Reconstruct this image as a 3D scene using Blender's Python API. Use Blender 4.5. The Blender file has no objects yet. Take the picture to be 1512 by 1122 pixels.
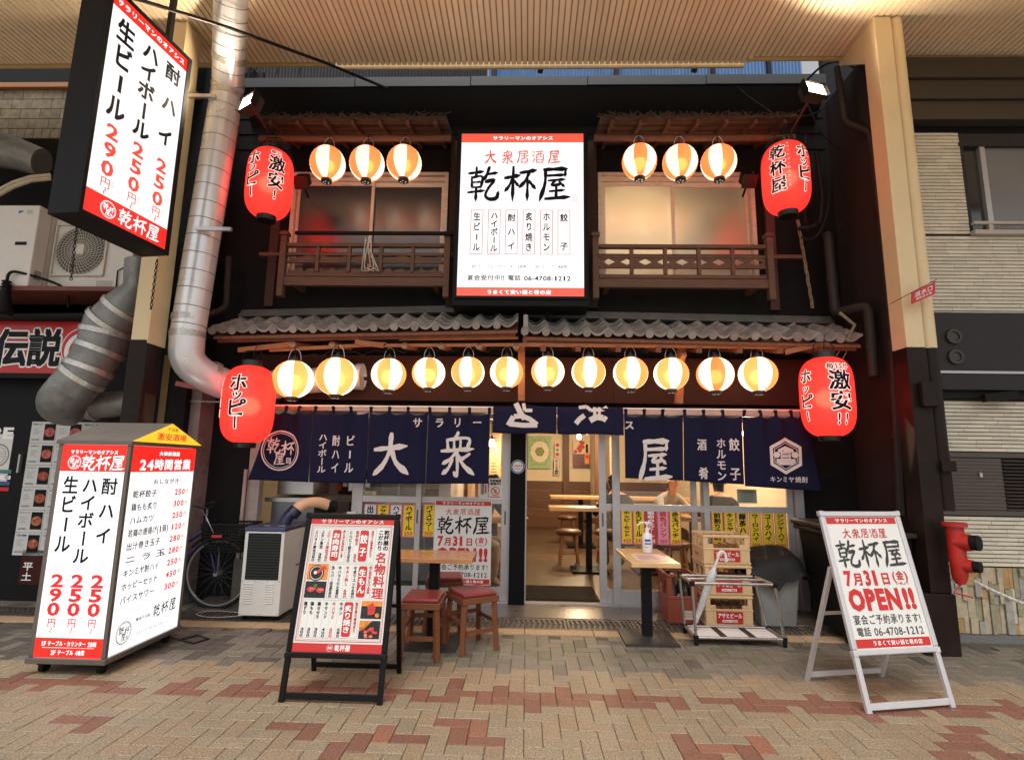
import bpy, bmesh, math, random
from mathutils import Vector, Matrix
random.seed(7)
R = math.radians
PI = math.pi
scene = bpy.context.scene
COL = scene.collection

# ------------------------------------------------------------------ camera
cam_d = bpy.data.cameras.new('camera'); cam = bpy.data.objects.new('camera', cam_d); COL.objects.link(cam)
cam_d.sensor_width = 36; cam_d.lens = 36*805/1512; cam_d.clip_end = 500; cam_d.clip_start = 0.05
_ax = Vector((0.99950702, 0.02697686, 0.01606102)); _dn = Vector((0.01159969, 0.15806304, -0.98736089)); _fw = Vector((-0.02917455, 0.98706045, 0.15767219))
CAM = Vector((0, -5.3, 1.42))
cam.matrix_world = Matrix(((_ax.x, -_dn.x, -_fw.x, CAM.x), (_ax.y, -_dn.y, -_fw.y, CAM.y), (_ax.z, -_dn.z, -_fw.z, CAM.z), (0, 0, 0, 1)))
scene.camera = cam

# ------------------------------------------------------------------ sky, sun, exposure
world = bpy.data.worlds.new('World'); scene.world = world; world.use_nodes = True
wn = world.node_tree.nodes; wl = world.node_tree.links
bg = wn['Background']; sky = wn.new('ShaderNodeTexSky'); sky.sky_type = 'NISHITA'; sky.sun_disc = False
SUN_EL, SUN_AZ = 60, 180
sky.sun_elevation = R(SUN_EL); sky.sun_rotation = R(SUN_AZ); sky.air_density = 1.0; sky.dust_density = 4.0; sky.ozone_density = 1.0
hs = wn.new('ShaderNodeHueSaturation'); hs.inputs['Saturation'].default_value = 0.12
wl.new(sky.outputs[0], hs.inputs['Color']); wl.new(hs.outputs[0], bg.inputs[0]); bg.inputs[1].default_value = 0.15
sl = bpy.data.lights.new('sun', 'SUN'); sl.energy = 1.3; sl.angle = R(22); sl.color = (1, .95, .86)
so = bpy.data.objects.new('sun', sl); COL.objects.link(so)
so.rotation_euler = (R(90-SUN_EL), 0, R(-14))
scene.view_settings.view_transform = 'Standard'; scene.view_settings.look = 'None'
scene.view_settings.exposure = 0.33; scene.view_settings.gamma = 1; scene.view_settings.use_curve_mapping = False
scene.cycles.use_denoising = True
scene.cycles.max_bounces = 8; scene.cycles.sample_clamp_indirect = 4

# ------------------------------------------------------------------ materials
def lin(c):
    return tuple((x/12.92 if x <= .04045 else ((x+.055)/1.055)**2.4) for x in c)
def H(r, g, b): return lin((r/255, g/255, b/255))
MATS = {}
def M(name, col=(.5, .5, .5), rough=.6, metal=0., var=.12, scale=12., bump=0., bscale=60., emit=None, es=1., spec=.5, isl=0., dirt=0., dcol=(.03, .025, .02), stretch=None, nr=(.25, .75), trans=0., world=False):
    if name in MATS: return MATS[name]
    if max(col) < .06 and rough > .3 and not metal: spec = min(spec, .14)
    m = bpy.data.materials.new(name); m.use_nodes = True; MATS[name] = m
    n = m.node_tree.nodes; l = m.node_tree.links; b = n['Principled BSDF']
    b.inputs['Roughness'].default_value = rough; b.inputs['Metallic'].default_value = metal
    b.inputs['Specular IOR Level'].default_value = spec
    if trans: b.inputs['Transmission Weight'].default_value = trans
    tc = n.new('ShaderNodeTexCoord'); mp = n.new('ShaderNodeMapping'); OC = tc.outputs['Object']
    if world: OC = n.new('ShaderNodeNewGeometry').outputs['Position']
    l.new(OC, mp.inputs[0])
    if stretch: mp.inputs['Scale'].default_value = stretch
    no = n.new('ShaderNodeTexNoise'); no.inputs['Scale'].default_value = scale; no.inputs['Detail'].default_value = 6; no.inputs['Roughness'].default_value = .65
    l.new(mp.outputs[0], no.inputs[0])
    hv = n.new('ShaderNodeHueSaturation'); hv.inputs['Color'].default_value = (*col, 1)
    mr = n.new('ShaderNodeMapRange'); mr.inputs[1].default_value = nr[0]; mr.inputs[2].default_value = nr[1]; mr.inputs[3].default_value = 1-var; mr.inputs[4].default_value = 1+var
    l.new(no.outputs[0], mr.inputs[0]); src = mr.outputs[0]
    if isl:
        g = n.new('ShaderNodeNewGeometry'); oi = n.new('ShaderNodeObjectInfo'); ad = n.new('ShaderNodeMath'); ad.operation = 'ADD'
        l.new(g.outputs['Random Per Island'], ad.inputs[0]); l.new(oi.outputs['Random'], ad.inputs[1])
        fr = n.new('ShaderNodeMath'); fr.operation = 'FRACT'; l.new(ad.outputs[0], fr.inputs[0])
        m2 = n.new('ShaderNodeMapRange'); m2.inputs[3].default_value = 1-isl; m2.inputs[4].default_value = 1+isl; l.new(fr.outputs[0], m2.inputs[0])
        mu = n.new('ShaderNodeMath'); mu.operation = 'MULTIPLY'; l.new(src, mu.inputs[0]); l.new(m2.outputs[0], mu.inputs[1]); src = mu.outputs[0]
    l.new(src, hv.inputs['Value']); out = hv.outputs[0]
    if dirt:
        n2 = n.new('ShaderNodeTexNoise'); n2.inputs['Scale'].default_value = 3.1; n2.inputs['Detail'].default_value = 9; n2.inputs['Roughness'].default_value = .75; l.new(OC, n2.inputs[0])
        m3 = n.new('ShaderNodeMapRange'); m3.inputs[1].default_value = .5; m3.inputs[2].default_value = .72; m3.inputs[4].default_value = dirt; l.new(n2.outputs[0], m3.inputs[0])
        mx = n.new('ShaderNodeMixRGB'); l.new(m3.outputs[0], mx.inputs[0]); l.new(out, mx.inputs[1]); mx.inputs[2].default_value = (*dcol, 1); out = mx.outputs[0]
    l.new(out, b.inputs['Base Color'])
    rr = n.new('ShaderNodeMapRange'); rr.inputs[3].default_value = max(0, rough-.08); rr.inputs[4].default_value = min(1, rough+.1); l.new(no.outputs[0], rr.inputs[0]); l.new(rr.outputs[0], b.inputs['Roughness'])
    if bump:
        nb = n.new('ShaderNodeTexNoise'); nb.inputs['Scale'].default_value = bscale; nb.inputs['Detail'].default_value = 4; l.new(mp.outputs[0], nb.inputs[0])
        bp = n.new('ShaderNodeBump'); bp.inputs['Strength'].default_value = bump; bp.inputs['Distance'].default_value = .01; l.new(nb.outputs[0], bp.inputs['Height']); l.new(bp.outputs[0], b.inputs['Normal'])
    if emit:
        b.inputs['Emission Color'].default_value = (*emit, 1); b.inputs['Emission Strength'].default_value = es
    return m
def glass(name, col=(1, 1, 1), rough=0.02, mixf=.88):
    """thin window pane: mostly clear, with a mirror reflection"""
    if name in MATS: return MATS[name]
    m = bpy.data.materials.new(name); m.use_nodes = True; MATS[name] = m
    n = m.node_tree.nodes; l = m.node_tree.links; n.remove(n['Principled BSDF']); o = n['Material Output']
    t = n.new('ShaderNodeBsdfTransparent'); t.inputs[0].default_value = (*col, 1)
    g = n.new('ShaderNodeBsdfGlossy'); g.inputs['Roughness'].default_value = rough
    fz = n.new('ShaderNodeFresnel'); fz.inputs[0].default_value = 1.5
    x = n.new('ShaderNodeMixShader'); l.new(fz.outputs[0], x.inputs[0]); l.new(t.outputs[0], x.inputs[1]); l.new(g.outputs[0], x.inputs[2]); l.new(x.outputs[0], o.inputs[0])
    return m
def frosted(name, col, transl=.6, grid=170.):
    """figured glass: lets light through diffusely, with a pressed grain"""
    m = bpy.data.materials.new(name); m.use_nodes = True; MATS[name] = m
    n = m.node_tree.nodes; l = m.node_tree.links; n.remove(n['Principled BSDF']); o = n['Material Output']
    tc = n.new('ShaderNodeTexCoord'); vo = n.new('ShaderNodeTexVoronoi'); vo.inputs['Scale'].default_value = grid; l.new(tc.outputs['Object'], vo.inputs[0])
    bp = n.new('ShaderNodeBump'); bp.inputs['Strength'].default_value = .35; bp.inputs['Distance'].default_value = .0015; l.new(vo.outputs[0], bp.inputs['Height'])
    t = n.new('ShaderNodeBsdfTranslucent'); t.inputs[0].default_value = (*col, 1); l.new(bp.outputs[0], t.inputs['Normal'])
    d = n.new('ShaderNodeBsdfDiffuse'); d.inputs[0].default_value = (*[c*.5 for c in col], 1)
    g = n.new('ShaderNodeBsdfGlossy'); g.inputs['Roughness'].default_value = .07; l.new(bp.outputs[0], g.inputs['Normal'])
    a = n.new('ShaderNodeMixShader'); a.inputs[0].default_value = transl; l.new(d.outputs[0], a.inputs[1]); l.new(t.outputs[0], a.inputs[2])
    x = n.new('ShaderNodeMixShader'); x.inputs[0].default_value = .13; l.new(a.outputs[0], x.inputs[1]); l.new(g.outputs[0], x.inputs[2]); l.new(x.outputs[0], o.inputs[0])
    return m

def paper(name, col, emit, es, refr=.45):
    """lantern skin: lets the bulb inside shine through softly, plus the light bouncing about inside it"""
    m = bpy.data.materials.new(name); m.use_nodes = True; MATS[name] = m
    n = m.node_tree.nodes; l = m.node_tree.links; n.remove(n['Principled BSDF']); o = n['Material Output']
    d = n.new('ShaderNodeBsdfDiffuse'); d.inputs[0].default_value = (*col, 1); t = n.new('ShaderNodeBsdfTranslucent'); t.inputs[0].default_value = (*col, 1)
    r = n.new('ShaderNodeBsdfRefraction'); r.inputs['Color'].default_value = (*col, 1); r.inputs['Roughness'].default_value = .62; r.inputs['IOR'].default_value = 1.22
    g = n.new('ShaderNodeBsdfGlossy'); g.inputs['Roughness'].default_value = .4
    a = n.new('ShaderNodeMixShader'); a.inputs[0].default_value = .5; l.new(d.outputs[0], a.inputs[1]); l.new(t.outputs[0], a.inputs[2])
    b = n.new('ShaderNodeMixShader'); b.inputs[0].default_value = refr; l.new(a.outputs[0], b.inputs[1]); l.new(r.outputs[0], b.inputs[2])
    c = n.new('ShaderNodeMixShader'); c.inputs[0].default_value = .04; l.new(b.outputs[0], c.inputs[1]); l.new(g.outputs[0], c.inputs[2])
    e = n.new('ShaderNodeEmission'); e.inputs[0].default_value = (*emit, 1); e.inputs[1].default_value = es
    s = n.new('ShaderNodeAddShader'); l.new(c.outputs[0], s.inputs[0]); l.new(e.outputs[0], s.inputs[1]); l.new(s.outputs[0], o.inputs[0]); return m

# ------------------------------------------------------------------ survey helper: line of sight of photo pixel (px, py) cut with a real plane
def ray(px, py):
    v = Vector((px-756, py-561, 805)); return _ax*v.x + _dn*v.y + _fw*v.z
def atY(px, py, y):
    r = ray(px, py); return CAM + r*((y-CAM.y)/r.y)
def atZ(px, py, z):
    r = ray(px, py); return CAM + r*((z-CAM.z)/r.z)
def atX(px, py, x):
    r = ray(px, py); return CAM + r*((x-CAM.x)/r.x)

# ------------------------------------------------------------------ mesh helpers
class MB:
    def __init__(s): s.v = []; s.f = []; s.mi = []; s.m = 0
    def add(s, vs, fs):
        o = len(s.v); s.v += [tuple(v) for v in vs]; s.f += [tuple(o+i for i in f) for f in fs]; s.mi += [s.m]*len(fs); return s
    def box(s, x0, x1, y0, y1, z0, z1):
        return s.add([(x0,y0,z0),(x1,y0,z0),(x1,y1,z0),(x0,y1,z0),(x0,y0,z1),(x1,y0,z1),(x1,y1,z1),(x0,y1,z1)],
                     [(0,3,2,1),(4,5,6,7),(0,1,5,4),(1,2,6,5),(2,3,7,6),(3,0,4,7)])
    def bar(s, a, b, w, h, up=(0, 0, 1)):
        """rectangular bar from a to b, width w (sideways) and height h (along up)"""
        a = Vector(a); b = Vector(b); d = (b-a).normalized(); u = Vector(up); sd = d.cross(u)
        if sd.length < 1e-4: sd = d.cross(Vector((1, 0, 0)))
        sd.normalize(); u = sd.cross(d).normalized(); sd = sd*w/2; u = u*h/2
        return s.add([a-sd-u, a+sd-u, a+sd+u, a-sd+u, b-sd-u, b+sd-u, b+sd+u, b-sd+u],
                     [(0,1,2,3),(7,6,5,4),(0,4,5,1),(1,5,6,2),(2,6,7,3),(3,7,4,0)])
    def quad(s, a, b, c, d): return s.add([a, b, c, d], [(0, 1, 2, 3)])
    def tube(s, pts, r, seg=10, cap=True):
        pts = [Vector(p) for p in pts]; rr = r if isinstance(r, (list, tuple)) else [r]*len(pts); n = len(pts); vs = []; fs = []
        t0 = (pts[1]-pts[0]).normalized(); u = t0.orthogonal().normalized()
        for i, p in enumerate(pts):
            t = (pts[min(i+1, n-1)]-pts[max(i-1, 0)]).normalized(); u = (u-t*u.dot(t)).normalized(); w = t.cross(u)
            for k in range(seg):
                a = 2*PI*k/seg; vs.append(p+(u*math.cos(a)+w*math.sin(a))*rr[i])
        for i in range(n-1):
            for k in range(seg):
                a = i*seg+k; b = i*seg+(k+1) % seg; fs.append((a, b, b+seg, a+seg))
        if cap: fs.append(tuple(range(seg-1, -1, -1))); fs.append(tuple(range((n-1)*seg, n*seg)))
        return s.add(vs, fs)
    def lathe(s, prof, seg=24, c=(0, 0, 0), segmat=None):
        """prof = [(radius, z)]"""
        n = len(prof); vs = []; 
        for (r, z) in prof:
            for k in range(seg):
                a = 2*PI*k/seg; vs.append((c[0]+r*math.cos(a), c[1]+r*math.sin(a), c[2]+z))
        m0 = s.m
        for k in range(seg):
            pass
        o = len(s.v); s.v += vs
        for i in range(n-1):
            for k in range(seg):
                a = o+i*seg+k; b = o+i*seg+(k+1) % seg; s.f.append((a, b, b+seg, a+seg)); s.mi.append(segmat(k) if segmat else m0)
        return s
    def disc(s, c, r, nrm=(0, 0, 1), seg=20, flip=False):
        nrm = Vector(nrm).normalized(); u = nrm.orthogonal().normalized(); w = nrm.cross(u); c = Vector(c)
        return s.add([c+(u*math.cos(2*PI*k/seg)+w*math.sin(2*PI*k/seg))*r for k in range(seg)], [tuple(range(seg))])
    def cyl(s, a, b, r, seg=14): return s.tube([a, b], r, seg)
    def prism(s, poly, d):
        """poly: list of 3D points, extruded by vector d"""
        n = len(poly); d = Vector(d); p = [Vector(q) for q in poly]
        return s.add(p+[q+d for q in p], [tuple(range(n-1, -1, -1)), tuple(range(n, 2*n))]+[(i, (i+1) % n, (i+1) % n+n, i+n) for i in range(n)])
    def mesh(s, name, mats):
        me = bpy.data.meshes.new(name); me.from_pydata(s.v, [], s.f)
        for m in (mats if isinstance(mats, (list, tuple)) else [mats]): me.materials.append(m)
        if any(s.mi): me.polygons.foreach_set('material_index', s.mi)
        me.update(); return me
    def build(s, name, mats, parent=None, bev=0., smooth=False, loc=None, rz=0.):
        me = s.mesh(name, mats)
        return place(name, me, parent, bev, smooth, loc, rz)
def place(name, me, parent=None, bev=0., smooth=False, loc=None, rz=0.):
    o = bpy.data.objects.new(name, me); COL.objects.link(o)
    if smooth:
        me.polygons.foreach_set('use_smooth', [True]*len(me.polygons))
        try: me.set_sharp_from_angle(angle=R(42))
        except Exception: pass
    if bev:
        b = o.modifiers.new('bevel', 'BEVEL'); b.width = bev; b.segments = 2; b.limit_method = 'ANGLE'; b.angle_limit = R(40)
    if loc is not None: o.location = loc
    o.rotation_euler.z = rz
    if parent is not None: o.parent = parent
    return o
def thing(name, label, cat, loc=(0, 0, 0), rz=0., group=None):
    o = bpy.data.objects.new(name, None); COL.objects.link(o); o.location = loc; o.rotation_euler.z = rz; o.empty_display_size = .1
    o['label'] = label; o['category'] = cat
    if group: o['group'] = group
    return o
def tag(o, label, cat, group=None):
    o['label'] = label; o['category'] = cat
    if group: o['group'] = group
    return o
def struct(o): o['kind'] = 'structure'; return o
def stuff(o): o['kind'] = 'stuff'; return o
def kids(o): return [c for c in COL.objects if c.parent == o]
CH = {}
def dup(root, loc=None, rz=None, label=None):
    def cp(o, par):
        c = o.copy(); COL.objects.link(c)
        if par is not None: c.parent = par
        for k in o.children: cp(k, c)
        return c
    c = cp(root, None)
    if loc is not None: c.location = loc
    if rz is not None: c.rotation_euler.z = rz
    if label: c['label'] = label
    return c

# ------------------------------------------------------------------ lettering
GL = {}
def _raw(ch, off, res):
    c = bpy.data.curves.new('g', 'FONT'); c.body = ch; c.offset = off; c.resolution_u = res
    o = bpy.data.objects.new('g', c); me = bpy.data.meshes.new_from_object(o)
    vs = [(v.co.x, v.co.y) for v in me.vertices]; fs = [tuple(p.vertices) for p in me.polygons]; ar = sum(p.area for p in me.polygons)
    bpy.data.objects.remove(o); bpy.data.curves.remove(c); bpy.data.meshes.remove(me)
    return vs, fs, ar
def glyph(ch, bold):
    key = (ch, round(bold, 3))
    if key in GL: return GL[key]
    c0 = sorted([_raw(ch, 0, r) for r in (2, 3, 4)], key=lambda t: t[2]); base = c0[1]
    vs, fs, a0 = base
    if bold and vs and ord(ch) > 0x2E80:
        V, F = [], []
        for dx, dy in ((-1, -1), (1, -1), (1, 1), (-1, 1)):
            o = len(V); V += [(x+dx*bold*.75, y+dy*bold*.75) for x, y in vs]; F += [tuple(o+i for i in f) for f in fs]
        GL[('stack', ch, round(bold, 3))] = len(vs); vs, fs = V, F
    elif bold and vs:
        ed = {}
        for f in fs:
            for i in range(len(f)): e = tuple(sorted((f[i], f[(i+1) % len(f)]))); ed[e] = ed.get(e, 0)+1
        per = sum(math.dist(vs[a], vs[b]) for (a, b), n in ed.items() if n == 1)
        want = a0+per*bold*.93; best = None
        for k, r in ((1, 2), (1, 3), (.93, 2), (1.06, 3), (.86, 3), (1.12, 2)):
            v2, f2, a2 = _raw(ch, bold*k, r); e = abs(a2-want)/want
            if best is None or e < best[0]: best = (e, v2, f2)
            if e < .05: break
        if best[0] < .09: vs, fs = best[1], best[2]
        else:   # thicken by laying four shifted copies over each other
            V, F = [], []
            for dx, dy in ((-1, -1), (1, -1), (1, 1), (-1, 1)):
                o = len(V); V += [(x+dx*bold*.7, y+dy*bold*.7) for x, y in vs]; F += [tuple(o+i for i in f) for f in fs]
            vs, fs = V, F; GL[('stack', ch, round(bold, 3))] = len(base[0])
    if vs: x0 = min(v[0] for v in vs); x1 = max(v[0] for v in vs); y0 = min(v[1] for v in vs); y1 = max(v[1] for v in vs)
    else: x0 = y0 = 0; x1 = .3; y1 = .7
    GL[key] = (vs, fs, x0, x1, y0, y1); return GL[key]
# brush written characters: strokes in a 100 x 100 box, (x, y) points, last value = weight
BR = {
'乾': [([(3,80),(48,86)],9),([(27,99),(26,68)],8),([(12,68),(13,36)],8),([(12,67),(45,70),(42,36)],8),([(14,52),(41,54)],6),([(14,37),(42,38)],6),([(1,21),(53,27)],8),([(27,37),(26,-3)],9),([(68,99),(60,76),(50,60)],10),([(60,77),(93,82)],9),([(57,54),(84,59),(66,34),(57,12),(70,1),(92,4),(98,22)],10)],
'杯': [([(1,66),(46,74)],11),([(27,100),(25,-3)],10),([(25,66),(14,42),(1,26)],9),([(28,60),(43,42)],9),([(50,82),(99,90)],11),([(79,85),(66,58),(48,38)],10),([(73,64),(72,-2)],9),([(78,56),(97,34)],10)],
'屋': [([(16,92),(90,95)],12),([(87,93),(85,73)],9),([(20,73),(85,76)],9),([(20,92),(18,48),(1,-2)],11),([(30,58),(84,62)],8),([(54,60),(40,44),(72,47)],8),([(66,54),(82,40)],8),([(56,42),(55,5)],9),([(34,25),(82,29)],8),([(20,2),(98,8)],11)],
'大': [([(6,60),(92,70)],12),([(50,100),(46,56),(30,22),(4,-2)],11),([(52,60),(66,28),(98,2)],13)],
'衆': [([(52,100),(44,86)],10),([(20,83),(23,58)],8),([(20,83),(82,87),(78,60)],8),([(40,83),(41,60)],7),([(60,84),(59,60)],7),([(4,56),(96,62)],9),([(46,52),(28,36),(8,26)],8),([(51,52),(51,0),(42,5)],9),([(36,36),(24,14),(8,2)],9),([(53,46),(70,22),(98,2)],10),([(86,50),(62,36)],8)],
'居': [([(16,92),(90,95)],10),([(87,93),(85,74)],8),([(20,73),(85,76)],8),([(20,92),(18,48),(1,-2)],10),([(30,54),(96,58)],8),([(61,72),(60,36)],8),([(38,34),(40,2)],8),([(38,34),(86,37),(82,2)],8),([(40,4),(83,6)],8)],
'酒': [([(6,92),(20,82)],9),([(1,66),(16,56)],9),([(3,6),(24,38)],9),([(30,90),(98,94)],8),([(52,91),(51,66)],7),([(72,92),(71,68)],7),([(36,67),(38,0)],8),([(36,67),(92,71),(90,0)],8),([(52,66),(50,50),(42,40)],6),([(71,69),(71,50),(84,47)],6),([(40,25),(90,27)],6),([(38,4),(90,6)],8)],
}
def brush(ch):
    if ch+'b' in GL: return GL[ch+'b']
    vs = []; fs = []; zs = []
    for si, (pts, w) in enumerate(BR[ch]):
        P = [Vector((x, y)) for x, y in pts]; Q = []
        ext = [P[0]*2-P[1]]+P+[P[-1]*2-P[-2]]
        for i in range(len(P)-1):
            a, b, c, d = ext[i:i+4]; N = 5
            for k in range(N):
                t = k/N; Q.append(.5*((2*b)+(c-a)*t+(2*a-5*b+4*c-d)*t*t+(3*b-a-3*c+d)*t**3))
        Q.append(P[-1]); n = len(Q); o = len(vs)
        for i, q in enumerate(Q):
            t = i/(n-1); tg = (Q[min(i+1, n-1)]-Q[max(i-1, 0)]).normalized(); nn = Vector((-tg.y, tg.x))
            prof = 1.15-.45*math.sin(PI*min(t*1.3, 1))**1 if t < .6 else .82+.25*math.sin((t-.6)*PI/.4)
            if i == 0: prof = .55; q = q-tg*w*.35
            if i == n-1: prof = .22; q = q+tg*w*.4
            prof *= 1+.07*math.sin(i*2.3+si)
            vs += [tuple(q+nn*w*.62*prof), tuple(q-nn*w*.62*prof)]; zs += [si, si]
            if i: fs.append((o+2*i-2, o+2*i-1, o+2*i+1, o+2*i))
    vs = [(x/100, y/100) for x, y in vs]
    GL[ch+'b'] = (vs, fs, zs); return GL[ch+'b']
ROT = set('ー〜~()（）-')
class Sheet:
    """a printed sheet: local u (right), v (up), n (towards the reader)"""
    def __init__(s, o, u, v, warp=None):
        s.o = Vector(o); s.u = Vector(u).normalized(); s.v = Vector(v).normalized(); s.n = s.u.cross(s.v).normalized(); s.mb = {}; s.warp = warp; s.L = 1
    def p(s, x, y, k=1.):
        q = s.o+s.u*x+s.v*y+s.n*(.0012*k)
        return s.warp(q) if s.warp else q
    def g(s, mat):
        if mat not in s.mb: s.mb[mat] = MB()
        return s.mb[mat]
    def rect(s, x0, x1, y0, y1, mat, k=1.):
        if s.warp:
            nx = 6; ny = 6; mb = s.g(mat)
            for i in range(nx):
                for j in range(ny):
                    a, b = x0+(x1-x0)*i/nx, x0+(x1-x0)*(i+1)/nx; c, d = y0+(y1-y0)*j/ny, y0+(y1-y0)*(j+1)/ny
                    mb.quad(s.p(a, c, k), s.p(b, c, k), s.p(b, d, k), s.p(a, d, k))
            return
        s.g(mat).quad(s.p(x0, y0, k), s.p(x1, y0, k), s.p(x1, y1, k), s.p(x0, y1, k))
    def frame(s, x0, x1, y0, y1, t, mat, k=1.):
        s.rect(x0, x1, y0, y0+t, mat, k); s.rect(x0, x1, y1-t, y1, mat, k); s.rect(x0, x0+t, y0+t, y1-t, mat, k); s.rect(x1-t, x1, y0+t, y1-t, mat, k)
    def rrect(s, x0, x1, y0, y1, r, mat, k=1.):
        pts = []
        for cx, cy, a0 in ((x1-r, y0+r, -90), (x1-r, y1-r, 0), (x0+r, y1-r, 90), (x0+r, y0+r, 180)):
            for i in range(5): a = R(a0+i*22.5); pts.append(s.p(cx+r*math.cos(a), cy+r*math.sin(a), k))
        s.g(mat).add(pts, [tuple(range(len(pts)))])
    def ring(s, cx, cy, r0, r1, mat, k=1., seg=32, ph=0., sy=1.):
        vs = []; 
        for i in range(seg):
            a = 2*PI*i/seg+ph; vs += [s.p(cx+r0*math.cos(a), cy+r0*math.sin(a)*sy, k), s.p(cx+r1*math.cos(a), cy+r1*math.sin(a)*sy, k)]
        s.g(mat).add(vs, [(2*i, 2*i+1, (2*i+3) % (2*seg), (2*i+2) % (2*seg)) for i in range(seg)])
    def hexa(s, cx, cy, r0, r1, mat, k=1.):
        co = [(math.cos(PI/2+i*PI/3), 1.08*math.sin(PI/2+i*PI/3)) for i in range(7)]
        for i in range(6):
            for j in range(10):
                a, b = j/10, (j+1)/10; q = [(co[i][0]*(1-t)+co[i+1][0]*t, co[i][1]*(1-t)+co[i+1][1]*t) for t in (a, b)]
                s.poly([(cx+q[0][0]*r0, cy+q[0][1]*r0), (cx+q[0][0]*r1, cy+q[0][1]*r1), (cx+q[1][0]*r1, cy+q[1][1]*r1), (cx+q[1][0]*r0, cy+q[1][1]*r0)][::-1], mat, k)
    def disc(s, cx, cy, r, mat, k=1., seg=24, sy=1., ph=0.):
        s.g(mat).add([s.p(cx+r*math.cos(2*PI*i/seg+ph), cy+r*math.sin(2*PI*i/seg+ph)*sy, k) for i in range(seg)], [tuple(range(seg))])
    def poly(s, pts, mat, k=1.): s.g(mat).add([s.p(x, y, k) for x, y in pts], [tuple(range(len(pts)))])
    def ch(s, ch, cx, cy, w, h, mat, bold=.0, k=1., rot=False, sh=0.):
        if ch in ' 　': return
        vs, fs, x0, x1, y0, y1 = glyph(ch, bold); mb = s.g(mat)
        cjk = ord(ch) > 0x2E80
        if cjk: mx, my, sx, sy = .5, .35, w, h
        else: mx, my, sx, sy = (x0+x1)/2, .36, w/max(x1-x0, .2), h/.76
        out = []
        st = GL.get(('stack', ch, round(bold, 3)), 0)
        for i, (x, y) in enumerate(vs):
            a, b = (x-mx)*(sx if not rot else w), (y-my)*(sy if not rot else h)
            if rot: a, b = b, -a
            out.append(s.p(cx+a+b*sh, cy+b, k+(.15*(i//st) if st else 0)))
        mb.add(out, fs)
    def out(s, c, cx, cy, w, h, mat, d, k=1., bold=.02, rot=False):
        for q in range(8): s.ch(c, cx+d*math.cos(q*PI/4), cy+d*math.sin(q*PI/4), w, h, mat, bold, k+.1*q, rot)
    def h(s, txt, cx, cy, w, hh, mat, bold=.0, k=1., sh=0., gap=.1):
        """horizontal line fitted into width w, centred on cx, cy"""
        adv = []
        for c in txt:
            if c in ' 　': adv.append(.4)
            elif ord(c) > 0x2E80: adv.append(1.)
            elif c == '1': adv.append(.72*.9+gap)
            else: g = glyph(c, bold); adv.append((g[3]-g[2])/.76*.9+gap)
        tot = sum(adv); x = cx-w/2; f = w/tot
        for c, a in zip(txt, adv):
            if ord(c) > 0x2E80: s.ch(c, x+a*f/2, cy, f*.94, hh, mat, bold, k, sh=sh)
            else: s.ch(c, x+a*f/2, cy, (a-gap)*f*(.55 if c == '1' else 1), hh*.92, mat, bold, k, sh=sh)
            x += a*f
    def vt(s, txt, cx, ytop, w, length, mat, bold=.0, k=1.):
        n = len(txt); st = length/n; hh = min(st*.98, w*1.25)
        for i, c in enumerate(txt): s.ch(c, cx, ytop-st*(i+.5), w, hh, mat, bold, k, rot=c in ROT)
    def br(s, ch, cx, cy, w, h, mat, k=1.):
        vs, fs, zs = brush(ch); mb = s.g(mat)
        mb.add([s.p(cx+(x-.5)*w, cy+(y-.48)*h, k+z*.12) for (x, y), z in zip(vs, zs)], fs)
    def done(s, parent, name='lettering'):
        for mat, mb in s.mb.items():
            if mb.v: mb.build(name, mat, parent)['kind'] = 'stuff'
# ------------------------------------------------------------------ base colours
BLK = M('black_paint', (.009, .009, .010), .5, var=.2, bump=.05, spec=.25)
BLKW = M('black_render_wall', (.011, .0105, .011), .8, var=.25, scale=5, bump=.25, bscale=30, dirt=.35, dcol=(.024, .021, .02), spec=.25)
DKWOOD = M('dark_stained_wood', (.045, .026, .018), .6, var=.4, scale=9, bump=.25, bscale=40, stretch=(1, 8, 8))
BALW = M('weathered_brown_wood', (.13, .062, .035), .6, var=.45, scale=7, bump=.3, bscale=50, stretch=(1, 10, 10), dirt=.3)
ORW = M('orange_stained_wood', (.36, .13, .045), .6, var=.35, scale=6, bump=.2, bscale=40, stretch=(1, 9, 9), dirt=.3)
REDW = M('reddish_rafter_wood', (.22, .075, .035), .65, var=.35, scale=6, bump=.2, stretch=(6, 1, 6), dirt=.4)
LOG = M('log_end', (.30, .19, .11), .7, var=.3, scale=30, bump=.3)
TILE = M('grey_clay_tile', (.27, .26, .245), .55, var=.3, scale=9, bump=.3, bscale=90, isl=.22, dirt=.35, dcol=(.11, .10, .085))
ALU = M('brushed_aluminium', (.47, .46, .47), .38, .55, var=.08, bump=.03, dirt=.15, dcol=(.2, .19, .18))
GALV = M('galvanised_duct', (.78, .79, .81), .28, .42, var=.12, scale=3, bump=.1, bscale=7)
GALVD = M('dull_duct_wrap', (.22, .225, .215), .42, .4, var=.35, scale=6, bump=.6, bscale=9, dirt=.4, dcol=(.09, .09, .08))
TAPE = M('crinkled_foil_tape', (.55, .54, .50), .35, .7, var=.25, scale=30, bump=.5, bscale=50)
CREAM = M('cream_pillar_paint', (.72, .58, .35), .5, var=.06, scale=3, bump=.08, bscale=60, dirt=.25, dcol=(.50, .40, .26))
PBRN = M('dark_brown_pillar_paint', (.018, .011, .009), .33, var=.2, scale=5, bump=.1, bscale=25, dirt=.25, dcol=(.05, .04, .035))
CEIL = M('tan_soffit_panel', (.86, .69, .48), .42, var=.10, scale=1.3, isl=.05, bump=.03, stretch=(1, .15, 1), dirt=.12, dcol=(.40, .27, .15))
CEILD = M('soffit_groove', (.42, .29, .17), .8)
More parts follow.
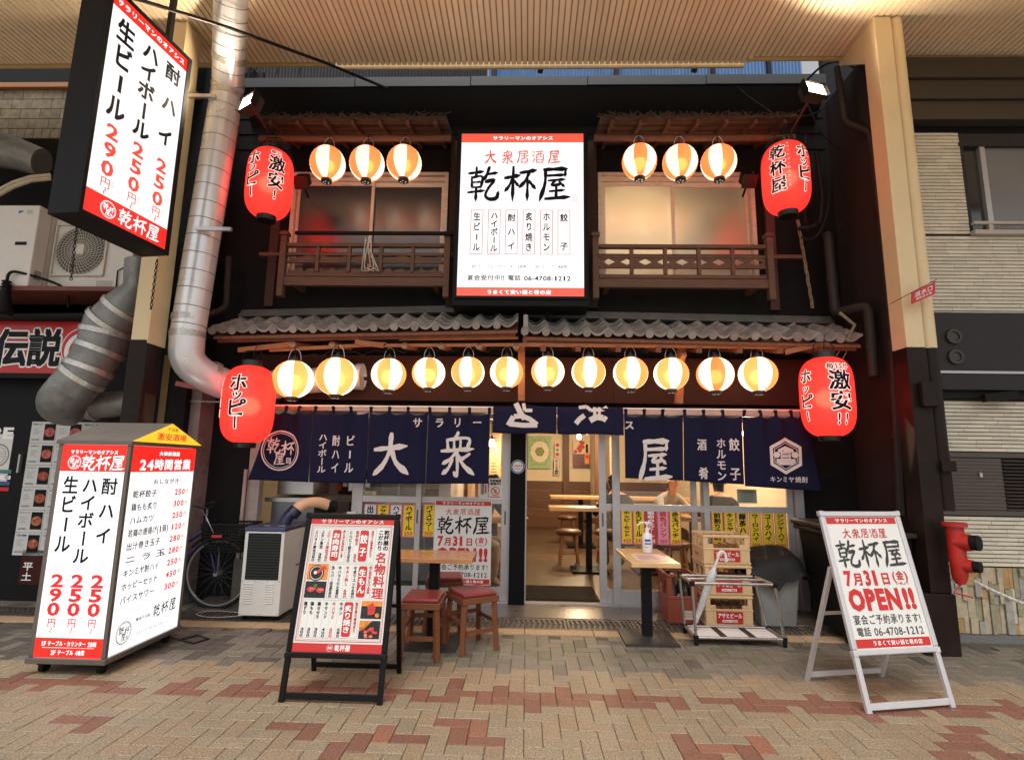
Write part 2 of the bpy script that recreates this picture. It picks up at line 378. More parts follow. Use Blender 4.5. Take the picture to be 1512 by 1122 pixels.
PLAST = M('white_sheet_metal', (.66, .64, .60), .4, var=.05, dirt=.12, dcol=(.4, .37, .33))
NAVY = M('navy_noren_cotton', (.012, .013, .040), .85, var=.14, scale=5, bump=.15, bscale=400)
NWHITE = M('white_noren_print', (.74, .68, .66), .85, var=.04)
INKB = M('black_ink', (.012, .012, .014), .5, var=0)
INKR = M('red_ink', (.50, .020, .018), .5, var=0)
INKW = M('white_ink', (.85, .85, .83), .5, var=0)
INKG = M('grey_ink', (.20, .20, .21), .5, var=0)
PAPER = M('white_paper', (.66, .65, .62), .55, var=.03, scale=3)
CABLE = M('black_cable', (.015, .015, .016), .5, var=.1)
STEEL = M('stainless_steel', (.50, .50, .49), .3, .85, var=.12, scale=4, bump=.05, stretch=(1, 1, 6))
BRICKM = M('old_red_brick', (.20, .055, .035), .85, var=.3, scale=8, bump=.5, bscale=30, isl=.3, dirt=.5)
PLASTER = M('flaking_plaster', (.24, .20, .19), .85, var=.2, scale=4, bump=.4, bscale=15, dirt=.8, dcol=(.06, .045, .04))

# ------------------------------------------------------------------ the setting: street, paving, drain, step, soffit
GY = M('joint_sand', (.10, .088, .068), .9, var=.3, scale=30)
g = MB(); g.quad((-30, -30, -.012), (30, -30, -.012), (30, 12, -.012), (-30, 12, -.012))
pavement = struct(g.build('pavement', GY))
SPK = dict(rough=.55, var=.55, scale=95, nr=(.36, .64), bump=.4, bscale=150, isl=.06, dirt=.42, dcol=(.13, .108, .082), world=True)
PV = [M('paver_tan', (.255, .188, .120), **SPK), M('paver_sand', (.245, .196, .132), **SPK), M('paver_red', (.185, .082, .054), **SPK), M('paver_pale_red', (.25, .108, .068), **SPK),
      M('paver_greige', (.170, .150, .118), **SPK), M('paver_green', (.130, .132, .082), **SPK), M('paver_charcoal', (.088, .075, .062), **SPK), M('paver_grey', (.145, .128, .102), **SPK)]
redpx = [(470,1052,498,1063),(400,1063,463,1090),(490,1079,527,1106),(527,1079,612,1092),(640,1058,672,1072),(672,1070,724,1096),(690,1090,720,1112),(416,1106,520,1122),(1004,1095,1030,1122),(1030,1095,1112,1110),(1100,1097,1133,1122),
         (1415,1076,1450,1088),(1380,1088,1450,1105),(1400,1100,1500,1118),(5,1062,40,1082),(45,1056,135,1068),(90,1066,120,1084),(376,1080,400,1103),(0,1113,40,1122)]
REDR = []
for (a, b, c, d) in redpx:
    p = atZ(a, d, 0); q = atZ(c, b, 0); p2 = atZ(c, d, 0); REDR.append((min(p.x, q.x, p2.x), max(p.x, q.x, p2.x), p.y, q.y))
rp = random.Random(3)
def pcol(x, y):
    gb = -1.16+.035*math.sin(x*9)
    if y > gb:
        r = rp.random(); gr = .22 if -.3 < x < 2.4 else .12
        if x < -1.9: return 6 if r < .45 else (7 if r < .8 else 4)
        return 5 if r < gr*.8 else (6 if r < gr*.8+.06 else (7 if r < gr*.8+.36 else 4))
    if -1.69 < y < -1.51: return 2 if rp.random() < .90 else 1
    if -1.78 < y < -1.42 and rp.random() < .10: return 2
    for (a, b, c, d) in REDR:
        if a < x < b and c < y < d: return 2 if rp.random() < .7 else 3
    if y > -1.46: return 0 if rp.random() < .8 else 1
    if y < -2.55 and rp.random() < .16: return 2
    return 1 if rp.random() < .62 else 0
S_ = .1; J = .0016
def paver_mb(vert, mb=None, cx=0, cy=0, dz=0, tilt=0):
    mb = mb or MB(); w, h = (S_, 2*S_) if vert else (2*S_, S_); hw = w/2-J; hh = h/2-J; b = .0028
    z = dz
    mb.add([(cx-hw, cy-hh, -.03), (cx+hw, cy-hh, -.03), (cx+hw, cy+hh, -.03), (cx-hw, cy+hh, -.03),
            (cx-hw, cy-hh, z-b), (cx+hw, cy-hh, z-b), (cx+hw, cy+hh, z-b), (cx-hw, cy+hh, z-b),
            (cx-hw+b, cy-hh+b, z+tilt), (cx+hw-b, cy-hh+b, z+tilt), (cx+hw-b, cy+hh-b, z-tilt), (cx-hw+b, cy+hh-b, z-tilt)],
           [(0,1,5,4),(1,2,6,5),(2,3,7,6),(3,0,4,7),(4,5,9,8),(5,6,10,9),(6,7,11,10),(7,4,8,11),(8,9,10,11)])
    return mb
pm = {(v, c): paver_mb(v).mesh('paver', PV[c]) for v in (0, 1) for c in range(8)}
allp = []
for i in range(-62, 68):
    for j in range(-44, 1):
        k = (i-j) % 4
        if k == 0: v, cx, cy = 0, (i+1)*S_, (j+.5)*S_
        elif k == 3: v, cx, cy = 1, (i+.5)*S_, (j+1)*S_
        else: continue
        cy -= .33
        if cy+S_/2*(1+v) > -.305: continue
        if cx > 6.6 or cx < -6.1: continue
        allp.append((v, cx, cy, pcol(cx, cy)))
def inview(x, y):
    c = Vector((x, y, 0))-CAM; z = c.dot(_fw)
    if z < .3: return False
    u = 756+805*c.dot(_ax)/z; w = 561+805*c.dot(_dn)/z
    return -10 < u < 1522 and w < 1126
vis = sorted([p for p in allp if inview(p[1], p[2])], key=lambda p: (Vector((p[1], p[2], 0))-CAM).length)
near = vis[:300]; ns = set((p[1], p[2]) for p in near)
for (v, x, y, c) in near:
    o = place('paver', pm[(v, c)], pavement, loc=(x, y, rp.uniform(-.0012, .0012))); o.rotation_euler = (rp.uniform(-.006, .006), rp.uniform(-.004, .004), 0)
mb = MB()
for (v, x, y, c) in allp:
    if (x, y) in ns: continue
    mb.m = c; paver_mb(v, mb, x, y, rp.uniform(-.0012, .0012), rp.uniform(-.0006, .0006))
# darker street paving continues in front of the neighbours, behind the drain line
for i in range(-31, 34):
    for j in range(0, 3):
        x = i*.2+(j % 2)*.1
        if -3.2 < x < 3.3: continue
        mb.m = rp.choice([6, 6, 7, 4]); w = .2
        paver_mb(0, mb, x, .26+j*.1, 0, 0)
stuff(mb.build('paver', PV, pavement))
# the unseen street beyond: a plain sheet, made pale to bounce light upward
SB_ = M('pale_street_bounce', (.46, .38, .29), .6, var=.3, scale=3, bump=.1, isl=0)
struct(MB().add([(-30, -30, -.004), (30, -30, -.004), (30, -4.38, -.004), (-30, -4.38, -.004)], [(0, 1, 2, 3)]).build('street', SB_))
# drain line with ornate cast covers
IRON = M('cast_iron_cover', (.15, .135, .12), .5, .5, var=.25, scale=30, bump=.35, bscale=80, dirt=.4)
TANS = M('tan_kerb_stone', (.42, .29, .17), .6, var=.2, scale=40, bump=.2, bscale=100, dirt=.25)
def cover(w):
    m = MB(); y0, y1 = -.14, .2; m.box(0, w-.012, y0, y1, -.03, -.014)
    m.box(0, w-.012, y0, y0+.035, -.014, 0); m.box(0, w-.012, y1-.035, y1, -.014, 0); m.box(0, .02, y0+.035, y1-.035, -.014, 0); m.box(w-.032, w-.012, y0+.035, y1-.035, -.014, 0)
    n = int((w-.06)/.047)
    for i in range(n):
        x = .03+i*(w-.06)/n; m.add([(x, y0+.035, 0), (x+.02, y0+.035, 0), (x+.034, .03, 0), (x+.02, y1-.035, 0), (x, y1-.035, 0), (x+.014, .03, 0),
                                     (x, y0+.035, -.014), (x+.02, y0+.035, -.014), (x+.034, .03, -.014), (x+.02, y1-.035, -.014), (x, y1-.035, -.014), (x+.014, .03, -.014)],
                                    [(0,1,2,5),(5,2,3,4),(6,7,1,0),(7,8,2,1),(8,9,3,2),(10,11,5,4),(11,6,0,5)])
        m.box(x+.012, x+.030, .02, .045, -.001, .004)
    return m.mesh('drain_cover', IRON)
cme = cover(.6)
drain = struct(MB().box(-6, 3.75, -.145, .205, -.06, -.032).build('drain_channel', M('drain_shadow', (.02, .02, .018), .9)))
for i in range(15): place('drain_cover', cme, drain, loc=(-5.61+i*.6, 0, 0))
for i in range(16): MB().box(-6+i*.6, -6+i*.6+.594, -.302, -.148, -.03, .001).build('kerb_stone', TANS, drain, bev=.003)
STEP = M('wet_dark_stone', (.12, .105, .095), .28, var=.35, scale=3, bump=.1, bscale=40, dirt=.4, dcol=(.05, .045, .04))
m = MB(); m.add([(-3.3, .21, -.02), (3.4, .21, -.02), (3.4, .21, .004), (-3.3, .21, .004), (3.4, .52, .04), (-3.3, .52, .04), (3.4, .66, .042), (-3.3, .66, .042)], [(0, 1, 2, 3), (3, 2, 4, 5), (5, 4, 6, 7)])
struct(m.build('door_step', STEP))
# ribbed arcade soffit
CZ = 5.754
m = MB(); m.box(-9, 9, -3.4, .0, CZ+.012, CZ+.05); sof = struct(m.build('arcade_soffit', CEILD))
m = MB(); x = -8.8; rs = random.Random(5); 
edge = lambda x: (-.02 if x < -2.17 else (.03 if x < 2.3 else -.07))
while x < 8.8:
    w = .052
    pass_ = x-.02
    y1 = edge(x)
    m.add([(x, -3.4, CZ+.03), (x+.004, -3.4, CZ), (x+w-.004, -3.4, CZ), (x+w, -3.4, CZ+.03), (x, y1, CZ+.03), (x+.004, y1, CZ), (x+w-.004, y1, CZ), (x+w, y1, CZ+.03)],
          [(0,1,5,4),(1,2,6,5),(2,3,7,6),(4,5,6,7)])
    x += .060
stuff(m.build('soffit_rib', CEIL, sof))
EDG = M('soffit_edge_trim', (.50, .36, .18), .5, var=.1)
for a, b, y in ((-9, -2.17, .0), (-2.17, 2.3, .05), (2.3, 9, -.05)): MB().box(a+.002, b-.002, y, y+.02, CZ-.028, CZ+.06).build('edge_trim', EDG, sof)
MB().box(-9, 9, -3.42, -3.401, CZ-.1, CZ+.3).build('fascia', EDG, sof)

# ------------------------------------------------------------------ the two arcade pillars
def pillar(sx, label):
    t = thing('arcade_pillar', label, 'pillar', (sx, -.5, 0), group='cream and brown arcade pillars')
    x0, x1 = -.08, .08
    MB().box(x0, x1, -.09, .10, 2.5, CZ-.012).build('upper_shaft', CREAM, t, bev=.006)
    m = MB(); m.box(x0-.004, x1+.004, -.094, .104, .471, 2.5); m.build('lower_shaft', PBRN, t, bev=.006)
    m = MB(); m.prism([(x0-.10, -.12, 0), (x1+.012, -.12, 0), (x1+.012, .14, 0), (x0-.10, .14, 0)], (0, 0, .47)); m.build('plinth', PBRN, t, bev=.008)
    return t
pr = pillar(3.357, 'cream arcade pillar with dark brown foot and a pipe, right of the shop')
m = MB(); m.tube([(.150, -.03, 2.5), (.150, -.03, CZ-.012)], .062, 18); m.build('drain_pipe', CREAM, pr, smooth=True)
m = MB(); m.tube([(.150, -.03, 1.12), (.150, -.03, 2.498)], .064, 18); m.build('drain_pipe', PBRN, pr, smooth=True)
MB().box(-.03, .11, -.155, -.106, 1.98, 2.19).build('meter_box', PBRN, pr, bev=.006)
MB().box(.08, .20, -.135, -.112, 1.44, 1.53).build('pipe_bracket', PBRN, pr, bev=.004)
MB().prism([(-.078, .101, CZ-.36), (-.078, .101, CZ-.014), (-.078, .50, CZ-.014), (-.078, .50, CZ-.06)], (.15, 0, 0)).build('bracket', CREAM, pr)
pl = pillar(-3.51, 'cream arcade pillar with dark reddish foot, behind the street lightbox on the left')
MB().box(.085, .093, -.11, .13, 2.47, CZ-.02).build('flange', CREAM, pl, bev=.002)
MB().box(-.13, -.086, -.02, .1, 1.6, CZ-.02).build('flange', M('ochre_strip', (.30, .19, .07), .6), pl)
# red fire main sign tied to the right pillar
s = thing('fire_main_sign', 'small red tilted plate with white writing wired to the right pillar', 'sign', (0, 0, 0))
a = atY(1347, 449, -.72); b = atY(1347, 431, -.72); c = atY(1381, 416, -.72); d = atY(1381, 434, -.72)
u = (d-a).normalized(); n = Vector((0, -1, 0)); m = MB(); m.prism([a, d, c, b], (0, .012, 0)); m.build('plate', M('red_enamel', (.50, .02, .025), .35), s)
sh = Sheet(a, u, (b-a)); W_ = (d-a).length; Hh = (b-a).length
sh.h('送水口', W_/2, Hh*.62, W_*.8, Hh*.45, INKW, .01); sh.h('連結送水管', W_/2, Hh*.25, W_*.7, Hh*.2, INKW, .01); sh.done(s)
MB().tube([atY(1314, 449, -.72), atY(1350, 430, -.725), atY(1383, 413, -.70)], .003, 6).build('wire', CABLE, s)
# fire hydrant inlet on right pillar
h = thing('fire_hydrant_inlet', 'red twin outlet standpipe with black capped hose inlets beside the right pillar', 'hydrant', (3.42, -.72, -.09))
RED = M('red_valve_paint', (.45, .02, .015), .35, var=.2, scale=9, dirt=.35)
m = MB(); m.tube([(0, 0, 1.13), (0, 0, 1.10)], .085, 20); m.tube([(0, 0, 1.12), (0, 0, .82)], [.06, .06], 18); m.tube([(0, 0, .86), (0, 0, .72), (0, 0, .66)], [.06, .055, .03], 16); m.build('body', RED, h, smooth=True)
for z, r, L in ((.98, .058, .20), (.80, .042, .17)):
    m = MB(); m.tube([(0, 0, z), (.055, -.075, z+.005)], r+.008, 16); m.build('branch', RED, h, smooth=True)
    m = MB(); a_ = Vector((.055, -.075, z+.005)); d_ = Vector((.5, -.85, .03)).normalized(); m.tube([a_, a_+d_*L*.28], r, 18); m.tube([a_+d_*L*.28, a_+d_*L*.29], [r*.99, r*.7], 18); m.build('hose_cap', BLK, h, smooth=True)
m = MB(); m.tube([(0, 0, .66), (-.08, -.03, .60), (.05, -.04, .57)], .008, 6); m.build('handle', RED, h)
# twisted white rope chain hung from hydrant to the right
ROPE = M('white_twisted_rope', (.62, .60, .54), .7, var=.15)
m = MB()
for ph in (0, PI):
    pts = []
    for i in range(90):
        t = i/89; p = Vector((3.50+1.35*t, -.74+.35*t, .60-.62*t+.22*t*t)); p += Vector((0, math.cos(i*.9+ph), math.sin(i*.9+ph)))*.008; pts.append(p)
    m.tube(pts, .0065, 6)
tag(m.build('rope', ROPE), 'white twisted rope sagging from the red hydrant inlet to the right', 'rope')
# ------------------------------------------------------------------ izakaya building
B = thing('izakaya_building', 'two storey black walled wooden tavern with tiled eaves and aluminium sliding doors', 'building', (0, .6, 0))
def BB(mb, name, mat, par=None, **k):
    par = par or B
    mb.v = [(x, y-.6, z) for x, y, z in mb.v]
    return mb.build(name, mat, par, **k)
YW = .6
m = MB(); WL = (-2.78, -.95, 3.42, 4.80); WR = (.78, 2.56, 3.42, 4.80)
m.box(-3.55, 3.45, YW, .8, 2.06, 3.42); m.box(-3.55, 3.45, YW, .8, 4.80, 5.95)
for a, b in ((-3.55, WL[0]), (WL[1], WR[0]), (WR[1], 3.45)): m.box(a, b, YW, .8, 3.42, 4.80)
m.box(-3.55, -3.02, YW, .8, 0, 2.06); m.box(2.89, 3.45, YW, .8, 0, 2.06)
BB(m, 'wall', BLKW)
# projecting side walls
BB(MB().box(3.46, 3.60, -.22, .8, 0, 5.7), 'side_wall', M('brown_side_wall', (.035, .026, .024), .7, var=.2, scale=3, bump=.1, dirt=.3))
BB(MB().box(-3.70, -3.56, .25, .8, 0, 5.7), 'side_wall', BLKW)
# horizontal board joints of the upper wall
for z in (5.1, 5.3, 5.5, 5.7): BB(MB().box(-3.5, 3.4, YW-.012, YW-.001, z, z+.012), 'batten', BLK)
# posts framing the sign bay
for x in (-.86, .70): BB(MB().box(x-.06, x+.06, .50, .599, 3.16, 5.15), 'post', DKWOOD, bev=.004)
for x in (-2.93, 2.70): BB(MB().box(x-.05, x+.05, .54, .599, 3.16, 5.0), 'post', M('red_brown_post', (.06, .02, .014), .6, bump=.2), bev=.004)
# gutter flashing below the corrugated parapet
FLASH = M('grey_flashing', (.022, .023, .025), .45, .3, var=.12)
zt = atY(756, 114, .3).z; zb = atY(756, 128, .3).z
for i in range(5):
    x0 = -3.35+i*1.33; BB(MB().box(x0, x0+1.325, .28, .42, zb+(x0*.004), zt+(x0*.004)), 'flashing', FLASH, bev=.004)
m = MB(); m.add([(-3.35, .30, zb-.004), (3.3, .30, zb-.004), (3.3, .46, zb-.17), (-3.35, .46, zb-.17), (-3.35, .6, zb-.3), (3.3, .6, zb-.3)], [(0, 1, 2, 3), (3, 2, 5, 4)]); BB(m, 'fascia', BLK)
# corrugated sheets above
def corr(x0, x1, mat, y=.95, z0=5.85, z1=7.3, p=.042):
    m = MB(); n = int((x1-x0)/p*4); pts = [(x0+(x1-x0)*i/n, y+.010*math.sin(2*PI*i/4+.4)) for i in range(n+1)]
    m.add([(a, b, z0) for a, b in pts]+[(a, b, z1) for a, b in pts], [(i, i+1, i+n+2, i+n+1) for i in range(n)]); return m
BB(corr(-.55, 3.40, None), 'corrugated_sheet', M('blue_corrugated_plastic', (.07, .16, .34), .35, var=.25, scale=2, stretch=(3, 1, .4)))
BB(corr(-3.55, -.56, None), 'corrugated_sheet', M('black_corrugated_sheet', (.02, .021, .024), .4, .3, var=.3))
for x in (-.5, 1.05, 2.25, 2.95): BB(MB().box(x, x+.05, .90, .935, 5.9, 7.2), 'strut', BLK)
for x in (.1, 1.9): BB(MB().bar((x, .5, 6.02), (x+.06, .35, 6.28), .05, .05), 'bracket', BLK)
# ---- tiled eave: left and right halves
def tile_mesh(eave):
    m = MB(); w = .212; L = .23; n = 10; prof = []
    for i in range(n+1):
        t = i/n; z = .040*math.cos(t*2*PI)*(1 if t < .25 or t > .75 else .5); prof.append((t*w, z))
    top = []; 
    for y in (0, L): top += [(x, y, z+.006+(.012 if y == 0 else 0)) for x, z in prof]
    bot = [(x, y, z-.016) for x, y, z in top]
    N = n+1; f = []
    for i in range(n):
        f += [(i, i+1, N+i+1, N+i), (2*N+i+1, 2*N+i, 3*N+i, 3*N+i+1), (2*N+i, 2*N+i+1, i+1, i)]
    m.add(top+bot, f)
    if eave:
        m.tube([(0.0, -.022, .004), (0.0, .05, .010)], .039, 16)
        fr = [(x, -.004, z+.018) for x, z in prof]; m.add(fr+[(x, y, z-.024) for x, y, z in fr]+[(x, .008, z) for x, y, z in fr]+[(x, .008, z-.024) for x, y, z in fr],
              [(N+i, N+i+1, i+1, i) for i in range(n)]+[(N+i+1, N+i, 3*N+i, 3*N+i+1) for i in range(n)])
    return m.mesh('roof_tile', TILE)
te, tp = tile_mesh(True), tile_mesh(False)
for me in (te, tp): me.polygons.foreach_set('use_smooth', [True]*len(me.polygons)); me.set_sharp_from_angle(angle=R(45))
roofs = []; RIDGE = M('dark_ridge_tile', (.10, .10, .095), .5, var=.3, scale=6, bump=.3, dirt=.4, dcol=(.2, .19, .17))
for (x0, n, zf, sl) in ((-3.20, 15, lambda x: 2.735+(x+3.1)*.030, 0), (-.035, 16, lambda x: 2.755-(x)*.014, 1)):
    m = MB(); x1 = x0+n*.206; m.prism([(x0, .02, zf(x0)-.05), (x0, .62, zf(x0)+.27), (x0, .62, zf(x0)+.22), (x0, .02, zf(x0)-.08)], (x1-x0, 0, zf(x1)-zf(x0)))
    roof = BB(m, 'eave_roof', REDW); roofs.append(roof)
    for i in range(n):
        for r in range(4):
            x = x0+i*.206; y = .0+r*.158; z = zf(x)+r*.075
            o = place('roof_tile', te if r == 0 else tp, roof, loc=(x+random.uniform(-.004, .004), y-.6+random.uniform(-.006, .006), z+random.uniform(-.004, .004)))
            o.rotation_euler = (R(25.5)+random.uniform(-.02, .02), random.uniform(-.012, .012)-(.030 if sl == 0 else -.014), random.uniform(-.015, .015))
    m = MB(); yy = .52
    for k, (a, b, c) in enumerate(((.46, .62, .04), (.49, .62, .04), (.52, .62, .045))):
        zz = .285+k*.034
        m.prism([(x0-.02, a, zf(x0)+zz), (x0-.02, b, zf(x0)+zz), (x0-.02, b, zf(x0)+zz+.028), (x0-.02, a+.01, zf(x0)+zz+.028)], (x1-x0+.04, 0, zf(x1)-zf(x0)))
    o = BB(m, 'ridge_course', RIDGE, roof, bev=.004); o.parent = roof
    # sawn rafter boards and battens below
    BB(MB().prism([(x0+.02, .06, zf(x0)-.10), (x0+.02, .09, zf(x0)-.10), (x0+.02, .09, zf(x0)-.045), (x0+.02, .06, zf(x0)-.045)], (x1-x0-.04, 0, zf(x1)-zf(x0))), 'eave_board', REDW, roof)
BB(MB().box(-.052, -.005, -.02, .6, 2.76, 2.93), 'end_tile', TILE, roofs[0], bev=.01)
for X in (-2.37, -1.97, -1.24, -.87, -.49, -.12):
    m = MB(); m.cyl((X, -.005, 2.60), (X, .55, 2.70), .033, 12); o = BB(m, 'rafter_log', REDW, smooth=True)
    m = MB(); m.disc((X, -.008, 2.60), .033, (0, -1, .1), 12); BB(m, 'log_end', LOG)
for i, X in enumerate((.15, .5, .9, 1.3, 1.7, 2.1, 2.5, 2.9)):
    BB(MB().bar((X, .05, 2.60), (X, .58, 2.74), .05, .06), 'rafter', REDW)
zz = lambda px, py, y: atY(px, py, y)
BB(MB().bar(zz(352, 517, .03), zz(432, 508, .03), .03, .045), 'batten', ORW)
BB(MB().bar(zz(398, 517, .06), zz(570, 508, .06), .025, .03), 'batten', ORW)
BB(MB().bar(zz(525, 505, .02), zz(566, 510, .02), .03, .045), 'batten', ORW)
BB(MB().bar(zz(560, 510, .06), zz(765, 509, .06), .025, .028), 'batten', ORW)
BB(MB().bar(zz(590, 501, .09), zz(765, 499, .09), .025, .022), 'batten', ORW)
BB(MB().bar(zz(765, 509, .06), zz(1215, 513, .06), .025, .032), 'batten', ORW)
for k in range(11):
    a = 772+k*39; BB(MB().bar(zz(a, 502+k*.4, .09), zz(a+33, 502+k*.4, .09), .025, .05), 'eave_board', ORW)
BB(MB().bar(zz(1160, 520, .04), zz(1222, 505, .04), .03, .05), 'batten', ORW)
BB(MB().bar(zz(770, 508, .28), zz(770, 592, .28), .07, .08, (0, 1, 0)), 'eave_post', ORW, bev=.003)
BB(MB().bar(zz(1006, 512, .28), zz(1002, 596, .28), .07, .08, (0, 1, 0)), 'eave_post', ORW, bev=.003)
BB(MB().bar(zz(1010, 522, .10), zz(1000, 540, .3), .05, .05), 'eave_brace', ORW)
BB(MB().box(-3.0, 3.2, .50, .598, 2.11, 2.60), 'signboard', M('dark_maroon_board', (.045, .018, .014), .6, var=.2, scale=4, bump=.08))
BB(MB().box(.85+.06, .85+.064, .497, .4995, 2.11, 2.60), 'joint', BLK)
# ---- upper windows
WOODF = M('pale_window_wood', (.72, .60, .48), .55, var=.2, scale=8, bump=.1, stretch=(1, 1, 6), dirt=.25, dcol=(.2, .14, .1))
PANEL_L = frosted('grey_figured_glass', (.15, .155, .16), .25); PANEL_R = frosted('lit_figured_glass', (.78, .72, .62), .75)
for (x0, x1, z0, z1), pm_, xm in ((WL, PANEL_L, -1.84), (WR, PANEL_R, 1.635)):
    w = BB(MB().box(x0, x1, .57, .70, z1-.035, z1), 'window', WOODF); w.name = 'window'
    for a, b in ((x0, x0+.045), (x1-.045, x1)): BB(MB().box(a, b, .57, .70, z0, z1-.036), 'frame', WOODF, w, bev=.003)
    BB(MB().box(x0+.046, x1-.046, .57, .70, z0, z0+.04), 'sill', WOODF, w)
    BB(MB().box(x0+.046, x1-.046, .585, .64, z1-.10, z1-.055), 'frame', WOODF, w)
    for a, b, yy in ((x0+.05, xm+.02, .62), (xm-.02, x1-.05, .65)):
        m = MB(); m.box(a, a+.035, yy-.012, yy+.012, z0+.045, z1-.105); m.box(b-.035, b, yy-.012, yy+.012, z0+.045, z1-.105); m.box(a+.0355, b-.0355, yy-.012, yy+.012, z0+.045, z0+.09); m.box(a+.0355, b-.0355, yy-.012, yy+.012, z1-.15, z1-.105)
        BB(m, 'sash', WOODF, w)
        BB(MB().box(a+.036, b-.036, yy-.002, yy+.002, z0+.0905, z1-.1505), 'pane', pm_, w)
# room behind the right upper window, lit by a warm bulb
BB(MB().box(-3.5, 3.4, 2.4, 2.5, 2.9, 5.9), 'inner_wall', M('cream_plaster', (.62, .50, .34), .8, var=.08))
BB(MB().box(-.1, 0, .81, 2.39, 2.9, 5.9), 'inner_wall', MATS['cream_plaster'])
BB(MB().box(-3.5, 3.4, .81, 2.4, 3.0, 3.1), 'upper_floor', DKWOOD)
def bulb(name, label, loc, e, col=(1, .72, .44), r=.05, cord=.5, en=1.0, group=None):
    t = thing(name, label, 'lamp', loc, group=group)
    m = MB(); m.lathe([(0.001, -r), (r*.7, -r*.75), (r, 0), (r*.75, r*.7), (r*.35, r*1.3), (.001, r*1.3)], 16); o = m.build('bulb', M('lamp_glow', (1, 1, 1), emit=(1, .72, .42), es=14), t, smooth=True)
    m = MB(); m.cyl((0, 0, r*1.35), (0, 0, r*2.2), r*.4, 10); m.cyl((0, 0, r*2.2), (0, 0, cord), .005, 6); m.build('socket', BLK, t)
    L = bpy.data.lights.new('bulb_light', 'POINT'); L.energy = e; L.color = col; L.shadow_soft_size = r; lo = bpy.data.objects.new('bulb_light', L); COL.objects.link(lo); lo.parent = t; lo.location = (0, -r*1.6, -r*1.2)
    return t
bulb('pendant_lamp', 'warm bulb glowing behind the frosted right upstairs window', (1.22, 1.02, 4.22), 30, col=(1, .78, .50), cord=1.2)
# ---- balcony railings
def balcony(x0, x1, deco):
    r = BB(MB().box(x0, x1, .29, .35, 3.325, 3.418), 'balcony_railing', BALW)
    for x, lo, hi in ((x0-.03, 3.20, 3.88), (x1+.03, 3.20, 3.88)):
        m = MB(); m.box(x-.033, x+.033, .275, .35, lo, hi); m.box(x-.045, x+.045, .265, .355, hi+.012, hi+.05); m.add([(x-.045, .265, hi+.051), (x+.045, .265, hi+.051), (x+.045, .355, hi+.051), (x-.045, .355, hi+.051), (x, .31, hi+.08)], [(0,1,4),(1,2,4),(2,3,4),(3,0,4)]); m.box(x-.03, x+.03, .28, .34, hi, hi+.012)
        BB(m, 'newel_post', BALW, r, bev=.003)
    BB(MB().box(x0+.011, x1-.011, .285, .345, 3.765, 3.805), 'handrail', BALW, r, bev=.003)
    BB(MB().box(x0+.011, x1-.011, .30, .335, 3.43, 3.47), 'bottom_rail', BALW, r)
    for z in ((3.60, 3.685) if not deco else ()): BB(MB().box(x0+.011, x1-.011, .305, .33, z-.015, z+.012), 'rail', BALW, r)
    if deco:
        for z in (3.555, 3.675): BB(MB().box(x0+.011, x1-.011, .305, .33, z-.012, z+.012), 'rail', BALW, r)
    n = 5
    for i in range(1, n):
        x = x0+(x1-x0)*i/n; BB(MB().box(x-.019, x+.019, .296, .34, 3.476, 3.764), 'baluster', BALW, r, bev=.002)
    if deco:   # pierced board with lozenge openings
        m = MB(); z0, z1, zc = 3.5675, 3.6625, 3.615
        k = 9; step = (x1-x0-.03)/k
        for i in range(k):
            a = x0+.015+i*step; b = a+step; c = (a+b)/2; q = step*.36
            for (p) in ([(a, z0), (b, z0), (c, z0+.012), (c-q, zc), (a, zc)], [(b, z0), (b, zc), (c+q, zc), (c, z0+.012)], [(a, zc), (c-q, zc), (c, z1-.012), (b, z1), (a, z1)], [(c, z1-.012), (c+q, zc), (b, zc), (b, z1)]):
                m.prism([(x, .312, z) for x, z in p], (0, .008, 0))
        BB(m, 'pierced_board', BALW, r)
    else:
        for i in range(5):
            a = x0+(x1-x0)*i/5+.03; b = x0+(x1-x0)*(i+1)/5-.03
            m = MB(); pts = [(a, 3.476), (b, 3.476)]+[(b+(a-b)*t/8, 3.51+.02*math.sin(t*1.7+i)+.01*math.cos(t*3)) for t in range(9)]
            m.prism([(x, .312, z) for x, z in pts], (0, .008, 0)); BB(m, 'wavy_board', BALW, r)
            m = MB(); pts = [(a, 3.613), (b, 3.613)]+[(b+(a-b)*t/8, 3.655+.014*math.sin(t*PI/4+i*2)) for t in range(9)]
            m.prism([(x, .312, z) for x, z in pts], (0, .008, 0)); BB(m, 'wavy_board', BALW, r)
    for x in (x0+.1, x1-.1): BB(MB().box(x-.03, x+.03, .351, .6, 3.335, 3.39), 'balcony_joist', BALW, r)
    BB(MB().box(x0-.35 if x0 < 0 else x0-.05, x1+.1 if x0 < 0 else x1+.42, .40, .43, 3.70, 3.74), 'cross_pole', BALW, r)
    return r
b1 = balcony(-2.66, -.92, False); b2 = balcony(.74, 2.53, True)
BB(MB().cyl((-2.55, .25, 3.90), (-.72, .25, 3.90), .022, 10), 'drying_pole', BLK, b1, smooth=True)
